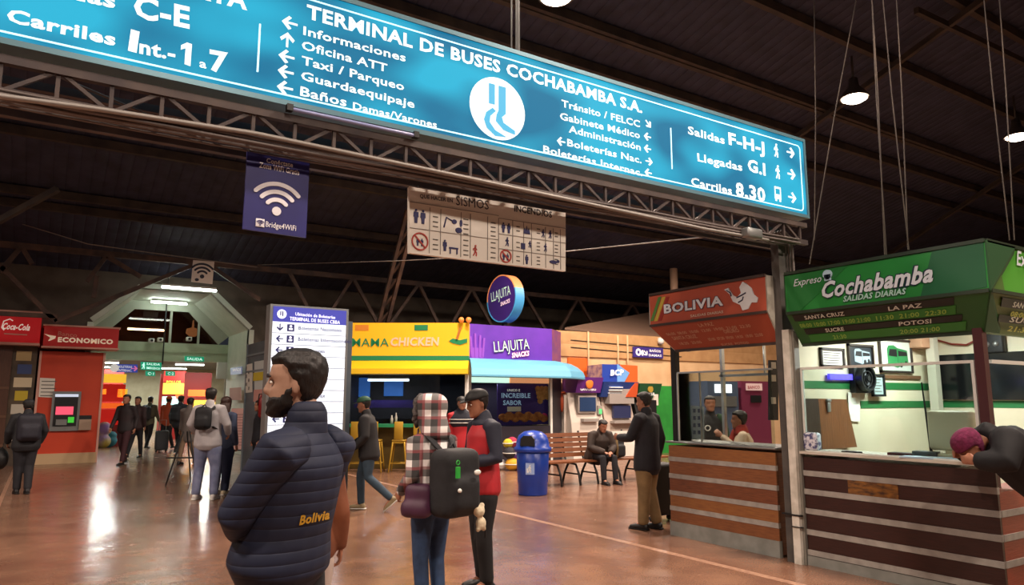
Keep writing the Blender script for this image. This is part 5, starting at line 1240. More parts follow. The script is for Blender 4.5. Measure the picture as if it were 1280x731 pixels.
bench(PY(752, 590, yb_).x + .22, PY(840, 590, yb_).x, yb_, 'slatted wooden bench with iron legs behind the man in khaki trousers')
q = [PY(768, 551, yb_ + .3), PY(790, 552, yb_ + .3)]
b = B(); x0, x1 = q[0].x, q[1].x + .35; b.prism([(x0, yb_ + .3, .46), (x1, yb_ + .3, .46), (x1, yb_ + .4, .97), (x0, yb_ + .4, .97)], (0, .012, 0)); obj('white_placard', b, PAPER, label='white placard leaning on the back of the bench behind the khaki trousers man', cat='placard')
# soft toys in a heap beside the bin (plain balls and cushions)
TOY = [('#d8a02a', .16), ('#b02a2a', .15), ('#e0e0e0', .13), ('#3a3a9a', .16), ('#6a3aa0', .14), ('#d86a2a', .13), ('#2a2a34', .15), ('#c8b42a', .12), ('#a02a4a', .13)]
tp = [(640, 586, 0), (648, 588, 0), (633, 588, 0), (655, 585, 0), (643, 583, .24), (650, 583, .25), (637, 580, .26), (638, 578, .5), (646, 576, .52)]
names_ = ('mustard', 'red', 'white', 'blue', 'violet', 'orange', 'black', 'yellow', 'dark red')
for i, ((c_, r), (px, py, z)) in enumerate(zip(TOY, tp)):
    q = G(px, 588) if not z else G(px, 588); q = q + Vector((0, (i % 3) * .1, 0))
    b = B(); b.ball((q.x, q.y, z + r * .9 ), (r, r, r * .9), n=12); t = obj('soft_ball', b, mat('toy_' + names_[i].replace(' ', '_'), c_, .8), label='%s soft plush ball in the toy heap behind the blue bin' % names_[i], cat='toy', group='plush balls behind the bin', loc=(q.x, q.y, z))
    b = B(); b.tube([(q.x + r * 1.02 * math.cos(a), q.y + r * 1.02 * math.sin(a), z + r * .9) for a in [k * PI / 8 for k in range(16)]], .012, 6); obj('seam', b, WHITE, t)

# ================================================================== lit information totem
ft = FX(10.2)
t = thing('info_totem', 'tall white lit directory totem with violet header behind the man in navy jacket', 'totem', ft.w(3.1, 0, 0))
x0, x1 = ft.px(339, 440)[0], ft.px(431, 440)[0]; zt = 2.9; zh = ft.px(385, 404)[1]
b = B(ft.M); b.box(x0 - .04, x1 + .04, 0, .22, .0, zt + .03); obj('casing', b, GREYM, t)
b = B(ft.M); b.box(x0, x1, -.01, 0, .6, zh); obj('lit_panel', b, mat('totem_white', '#dfe9f4', .4, emit=.85), t)
b = B(ft.M); b.box(x0, x1, -.012, 0, zh, zt); obj('header', b, mat('totem_violet', '#3a3fa0', .4, emit=.7), t)
TL_ = mat('totem_letters', '#e8ecff', .5, emit=.9); TD = mat('totem_ink', '#2a2f78', .5)
lettering(t, ft, 'Ubicación de Boleterías', (369, 394), (419, 398.5), 4, TL_, d=-.016); lettering(t, ft, 'TERMINAL DE BUSES CBBA', (362, 400), (425, 405), 4.5, TL_, d=-.016)
c = ft.px(352, 392.5); b = B(ft.M); b.disc(c, .065, .065, -.018, -.012, 24); e = obj('emblem', b, TL_, t)
b = B(ft.M); b.box(c[0] - .025, c[0] - .01, -.021, -.018, c[1] - .02, c[1] + .04); b.box(c[0] + .003, c[0] + .02, -.021, -.018, c[1] - .03, c[1] + .04); obj('road_mark', b, TD, e)
b = B(ft.M); rows = [404.5 + i * 12.6 for i in range(16)]
for i in range(1, 14): z = zh - i * .158; b.box(x0, x1, -.014, -.009, z - .004, z + .004)
obj('row_line', b, mat('row_grey', '#9fa9bc', .5), t)
b = B(ft.M)
for i in range(9):
    z = zh - .158 * (i + .5); arrow(b, (x0 + .1, z), .1, -PI / 2 if i == 0 else PI, -.016, -.009); b.box(x0 + .2, x0 + .3, -.016, -.009, z - .05, z + .05)
obj('arrow', b, TD, t)
b = B(ft.M)
for i in range(9): z = zh - .158 * (i + .5); b.disc((x0 + .25, z + .02), .018, .018, -.02, -.0165, 10); b.box(x0 + .225, x0 + .275, -.02, -.0165, z - .03, z - .005)
obj('seat_symbol', b, TL_, t)
for i, s_ in enumerate(('Boleterías Nacionales', 'Boleterías Internacionales', 'Informaciones', 'Encomiendas', 'Baños', 'Oficinas', 'Guardaequipaje', 'Salidas', 'Llegadas')):
    z = zh - .158 * (i + .5) - .02; b = B(ft.M); put_text(b, s_, (x0 + .36, z), (x0 + .36 + .03 * len(s_), z), .055, -.014, .01); obj('lettering', b, TD, t)

# grey kiosk wall with posters beside the passage
xk = 3.7
fk = FY(xk)
t = thing('grey_kiosk', 'blue-grey metal kiosk side with posters between passage and totem', 'kiosk', (xk, 13, 0))
KG = mat('kiosk_grey', '#56626c', .5, c2='#4b565f', scale=2)
yA = PX(306, 500, xk).y; yB = 10.75
zk = PX(306, 432, xk).z
b = B(); b.box(xk, xk + .25, yB, yA, 0, zk); obj('body', b, KG, t)
b = B()
for z in (zk - .25, zk - .6): b.box(xk - .02, xk, yB, yA, z - .02, z + .02)
b.box(xk - .02, xk, yA - .06, yA, 0, zk); obj('rib', b, mat('kiosk_rib', '#7a868e', .5), t)
for q, m_, lb in (([(307, 456), (315, 454), (315, 490), (307, 491)], PAPER, 'white poster with dark drawings on the grey kiosk side'), ([(318, 452), (330, 450), (329, 503), (318, 505)], mat('poster_pale', '#cfd6d4', .7), 'pale poster with yellow band on the grey kiosk side')):
    t2_, _ = sign_panel('kiosk_poster', lb, FY(xk - .012), q, m_, .01, 'poster', d=0)
    b = B(FY(xk - .014).M)
    if m_ is PAPER:
        for j in range(6): a = FY(xk).px(309 + 3 * (j % 2), 460 + 5 * j); b.box(a[0] - .03, a[0] + .03, -.006, -.001, a[1] - .04, a[1] + .03)
        obj('print', b, mat('print_grey', '#5a5650'), t2_)
    else:
        a = FY(xk).px(318, 466); c = FY(xk).px(330, 470); b.box(a[0], c[0], -.006, -.001, c[1] - .08, a[1]); obj('yellow_band', b, mat('band_yellow', '#d8c02a', .6), t2_)
        b = B(FY(xk - .014).M); a = FY(xk).px(318, 487); c = FY(xk).px(329, 502); b.box(a[0] + .04, c[0] - .02, -.006, -.001, c[1], a[1]); obj('pink_block', b, mat('block_pink', '#d89a90', .7), t2_)
q = PX(327, 500, xk - .1); q.x = xk - .079; b = B(); b.lathe((q.x, q.y, 1.25), [(.03, 0), (.075, .04), (.08, .36), (.04, .44), (.02, .48)], 14); e = obj('fire_extinguisher', b, mat('extinguisher_red', '#8c1a1c', .4), label='dark red fire extinguisher hanging between the totem and the grey kiosk', cat='fire extinguisher')
b = B(); b.tube([(q.x, q.y, 1.72), (q.x - .07, q.y, 1.72), (q.x - .09, q.y, 1.5)], .012, 6); obj('hose', b, BLACK, e)

# ================================================================== red bank kiosk and soft drink kiosk
yk = 22.0; fk2 = FX(yk)
RED = mat('bank_red', '#d04420', .5, c2='#c63c1c', scale=1.5); REDS = mat('bank_sign_red', '#b01e1c', .45, emit=.12)
x0, x1 = fk2.px(45, 520)[0], fk2.px(123, 520)[0]
t = thing('bank_kiosk', 'red bank kiosk wall with cream base and white lettered sign', 'kiosk', (x0, yk, 0))
zt = fk2.px(100, 440)[1]
b = B(); b.box(x0, x1, yk, yk + .45, .26, zt); obj('wall_panel', b, RED, t)
b = B(); b.box(x0, x1 + .02, yk - .03, yk + .45, 0, .26); obj('cream_base', b, mat('cream_base', '#c9ab84', .6), t)
b = B(); b.box(x1, x1 + .05, yk - .02, yk + .45, 0, zt); b.box(x0 - .05, x0, yk - .02, yk + .45, 0, zt); obj('edge_post', b, mat('edge_pink', '#d8a494', .5), t)
z0s, z1s = fk2.px(47, 433)[1], fk2.px(47, 408)[1]; xs1 = fk2.px(148, 425, -.35)[0]
b = B(); b.box(x0, xs1, yk - .35, yk + .45, z0s, z1s); s_ = obj('sign_box', b, REDS, t)
b = B(); 
for (xa, xb, za_, zb_) in ((x0 - .03, xs1 + .03, z1s, z1s + .04), (x0 - .03, xs1 + .03, z0s - .04, z0s)): b.box(xa, xb, yk - .38, yk + .45, za_, zb_)
obj('sign_rim', b, mat('rim_pale', '#d8a090', .5), t)
fs3 = FX(yk - .35); CRL = mat('cream_letters', '#ead0b4', .5, emit=.3)
lettering(s_, fs3, 'Banco', (72, 419), (96, 421.5), 5.5, mat('dim_letters', '#d07a6a', .5), bold=.02)
lettering(s_, fs3, 'ECONOMICO', (72, 427), (141, 430), 6, CRL, bold=.05)
b = B(fs3.M); b.flat([fs3.px(*p) for p in ((55, 417), (63, 419), (70, 420), (69, 423), (62, 426), (60, 426), (63, 422))], -.02, -.001); obj('bird_emblem', b, CRL, s_)
# cash machine in the red wall
t = thing('wall_cash_machine', 'cash machine with pink screen set in the red bank wall', 'cash machine', fk2.w(fk2.px(82, 540)[0], 0, fk2.px(82, 541)[1]))
ax0, az1 = fk2.px(66, 489); ax1, az0 = fk2.px(97.5, 538)
b = B(); b.box(ax0, ax1, yk - .08, yk - .002, az0, az1); obj('surround', b, GREYM, t)
b = B(); b.box(ax0 + .06, ax1 - .06, yk - .1, yk - .08, az0 + .12, az1 - .06); obj('recess', b, DARKM, t)
b = B(); a = fk2.px(70, 508); c = fk2.px(91, 518); b.box(a[0], c[0], yk - .115, yk - .1, c[1], a[1]); obj('screen', b, mat('screen_pink', '#e0506a', emit=.9), t)
b = B(); a = fk2.px(85, 521); c = fk2.px(92, 528); b.box(a[0], c[0], yk - .13, yk - .1, c[1], a[1]); obj('card_slot', b, mat('slot_green2', '#3fc43a', emit=.6), t)
b = B(); a = fk2.px(70, 524); c = fk2.px(83, 531); b.box(a[0], c[0], yk - .16, yk - .1, c[1], a[1]); obj('keypad', b, GREYM, t)
b = B(); b.box(ax0 + .06, ax1 - .06, yk - .12, yk - .1, az1 - .14, az1 - .07); obj('top_light', b, mat('cool_light', '#c8d4e8', emit=.7), t)
t, _ = sign_panel('wall_notice', 'white printed notice on the red wall above the cash machine', FX(yk - .012), [(50, 472), (69, 473), (67, 497), (48, 496)], PAPER, .01)
b = B(); a = fk2.px(52, 477)
for j in range(5): b.box(a[0], a[0] + .32 - .05 * (j % 2), yk - .016, yk - .0125, a[1] - .09 * j, a[1] - .09 * j + .02)
obj('text_line', b, mat('print_grey', '#5a5650'), t)
b = B(); a = fk2.px(99, 524); c = fk2.px(113, 537); b.box(a[0], c[0], yk - .14, yk - .002, c[1], a[1]); e = obj('receipt_bin', b, mat('bin_beige', '#a8907c', .5), label='small beige box on the red wall beside the cash machine', cat='box')
b = B(); a = fk2.px(99, 519); b.box(a[0], c[0], yk - .1, yk - .01, fk2.px(99, 524)[1], a[1]); obj('lid', b, DARKM, e)
# soft drink kiosk at the photo's edge
x2 = fk2.px(44, 520)[0]
t = thing('drink_kiosk', 'brown shuttered kiosk under the red soft drink sign, cut by the edge of the photo', 'kiosk', (x2 - 1.6, yk, 0))
b = B(); b.box(x2 - 3.2, x2 - .6, yk - .1, yk + .4, 0, 3.0); obj('shutter', b, wood('brown_shutter', '#4a2c1e', '#5c3a28', True), t)
b = B()
for z in (.5, 1.2, 1.9): b.box(x2 - 3.2, x2 - .6, yk - .13, yk - .1, z - .03, z + .03)
obj('shutter_rail', b, mat('rail_brown', '#6a4a34', .5), t)
b = B(); b.box(x2 - .6, x2 - .08, yk - .05, yk + .4, 0, 3.0); pl = obj('side_panel', b, mat('sticker_wall', '#5a4a38', .6, c2='#3a3028', scale=3), t)
cols = ['#b8a070', '#3a4a7a', '#d8c8a8', '#c8b030', '#c8c0b0', '#a04030', '#d8d0c0']
for i in range(7):
    z = 2.7 - i * .33; b = B(); b.box(x2 - .52 + .05 * (i % 2), x2 - .2 + .03 * (i % 3), yk - .056, yk - .05, z - .12, z + .12); obj('sticker', b, mat('sticker_%d' % i, cols[i], .6), pl)
z0s, z1s = fk2.px(30, 431)[1], fk2.px(30, 392)[1]
b = B(); b.box(x2 - 3.2, x2 - .06, yk - .4, yk + .4, z0s, z1s); s_ = obj('sign_box', b, mat('cola_red', '#c8101a', .45, emit=.2), t)
b = B()
for z in (z0s, z1s): b.box(x2 - 3.25, x2 - .05, yk - .43, yk + .4, z - .03, z + .03)
obj('sign_rim', b, mat('rim_pale', '#d8a090'), t)
fs4 = FX(yk - .4); SC = mat('script_cream', '#f4e0d4', .5, emit=.35)
lettering(s_, fs4, 'Coca-Cola', (3, 411), (37, 413), 8, SC, bold=.03, shear=.4)
b = B(fs4.M)
a = fs4.px(5, 411.5)
b.tube([(a[0] + u, -.015, a[1] + v) for u, v in ((0, -.02), (-.05, .04), (-.02, .2), (.1, .26), (.16, .22))], .014, 6)
#a = fs4.px(19, 411.5); b.tube([(a[0] + u, -.015, a[1] + v) for u, v in ((0, 0), (-.04, .08), (.0, .2), (.12, .25), (.3, .2), (.46, .25))], .018, 6)
obj('flourish', b, SC, s_)
b = B(fs4.M); a = fs4.px(5, 417); c = fs4.px(34, 418.5); b.bar((a[0], -.01, a[1]), (c[0], -.01, c[1]), .01, .03); obj('tag_line', b, mat('dim_cream', '#e0a090', .5), s_)
# cloth bundles by the bank kiosk
b = B(); q = G(133, 559); b.ball((q.x, q.y, .22), (.32, .25, .24), n=16); b.ball((q.x + .1, q.y, .4), (.2, .2, .15), n=12)
obj('cloth_bundle', b, mat('teal_cloth', '#1d5a66', .8, c2='#2a7080', bump=.3), label='teal cloth bundle lying on the passage floor past the bank kiosk', cat='bundle', vox=.03)
b = B(); q = G(129, 560); b.ball((q.x, q.y + .35, .22), (.28, .3, .24), n=14); b.ball((q.x, q.y + .35, .62), (.25, .22, .25), n=14)
obj('cloth_bundle', b, mat('lilac_cloth', '#8a6aa8', .8, c2='#c0b04a', scale=2), label='lilac and yellow cloth bundle heaped behind the teal one', cat='bundle', vox=.03)
# easels near the man in the light hoodie
def easel(p, yaw, label, board=True, h=1.15):
    M_ = Matrix.Translation(p) @ Matrix.Rotation(yaw, 4, 'Z'); t = thing('easel', label, 'easel', p)
    for a_, c_ in (((-.28, -.12, 0), (-.06, 0, h)), ((.28, -.12, 0), (.06, 0, h)), ((0, .45, 0), (0, .03, h))):
        b = B(M_); b.tube([a_, c_], .014, 8); obj('leg', b, BLACK, t)
    b = B(M_); b.box(-.32, .32, -.1, -.04, .5, .525); obj('ledge', b, BLACK, t)
    if board:
        b = B(M_); b.prism([(-.3, -.1, .53), (.3, -.1, .53), (.3, -.02, 1.42), (-.3, -.02, 1.42)], (0, .015, 0)); bd = obj('board', b, mat('pink_board', '#e0b0a8', .6), t)
        b = B(M_)
        for k in range(12): z = .62 + .06 * k; y = -.1 + .08 * (z - .53) / .89; b.box(-.24, .2 - .08 * (k % 3), y - .006, y - .001, z, z + .012)
        obj('text_line', b, mat('text_rose', '#a87a78', .7), bd)
    return t
easel(G(303, 592), -.35, 'black easel with pinkish text board beside the long haired woman')
easel(G(229, 606), -.45, 'bare black easel stand beyond the man in the light hoodie', False, 1.0)

# ================================================================== people
V3 = Vector
def lerp(a, b, t): return a + (b - a) * t
def gs(x, s): return math.exp(-(x / s) ** 2)
HP = [(-.118, .018, .045, .074), (-.110, .034, .030, .088), (-.098, .047, .005, .092), (-.08, .056, -.03, .090), (-.055, .063, -.055, .090), (-.03, .068, -.075, .088), (0, .072, -.088, .086), (.03, .075, -.096, .092),
      (.06, .075, -.096, .089), (.085, .067, -.086, .074), (.105, .049, -.062, .048), (.116, .026, -.034, .018), (.120, .006, -.012, -.004)]
def hp(z):
    for a, b in zip(HP[:-1], HP[1:]):
        if z <= b[0]:
            t = max(0, (z - a[0]) / (b[0] - a[0])); return [lerp(a[i], b[i], t) for i in (1, 2, 3)]
    return list(HP[-1][1:])
def head_grid(off=None, nz=40, na=44, face=True):
    vs, fs = [], []
    zs = [-.118 + .238 * (.5 - .5 * math.cos(PI * i / (nz - 1))) for i in range(nz)]
    for z in zs:
        w, yb, yf = hp(z); ym = (yb + yf) / 2 - .004; h = (yf - yb) / 2
        for k in range(na):
            a = 2 * PI * k / na; s_, c_ = math.sin(a), math.cos(a)
            x = w * math.copysign(abs(s_) ** .9, s_); y = ym + h * math.copysign(abs(c_) ** .85, c_)
            n = V3((s_ / max(w, .02), c_ / max(h, .02), 0)); n.normalize(); n.z = max(-.6, min(.9, z * 6)); n.normalize()
            if face and y > ym:
                f = 0
                if -.045 < z < .03: f += 1.15 * gs(x, .013 + .004 * (z < -.02)) * max(0, .026 * (1 - ((z + .028) / .052) ** 2) if z > -.028 else .026 * (1 - ((z + .028) / .017) ** 2))
                f -= .011 * gs(abs(x) - .032, .014) * gs(z - .003, .012)
                f += .005 * gs(abs(x) - .03, .025) * gs(z - .026, .009)
                f += .006 * gs(x, .02) * (gs(z + .058, .006) + gs(z + .071, .007)); f += .005 * gs(x, .02) * gs(z + .098, .012)
                f += .004 * gs(abs(x) - .045, .02) * gs(z + .025, .02)
                y += f
            p = V3((x, y, z))
            if off: p = p + n * off(p, a)
            vs.append(p)
    m = len(zs)
    for i in range(m - 1):
        for k in range(na): k2 = (k + 1) % na; fs.append((i * na + k, i * na + k2, (i + 1) * na + k2, (i + 1) * na + k))
    fs += [tuple(range(na)), tuple(range((m - 1) * na, m * na))]
    return vs, fs
def hair_off(style):
    def f(p, a):
        front = p.y
        line = .062 if front > .03 else (.062 - (.03 - front) * 1.6 if front > -.03 else -.085)
        if style == 'long': line = .07 if front > .05 else -.11
        if p.z > line:
            e = min(1, (p.z - line) / .02); return (.012 if style != 'thick' else .016) * e + .003 * math.sin(p.x * 190) * math.sin(p.z * 170) * e - .004 * (1 - e)
        return -.012
    return f
def beard_off(p, a):
    # jaw and chin, up to the sideburns
    if p.y < -.005: return -.012
    top = -.045 + .05 * max(0, min(1, (.04 - p.y) / .045))
    if -.066 < p.z < -.054 and abs(p.x) < .02: return -.006
    if p.z < top: return .006 * min(1, (top - p.z) / .012) + .002 * math.sin(p.x * 260 + p.z * 210)
    return -.010
def hand(b, W, d, n, side, cv=.6, sc=1.0):
    """hand at wrist W pointing along d, palm facing n, thumb towards side"""
    d = d.normalized(); n = (n - d * n.dot(d)).normalized(); s = d.cross(n)
    if s.dot(side) < 0: s = -s
    b.tube([W, W + d * .045 * sc, W + d * .088 * sc], [(.026 * sc, .018 * sc), (.038 * sc, .015 * sc), (.038 * sc, .012 * sc)], 10, L=s)
    for i, L_ in enumerate((.072, .08, .074, .058)):
        o = W + d * .085 * sc + s * (.027 - .018 * i) * sc
        d1 = (d * math.cos(cv * .7) + n * math.sin(cv * .7)); d2 = (d * math.cos(cv * 1.9) + n * math.sin(cv * 1.9))
        b.tube([o, o + d1 * L_ * .5 * sc, o + (d1 * .5 + d2 * .5) * L_ * sc], [.0088 * sc, .008 * sc, .0068 * sc], 8)
    o = W + d * .03 * sc + s * .024 * sc; d1 = (d * .7 + s * .6 + n * .3).normalized()
    b.tube([o, o + d1 * .035 * sc, o + d1 * .035 * sc + (d * .9 + n * .35).normalized() * .03 * sc], [.0115 * sc, .0098 * sc, .008 * sc], 8)
SHOEB = mat('shoe_black', '#121214', .5)
def person(label, pos, face, height=1.70, pose=None, look=0., tilt=0., skin=None, hair='short', hairm=None, beard=False,
           top=None, toph=-.1, bulk=1.0, legs=None, legw=1.0, shoe=None, cap=None, vox=.014, eyes=False, group=None, vest=None, collar=True, hood=None, sleeve=None, z0=0., twist=0., bvox=None, jsmooth=5):
    k = height / 1.72; pose = pose or {}
    fx, fy = V3((face[0], face[1], 0)).normalized().xy
    M = Matrix(((fy * k, fx * k, 0, pos[0]), (-fx * k, fy * k, 0, pos[1]), (0, 0, k, z0), (0, 0, 0, 1)))
    t = thing('person', label, 'person', (pos[0], pos[1], z0), group)
    J = dict(P=(0, 0, .93), N=(0, -.01, 1.45), HD=(0, .03, 1.60), SL=(-.175, -.01, 1.40), SR=(.175, -.01, 1.40), EL=(-.235, -.03, 1.12), ER=(.235, -.03, 1.12), WL=(-.235, .05, .87), WR=(.235, .05, .87),
             HL=(-.085, 0, .90), HR=(.085, 0, .90), KL=(-.095, .02, .49), KR=(.095, .02, .49), AL=(-.10, -.03, .085), AR=(.10, -.03, .085), TL=(-.02, 1, 0), TR=(.02, 1, 0), PL=(1, 0, 0), PR=(-1, 0, 0), curl=.6)
    J.update(pose); J = {a: (V3(b) if isinstance(b, tuple) else b) for a, b in J.items()}
    P, N, HD = J['P'], J['N'], J['HD']
    up = (N - P).normalized()
    Rh = Matrix.Rotation(-look, 3, 'Z') @ Matrix.Rotation(-tilt, 3, 'X')
    sk = skin or SKIN
    # body: one continuous figure
    b = B(M)
    vs, fs = head_grid(nz=36, na=40); b.add([HD + Rh @ v for v in vs], fs, True)
    for s_ in (-1, 1):
        b.ball(HD + Rh @ V3((s_ * .074, -.015, -.008)), (.009, .018, .032), Rh @ Matrix.Rotation(s_ * .3, 3, 'Z'), 10)
    b.tube([N - up * .03, lerp(N, HD, .4), HD + Rh @ V3((0, -.025, -.05))], [.06, .055, .052], 12)
    tor = lambda e: [P + up * (-.06), P + up * .06, P + up * .2, P + up * .36, N - up * .07, N - up * .01]
    Lx = V3((math.cos(twist), math.sin(twist), 0)); Lp = V3((1, 0, 0))
    b.tube(tor(0), [(.14, .10), (.135, .10), (.12, .09), (.14, .10), (.15, .085), (.07, .06)], 14, L=Lx)
    for s_, a in ((-1, 'L'), (1, 'R')):
        S_, E_, W_ = J['S' + a], J['E' + a], J['W' + a]
        b.tube([S_ + V3((-s_ * .06, 0, .0)), S_, lerp(S_, E_, .5), E_, lerp(E_, W_, .35), W_], [.05, .05, .042, .037, .036, .026], 10)
        hand(b, W_, (W_ - E_), J['P' + a], V3((0, 1, .2)), J['curl'])
        H_, K_, A_ = J['H' + a], J['K' + a], J['A' + a]
        b.tube([H_, lerp(H_, K_, .5), K_, lerp(K_, A_, .35), A_], [.085, .07, .05, .048, .034], 12)
        b.tube([A_, A_ + J['T' + a].normalized() * .12 + V3((0, 0, -.05))], [.035, .028], 8)
    obj('body', b, sk, t, vox=bvox or vox * .6, smooth=2 if bvox else 3)
    # hair
    hm = hairm or HAIR
    if hair:
        b = B(M); vs, fs = head_grid(hair_off(hair), face=False); b.add([HD + Rh @ v for v in vs], fs, True)
        if hair == 'long':
            for i in range(9):
                a = PI * (.12 + .76 * i / 8); q = HD + Rh @ V3((.075 * math.cos(a), -.085 * math.sin(a), 0)); e = HD + Rh @ V3((.10 * math.cos(a), -.115 * math.sin(a), -.36 - .04 * math.sin(i * 2)))
                b.tube([q, lerp(q, e, .4) + V3((0, -.01, 0)), e], [.03, .036, .018], 8)
        obj('hair', b, hm, t)
    if beard:
        b = B(M); vs, fs = head_grid(beard_off); b.add([HD + Rh @ v for v in vs], fs, True); obj('beard', b, hm, t)
    if eyes:
        for s_ in (-1, 1):
            b = B(M); b.ball(HD + Rh @ V3((s_ * .031, .0735, .003)), (.0125, .0105, .0085), n=12); e = obj('eye', b, mat('eye_white', '#d8d0c8', .3), t)
            b = B(M); b.ball(HD + Rh @ V3((s_ * .031, .0815, .003)), (.0055, .004, .0055), n=10); obj('iris', b, BLACK, e)
            b = B(M); b.tube([HD + Rh @ V3((s_ * .016, .094, .024)), HD + Rh @ V3((s_ * .034, .090, .030)), HD + Rh @ V3((s_ * .052, .078, .024))], [.004, .005, .003], 8); obj('eyebrow', b, hm, t)
    # trousers
    if legs:
        b = B(M); w = legw
        b.tube([P + V3((0, 0, .09)), P + V3((0, 0, .0)), P + V3((0, 0, -.08))], [(.155, .115), (.17, .125), (.15, .115)], 16, L=Lp)
        for a in 'LR':
            H_, K_, A_ = J['H' + a], J['K' + a], J['A' + a]
            b.tube([H_ + V3((0, 0, .02)), lerp(H_, K_, .3), lerp(H_, K_, .65), K_, lerp(K_, A_, .35), lerp(K_, A_, .7), lerp(K_, A_, .97)], [.088, .098 * min(w, 1.2), .082 * w, .068 * w, .064 * w, .058 * w, .056 * w], 14)
        obj('trousers', b, legs, t, vox=vox, smooth=4)
    for a in 'LR':
        A_, T_ = J['A' + a], J['T' + a].normalized(); b = B(M); zs = A_.z - .085
        Rz = Matrix.Rotation(math.atan2(-T_.x, T_.y), 3, 'Z') @ Matrix.Rotation(math.atan2(T_.z, math.hypot(T_.x, T_.y)), 3, 'X')
        f = A_ + Rz @ V3((0, .0, -.085))
        b.tube([f + Rz @ V3((0, -.055, .04)), f + Rz @ V3((0, .03, .045)), f + Rz @ V3((0, .12, .036)), f + Rz @ V3((0, .18, .028))], [(.036, .04), (.042, .045), (.045, .034), (.034, .024)], 12, L=Rz @ V3((1, 0, 0)))
        b.tube([f + Rz @ V3((0, -.02, .05)), f + Rz @ V3((0, -.005, .1))], [.045, .042], 10)
        e = obj('shoe', b, shoe or SHOEB, t, vox=max(vox * .6, .008), smooth=3)
        b = B(M); b.tube([f + Rz @ V3((0, -.075, .012)), f + Rz @ V3((0, .05, .012)), f + Rz @ V3((0, .13, .012)), f + Rz @ V3((0, .2, .012))], [(.04, .012), (.042, .012), (.046, .012), (.03, .012)], 12, L=Rz @ V3((1, 0, 0)))
        obj('sole', b, WHITE if shoe else BLACK, e)
    # jacket
    if top:
        b = B(M); u = bulk; hem = P + up * toph
        b.tube([hem, lerp(hem, P + up * .1, .5), P + up * .14, P + up * .27, P + up * .38, N - up * .065, N - up * .01], [(.192 * u, .148 * u), (.186 * u, .145 * u), (.168 * u, .132 * u), (.172 * u, .135 * u), (.178 * u, .13 * u), (.15 * u, .10 * u), (.078, .072)], 18, L=Lx)
        if collar: b.tube([N - up * .02, N + up * .02 + V3((0, .004, 0)), N + up * .055 + V3((0, .01, 0))], [.078, .074, .07], 14)
        sl = B(M) if sleeve else b
        for s_, a in ((-1, 'L'), (1, 'R')):
            S_, E_, W_ = J['S' + a], J['E' + a], J['W' + a]
            q = W_ + (E_ - W_).normalized() * .01
            sl.tube([S_ + V3((-s_ * .05, 0, -.01)), S_ + V3((s_ * .012, 0, -.012)), lerp(S_, E_, .5), E_, lerp(E_, q, .4), q], [.072 * u, .074 * u, .064 * u, .058 * u, .055 * u, .045 * u], 14)
        obj('jacket', b, top, t, vox=vox, smooth=jsmooth)
        if sleeve: obj('sleeves', sl, sleeve, t, vox=vox, smooth=4)
    if cap:
        b = B(M); 
        vs, fs = head_grid(lambda p, a: .017 if p.z > .035 else -.02, face=False); b.add([HD + Rh @ v for v in vs], fs, True)
        e = obj('cap', b, cap, t)
        b = B(M); pts = [V3((.07 * math.sin(a), .085 + .075 * math.cos(a), .046 - .012 * math.cos(a))) for a in [PI * (-.5 + i / 8) for i in range(9)]]
        b.prism([HD + Rh @ p for p in pts], Rh @ V3((0, 0, .006)) ); obj('brim', b, cap, e)
    return t, M, J, Rh, k
def backpack(label, M, J, m, size=(.30, .17, .42), dz=-.16, dy=-.21, straps=True, group=None, tilt=0., cat='backpack', sm=None):
    N = J['N']; c = N + V3((0, dy, dz - size[2] / 2 + .1))
    base = M @ V3((c.x, c.y, c.z - size[2] / 2)); t = thing('backpack', label, cat, base, group)
    b = B(M); b.rbox(c, size, .07, seg=3); b.rbox(c + V3((0, -size[1] * .45, -size[2] * .15)), (size[0] * .75, .1, size[2] * .5), .045, seg=3); obj('bag', b, m, t, vox=.016, smooth=10)
    b = B(M); b.tube([c + V3((-.03, .03, size[2] / 2 - .01)), c + V3((0, .03, size[2] / 2 + .035)), c + V3((.03, .03, size[2] / 2 - .01))], .009, 8); obj('grab_loop', b, sm or m, t)
    if straps:
        for a, s_ in (('L', -1), ('R', 1)):
            b = B(M); x = s_ * .10
            b.tube([c + V3((x * .6, .06, size[2] / 2 - .04)), N + V3((x, -.10, -.05)), N + V3((x, -.02, -.005)), N + V3((x * 1.15, .10, -.09)), N + V3((x * 1.25, .125, -.24)), N + V3((x * 1.6, .02, -.4)), c + V3((x * 1.3, .06, -size[2] * .36))], [(.03, .008)] * 7, 8, L=V3((1, 0, 0)))
            obj('strap', b, sm or m, t)
    return t
def F2(a, b_): v = RT * a + FH * b_; return (v.x, v.y)
def at(px, d): p = D(px, 500, d); return (p.x, p.y)

DENIM = mat('denim', '#2b4468', .8, c2='#1f3350', scale=14, bump=.1); DENIML = mat('light_denim', '#7f86a4', .8, c2='#6a7292', scale=9, bump=.1)
DKT = mat('dark_trousers', '#17171d', .8, c2='#1d1d24', scale=9, bump=.1); KHAKI = mat('khaki', '#8d744e', .8, c2='#7b6442', scale=8, bump=.15)
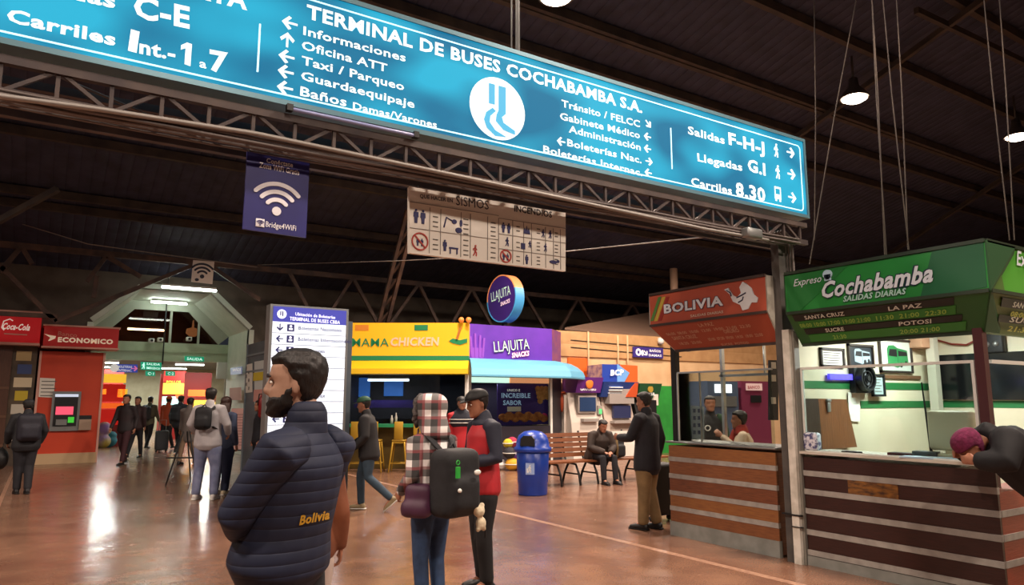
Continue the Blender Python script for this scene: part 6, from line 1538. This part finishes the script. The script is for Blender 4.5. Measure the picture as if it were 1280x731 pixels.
# --- man in the navy quilted jacket, nearest
NAVY = ribbed('navy_quilt', '#141f3c', '#101830', 2, 25, .5, .72, dist=.007)
SK2 = mat('skin_pale', '#b8947f', .5, c2='#aa8470', scale=18)
facing = F2(-.96, .28)
t, M, J, Rh, k = person('bearded man in navy quilted jacket standing nearest, seen from behind in profile', at(368, 2.75), facing, 1.80,
    dict(P=(0, .035, .95), N=(0, -.055, 1.44), HD=(0, .0, 1.588), SL=(-.165, -.07, 1.375), SR=(.165, -.07, 1.375), EL=(-.2, .07, 1.15), ER=(.21, .02, 1.12), WL=(.0, .16, 1.04), WR=(.1, .12, .93), PL=(1, 0, 0), PR=(-1, 0, 0), curl=.9),
    look=-.42, bvox=.005, jsmooth=8, sleeve=NAVY, skin=SK2, hair='thick', beard=True, top=NAVY, toph=.02, bulk=1.1, legs=DKT, vox=.011, eyes=True)
# gold lettering on the jacket's lower back
jk = [c for c in t.children if c.name.startswith('jacket')][0]
bv = V3((-facing[0], -facing[1], 0)); 
q0, q1 = (374, 656), (412, 648)
dg = bpy.context.evaluated_depsgraph_get()
V, Q = glyphs('Bolivia', .035, .25); x0 = min(p.x for p in V); x1 = max(p.x for p in V)
from mathutils.bvhtree import BVHTree
bvh = BVHTree.FromPolygons([v.co + ORG[jk.name] for v in jk.data.vertices], [tuple(p.vertices) for p in jk.data.polygons])
gm = mat('gold_thread', '#c89a2c', .5, emit=.0)
def on_jacket(px, py):
    r = ray(px, py).normalized(); h = bvh.ray_cast(EYE, r)
    return (h[0] - r * .006) if h[0] else None
vs = []
for p in V:
    u = (p.x - x0) / (x1 - x0); px = lerp(q0[0], q1[0], u); py = lerp(q0[1], q1[1], u) - p.y / .73 * 11.5
    h = on_jacket(px, py); vs.append(h if h else vs[-1] if vs else D(px, py, 2.6))
b = B(); b.add(vs, Q); obj('lettering', b, gm, jk)
# --- plaid hooded woman with rucksack
PL = plaid_mat()
t, M, J, Rh, k = person('woman in plaid hooded jacket and blue jeans with black rucksack, back turned', at(541, 5.45), F2(-.74, .67), 1.64,
    dict(HD=(0, .04, 1.585), N=(0, -.01, 1.43), SL=(-.165, 0, 1.37), SR=(.165, 0, 1.37), EL=(-.215, -.03, 1.12), ER=(.23, .04, 1.12), WL=(-.16, .17, .98), WR=(.14, .26, 1.05), KL=(-.08, .02, .48), KR=(.08, .02, .48), AL=(-.075, -.02, .085), AR=(.085, -.02, .085)),
    look=-.3, hair=None, top=PL, toph=-.02, bulk=1.0, legs=DENIM, legw=.9, vox=.012, eyes=True, collar=False)
b = B(M); HD = J['HD']
vs, fs = head_grid(lambda p, a: .045 if (p.y < .045 or p.z > .09) else -.02, face=False); b.add([HD + Rh @ V3((v.x * 1.05, v.y - .005, v.z * 1.02)) for v in vs], fs, True)
b.tube([HD + V3((0, -.04, -.06)), J['N'] + V3((0, -.04, -.02))], [(.115, .115), (.13, .10)], 14, L=V3((1, 0, 0)))
hd = obj('hood', b, PL, t, vox=.012, smooth=4)
FUR = mat('grey_fur', '#5d5654', .95, c2='#2f2a2a', scale=50, bump=.9, contrast=.4)
b = B(M); rnd = random.Random(5)
for i in range(30):
    a = PI * (-.32 + 1.64 * i / 29); r_ = .115
    q = HD + Rh @ V3((r_ * math.cos(a), .062 + rnd.uniform(-.01, .012), -.0 + .125 * math.sin(a)))
    b.ball(q, rnd.uniform(.02, .028), n=8)
obj('fur_trim', b, FUR, hd, vox=.009, smooth=1)
RUCK = mat('rucksack_black', '#111216', .75, c2='#191a1f', scale=12, bump=.2)
tb_ = backpack('large black rucksack with keyring and white patch on the plaid woman', M, J, RUCK, (.36, .25, .50), -.21, -.25)
b = B(M); c = J['N'] + V3((.06, -.43, -.28)); b.ball(c, (.035, .012, .02), n=12); obj('patch', b, WHITE, tb_)
b = B(M); c = J['N'] + V3((-.12, -.41, -.2)); b.ring((c.x, c.z - .0), .012, .018, c.y - .003, c.y + .003); b.box(c.x - .015, c.x + .015, c.y - .01, c.y + .01, c.z - .11, c.z - .03); obj('keyring', b, mat('key_green', '#2a9a3a', .4, emit=.05), tb_)
b = B(M); c = J['N'] + V3((-.1, -.41, -.4)); b.ball(c, .016, n=10); obj('badge', b, WHITE, tb_)
# plain pale plush pendants
t2 = thing('plush_pendant', 'pale plush pendant on a cord hanging from the black rucksack', 'pendant', M @ V3((.13, -.38, .82)))
c = V3((.13, -.39, .86)); b = B(M); b.tube([c + V3((-.01, .02, .25)), c + V3((0, 0, .06))], .004, 6); obj('cord', b, WHITE, t2)
PLU = mat('plush_cream', '#d8cbb0', .9, c2='#c4b698', scale=40, bump=.5)
b = B(M); b.ball(c, (.05, .04, .045), n=12); b.ball(c + V3((-.045, 0, .03)), .022, n=8); b.ball(c + V3((.03, 0, .04)), .022, n=8); b.ball(c + V3((.02, 0, -.09)), (.045, .035, .05), n=12); b.ball(c + V3((-.01, 0, -.13)), .02, n=8); b.ball(c + V3((.05, 0, -.13)), .02, n=8); obj('plush', b, PLU, t2, vox=.008, smooth=2)
b = B(M); b.box(c.x - .06, c.x - .05, c.y - .005, c.y + .005, c.z - .2, c.z - .08); b.box(c.x + .065, c.x + .075, c.y - .005, c.y + .005, c.z - .2, c.z - .1); obj('tassel', b, BLACK, t2)
b = B(M); c = J['N'] + V3((-.185, -.06, -.47)); b.rbox(c + V3((0, 0, -.02)), (.12, .22, .25), .05, Matrix.Rotation(.35, 3, 'Z')); b.rbox(c + V3((-.02, 0, -.08)), (.15, .24, .13), .05, Matrix.Rotation(.35, 3, 'Z')); b.tube([c + V3((0, 0, .15)), c + V3((.06, .1, .4)), c + V3((.12, .16, .5))], .014, 8)
obj('shoulder_bag', b, mat('plum_bag', '#3d1a33', .6, c2='#4a2340', scale=6), label='plum shoulder bag hanging at the plaid woman\'s side', cat='bag', vox=.014)
# --- man in red vest
REDV = mat('red_vest', '#b01c26', .65, c2='#9c1620', scale=6, bump=.15); NVS = mat('navy_sleeve', '#14182a', .7, c2='#191d30', scale=10, bump=.2)
t, M, J, Rh, k = person('man in red vest over dark shirt and black cap, looking down at his hands', at(604, 6.45), F2(-.88, -.45), 1.70,
    dict(N=(0, .0, 1.44), HD=(0, .06, 1.59), EL=(-.24, -.02, 1.12), ER=(.24, .02, 1.12), WL=(-.12, .22, 1.09), WR=(.1, .24, 1.1), PL=(.6, 0, .8), PR=(-.6, 0, .8), KL=(-.09, .03, .49), KR=(.09, .0, .49), AL=(-.1, .0, .085), AR=(.1, -.05, .085), curl=.9),
    look=.0, tilt=.22, hair='short', top=REDV, toph=-.1, bulk=1.04, legs=mat('black_trousers', '#0f0f12', .8), legw=1.1, cap=mat('cap_black', '#0f1012', .6), vox=.012, eyes=True, sleeve=NVS, collar=False)
b = B(M); N = J['N']; b.tube([N + V3((0, -.0, -.03)), N + V3((0, .0, .03)), N + V3((0, .005, .06))], [(.12, .1), (.085, .08), (.072, .07)], 14, L=V3((1, 0, 0))); obj('collar', b, NVS, t, vox=.012)
b = B(M); c = V3((0, .33, 1.12)); b.rbox(c, (.075, .15, .012), .004, Matrix.Rotation(.5, 3, 'X')); obj('phone', b, mat('phone_dark', '#1a1c22', .2), label='dark phone held by the man in the red vest', cat='phone')
# --- person in red and striped jersey behind him
STRI = ribbed('striped_jersey', '#1a1a22', '#1a1a22', 2, 9, .1)
t, M, J, Rh, k = person('person in red top and striped dark shawl standing beyond the red vest man', at(577, 12.6), F2(.3, -1), 1.66, skin=SKIN, hair='short', top=mat('bright_red', '#b8202a', .7), toph=-.1, legs=DKT, shoe=mat('shoe_white', '#d8d8d4', .5), vox=.018, cap=mat('cap_black', '#0f1012'))
b = B(M); N = J['N']; b.tube([N + V3((0, 0, -.2)), N + V3((0, 0, -.1)), N + V3((0, 0, .0)), N + V3((0, .0, .05))], [(.235, .17), (.23, .16), (.15, .12), (.08, .08)], 16, L=V3((1, 0, 0))); sh = obj('shawl', b, mat('shawl_dark', '#1c1f2c', .8), t, vox=.018)
b = B(M)
for dz, w_ in ((-.19, .24), (-.13, .238)): b.tube([N + V3((w_ * math.cos(a), .172 * math.sin(a), dz)) for a in [2 * PI * i / 20 for i in range(21)]], .008, 6)
obj('stripe', b, WHITE, sh)
# --- walking man in green cap
t, M, J, Rh, k = person('man in dark jacket and green cap striding past the yellow restaurant front', at(463, 10.9), F2(-1, .05), 1.68,
    dict(P=(0, 0, .91), N=(0, .05, 1.42), HD=(0, .10, 1.57), SL=(-.17, .04, 1.37), SR=(.17, .04, 1.37), EL=(-.25, .0, 1.1), ER=(.22, .06, 1.1), WL=(-.22, .18, .93), WR=(.2, .26, 1.0), HL=(-.085, -.02, .88), HR=(.085, .02, .88), KL=(-.09, -.02, .5), KR=(.09, .14, .5), AL=(-.09, -.38, .19), AR=(.09, .12, .09), TL=(0, .75, -.65)),
    top=mat('dark_brown_jacket', '#121113', .8, c2='#191719', scale=7, bump=.2), toph=-.12, bulk=1.1, legs=mat('teal_denim', '#2a3c4a', .8, c2='#334858', scale=9), cap=mat('cap_green', '#1f4a34', .7), vox=.015, shoe=mat('shoe_tan', '#8a7a5a', .6), tilt=.15)
# --- khaki man at the cash machines
BLJ = mat('black_jacket', '#14141b', .75, c2='#1b1b24', scale=7, bump=.2)
t, M, J, Rh, k = person('man in black jacket and khaki trousers standing before the cash machines', at(807, 9.35), F2(-.75, .66), 1.70,
    dict(EL=(-.24, .1, 1.14), WL=(-.16, .32, 1.14), ER=(.26, -.06, 1.12), WR=(.25, .0, .88), KL=(-.09, .0, .49), KR=(.09, .03, .49), AL=(-.09, .03, .085), AR=(.1, -.06, .085)),
    look=-.1, tilt=.1, hair='short', top=BLJ, toph=-.18, bulk=1.1, legs=KHAKI, legw=1.25, vox=.014)
# suitcase
c = D(824, 596, 10.0); t = thing('suitcase', 'black upright suitcase beside the bench end behind the khaki trousers man', 'suitcase', (c.x, c.y, 0))
b = B(); b.rbox((c.x, c.y, .42), (.42, .26, .68), .05, seg=3); obj('shell', b, BLACK, t)
b = B()
for dx in (-.16, .16): b.ball((c.x + dx, c.y, .04), .04, n=10)
obj('wheel', b, DARKM, t)
b = B(); b.tube([(c.x - .1, c.y + .1, .74), (c.x - .1, c.y + .1, .98), (c.x + .1, c.y + .1, .98), (c.x + .1, c.y + .1, .74)], .012, 8); obj('handle', b, DARKM, t)
# --- seated man on the bench
BRJ = mat('brown_jacket', '#2c211c', .75, c2='#362922', scale=6, bump=.3)
sx = D(744, 590, 11.9)
t, M, J, Rh, k = person('man in brown padded jacket sitting on the bench with bowed head', (PY(746, 560, 11.38).x, 11.38), F2(.42, -.9), 1.68,
    dict(P=(0, -.02, .53), N=(0, .14, 1.0), HD=(0, .25, 1.12), SL=(-.18, .14, .95), SR=(.18, .14, .95), EL=(-.27, .2, .7), ER=(.27, .2, .7), WL=(-.09, .38, .62), WR=(.08, .4, .62), HL=(-.09, .02, .52), HR=(.09, .02, .52), KL=(-.13, .44, .51), KR=(.13, .44, .51), AL=(-.13, .48, .085), AR=(.13, .46, .085), PL=(0, 0, -1), PR=(0, 0, -1)),
    tilt=.35, hair='thick', top=BRJ, toph=-.06, bulk=1.4, legs=DKT, vox=.015)
q = PY(771, 570, 11.3); t = thing('backpack', 'dark backpack standing on the bench beside the seated man', 'backpack', (q.x, 11.3, .452))
b = B(); b.rbox((q.x, 11.33, .67), (.34, .24, .43), .08, seg=3); b.rbox((q.x, 11.2, .6), (.26, .1, .24), .04, seg=3); obj('bag', b, RUCK, t, vox=.02)
b = B(); b.tube([(q.x - .05, 11.33, .87), (q.x, 11.33, .94), (q.x + .05, 11.33, .87)], .012, 8); obj('grab_loop', b, RUCK, t)
b = B(); b.tube([(q.x - .12, 11.16, .85), (q.x - .13, 11.12, .65), (q.x - .12, 11.16, .48)], [(.03, .008)] * 3, 8, L=V3((1, 0, 0))); obj('strap', b, mat('strap_tan', '#6a5430', .7), t)
# --- man in light hoodie with small black backpack
HOO = mat('hoodie_grey', '#b4b0b2', .85, c2='#a29ea2', scale=6, bump=.2)
t, M, J, Rh, k = person('man in light grey hoodie and pale jeans with small black backpack, back turned', at(263, 12.1), F2(-.0, 1), 1.80,
    dict(EL=(-.29, .0, 1.15), ER=(.29, .0, 1.15), WL=(-.25, .16, 1.0), WR=(.25, .16, 1.0), KL=(-.12, .03, .5), KR=(.13, .03, .5), AL=(-.13, -.03, .085), AR=(.15, -.03, .085)),
    top=HOO, toph=-.1, bulk=1.14, legs=DENIML, legw=1.2, shoe=mat('sneaker_white', '#d0ccc8', .5), vox=.015)
backpack('small black backpack worn by the man in the light hoodie', M, J, RUCK, (.26, .15, .36), -.12, -.22)
# --- long haired woman beside him
t, M, J, Rh, k = person('woman with long brown hair in blue jacket and dark jeans beside the light hoodie man', at(282, 12.7), F2(.25, 1), 1.66,
    top=mat('slate_jacket', '#4a5570', .8, c2='#3f4962', scale=6), toph=-.12, hair='long', hairm=mat('brown_hair', '#2a1612', .5, c2='#3a2018', scale=40, stretch=(1, 1, .2), bump=.3), legs=mat('navy_denim', '#232c48', .8), legw=1.25, vox=.016, shoe=mat('shoe_cream', '#c8b89a', .6))
# --- dark man by the bank kiosk
t, M, J, Rh, k = person('stooping man in dark clothes and cap walking past the red bank kiosk', at(38, 12.8), F2(-.55, .6), 1.66,
    dict(N=(0, .08, 1.41), HD=(0, .14, 1.55), SL=(-.18, .06, 1.36), SR=(.18, .06, 1.36), EL=(-.27, .05, 1.1), ER=(.27, .0, 1.1), WL=(-.25, .2, .9), WR=(.22, .12, .88), KL=(-.08, .05, .49), KR=(.08, .0, .49), AL=(-.07, .05, .085), AR=(.07, -.1, .09)),
    top=mat('charcoal_coat', '#15151a', .8, c2='#1d1d22', scale=6, bump=.2), toph=-.12, bulk=1.2, legs=DKT, legw=1.15, cap=mat('cap_dark', '#17171c', .7), vox=.015, tilt=.15)
backpack('dark round backpack on the stooping man by the bank kiosk', M, J, mat('pack_navy', '#181824', .7, c2='#20202c', scale=8), (.38, .24, .48), -.1, -.25)
b = B(M); c = V3((-.33, .2, .62)); b.ball(c, (.12, .2, .19), n=14); b.tube([c + V3((0, -.07, .15)), c + V3((.02, 0, .27)), c + V3((0, .07, .15))], .014, 8)
obj('carry_bag', b, BLACK, label='black carry bag in the hand of the stooping man', cat='bag', vox=.016)
# --- orange-brown jacket figure behind the nearest man
t, M, J, Rh, k = person('person in rust brown jacket mostly hidden behind the man in navy jacket', at(392, 4.4), F2(-.3, 1), 1.46,
    dict(ER=(.225, -.02, 1.1), WR=(.225, .03, .86), SR=(.16, 0, 1.36)), top=mat('rust_jacket', '#6a3a24', .7, c2='#7a4428', scale=6, bump=.25), toph=-.1, legs=mat('pale_trousers', '#b8a8a0', .8), vox=.014, shoe=mat('shoe_white', '#d8d8d4', .5))
# --- passage crowd
def walk(s): return dict(KL=(-.09, .1 * s, .5), KR=(.09, -.03 * s, .5), AL=(-.09, .18 * s, .09), AR=(.09, -.25 * s, .12), EL=(-.24, -.08 * s, 1.12), ER=(.24, .05 * s, 1.12), WL=(-.24, -.02 * s, .88), WR=(.24, .2 * s, .9))
crowd = [
    ('man in black jacket with red patches and maroon trousers walking out of the passage', 159, 18.4, (-.05, -1), 1.74, dict(top=mat('jacket_red_black', '#17151a', .7, c2='#2a1a1e', scale=3), legs=mat('maroon_trousers', '#3a1a22', .8), hair='thick'), 1),
    ('person in dark jacket following the man with maroon trousers', 173, 20.5, (.05, -1), 1.7, dict(top=mat('dark_red_jacket', '#2a1418', .7), legs=DKT, hair='short'), -1),
    ('person in olive grey jacket with dark pack walking down the passage', 188, 24.5, (0, 1), 1.72, dict(top=mat('olive_jacket', '#5a5a4a', .8), legs=DKT, hair='short'), 1),
    ('person in orange red jacket walking away down the passage', 211, 24.0, (.05, 1), 1.72, dict(top=mat('orange_jacket', '#a8401c', .7), legs=DKT, hair='short', cap=mat('cap_orange', '#c85a24', .6)), -1),
    ('person in dark blue-grey jacket walking beside the orange jacket in the passage', 226, 22.5, (.1, 1), 1.74, dict(top=mat('bluegrey_jacket', '#262a36', .7), legs=DKT, hair='thick', bulk=1.2), 1),
    ('person in grey coat partly behind the light hoodie man', 238, 18.5, (.1, 1), 1.66, dict(top=mat('grey_coat', '#6a625e', .8), legs=mat('tan_trousers', '#7a6450', .8), hair='short', toph=-.3), -1),
    ('dark clothed person waiting beside the grey kiosk posters', 326, 14.6, (-.6, -.4), 1.6, dict(top=BLJ, legs=DKT, hair='short'), 0)]
for lb, px, d, fa, h, kw, s_ in crowd:
    t, M, J, Rh, k = person(lb, at(px, d), F2(*fa), h, walk(s_) if s_ else None, vox=.02, **kw)
    if px == 188: backpack('dark pack on the person in olive grey jacket', M, J, mat('pack_slate', '#20242c', .7), (.3, .18, .45))
    if px == 226: backpack('slate pack on the person in dark blue-grey jacket', M, J, mat('pack_slate', '#20242c', .7), (.32, .2, .45))
c = D(202, 552, 23.0); t = thing('trolley_case', 'grey trolley case pulled behind the orange jacket walker', 'suitcase', (c.x, c.y, 0))
b = B(); b.rbox((c.x, c.y, .36), (.38, .25, .6), .05, seg=3); obj('shell', b, mat('case_grey', '#3a3d44', .5), t)
b = B(); b.tube([(c.x - .1, c.y, .62), (c.x - .1, c.y, .98), (c.x + .1, c.y, .98), (c.x + .1, c.y, .62)], .012, 8); obj('handle', b, GREYM, t)
b = B()
for dx in (-.14, .14): b.ball((c.x + dx, c.y, .035), .035, n=10)
obj('wheel', b, BLACK, t)
CLY = PX(930, 520, 7.55).y
# --- clerk behind the orange booth and colleague
t, M, J, Rh, k = person('clerk in cream jacket and red scarf sitting behind the orange booth glass', (7.55, CLY), F2(-.75, .2), 1.62,
    dict(P=(0, 0, .55), N=(0, .03, 1.05), HD=(0, .07, 1.20), SL=(-.17, .03, 1.0), SR=(.17, .03, 1.0), EL=(-.25, .08, .78), ER=(.25, .08, .78), WL=(-.14, .3, .98), WR=(.14, .3, .98), HL=(-.09, .02, .54), HR=(.09, .02, .54), KL=(-.12, .42, .5), KR=(.12, .42, .5), AL=(-.12, .4, .085), AR=(.12, .4, .085)),
    top=mat('cream_jacket', '#cdb9a4', .8, c2='#bfa992', scale=6), hair='thick', legs=DKT, vox=.016, z0=.22)
b = B(M); N = J['N']; b.tube([N + V3((0, .01, -.03)), N + V3((0, .02, .05))], [(.1, .1), (.085, .09)], 14); b.tube([N + V3((.03, .09, 0)), N + V3((.03, .15, -.15)), N + V3((.03, .15, -.3))], [.05, .05, .04], 10); obj('scarf', b, mat('scarf_red', '#a83a30', .8, c2='#8a2a24', scale=14), t, vox=.014)
b = B(); p = (7.55, CLY)
b.lathe((p[0], p[1], 0), [(.2, 0), (.2, .03), (.03, .05), (.03, .6), (.2, .62), (.2, .66)], 18); obj('stool', b, DARKM, label='round stool under the clerk behind the orange booth glass', cat='stool')
t, M, J, Rh, k = person('person in black shirt with round white badge, dark green sleeves, beyond the orange booth glass', (8.35, 7.55), F2(-.1, -1), 1.66, top=mat('shirt_black', '#101116', .8), legs=DKT, hair='short', vox=.016, sleeve=mat('sleeve_green', '#2a4a34', .8))
b = B(M); b.ring((.07, 1.24), .03, .045, .15, .165); obj('badge', b, WHITE, t)
# --- person leaning over the green booth's side counter at the photo's edge
t, M, J, Rh, k = person('person in black coat and magenta hat leaning over the green booth side counter', at(1297, 5.5), F2(-1, .22), 1.70,
    dict(P=(0, -.12, .93), N=(0, .34, 1.36), HD=(0, .50, 1.27), SL=(-.18, .3, 1.33), SR=(.18, .3, 1.33), EL=(-.27, .36, 1.17), ER=(.27, .3, 1.2), WL=(-.15, .5, 1.17), WR=(.15, .5, 1.2), HL=(-.085, -.12, .9), HR=(.085, -.12, .9), KL=(-.09, -.08, .49), KR=(.09, -.08, .49), AL=(-.1, -.16, .085), AR=(.1, -.16, .085)),
    tilt=.7, top=mat('coat_black', '#0d0d11', .8, c2='#141418', scale=5, bump=.2), bulk=1.6, toph=-.2, legs=DKT, vox=.015, hair='short')
b = B(M); vs, fs = head_grid(lambda p, a: .02 if p.z > .0 or p.y < -.02 else -.02, face=False); b.add([J['HD'] + Rh @ v for v in vs], fs, True); obj('knit_hat', b, mat('magenta_knit', '#5a1236', .9, c2='#6f1c46', scale=30, bump=.5), t)
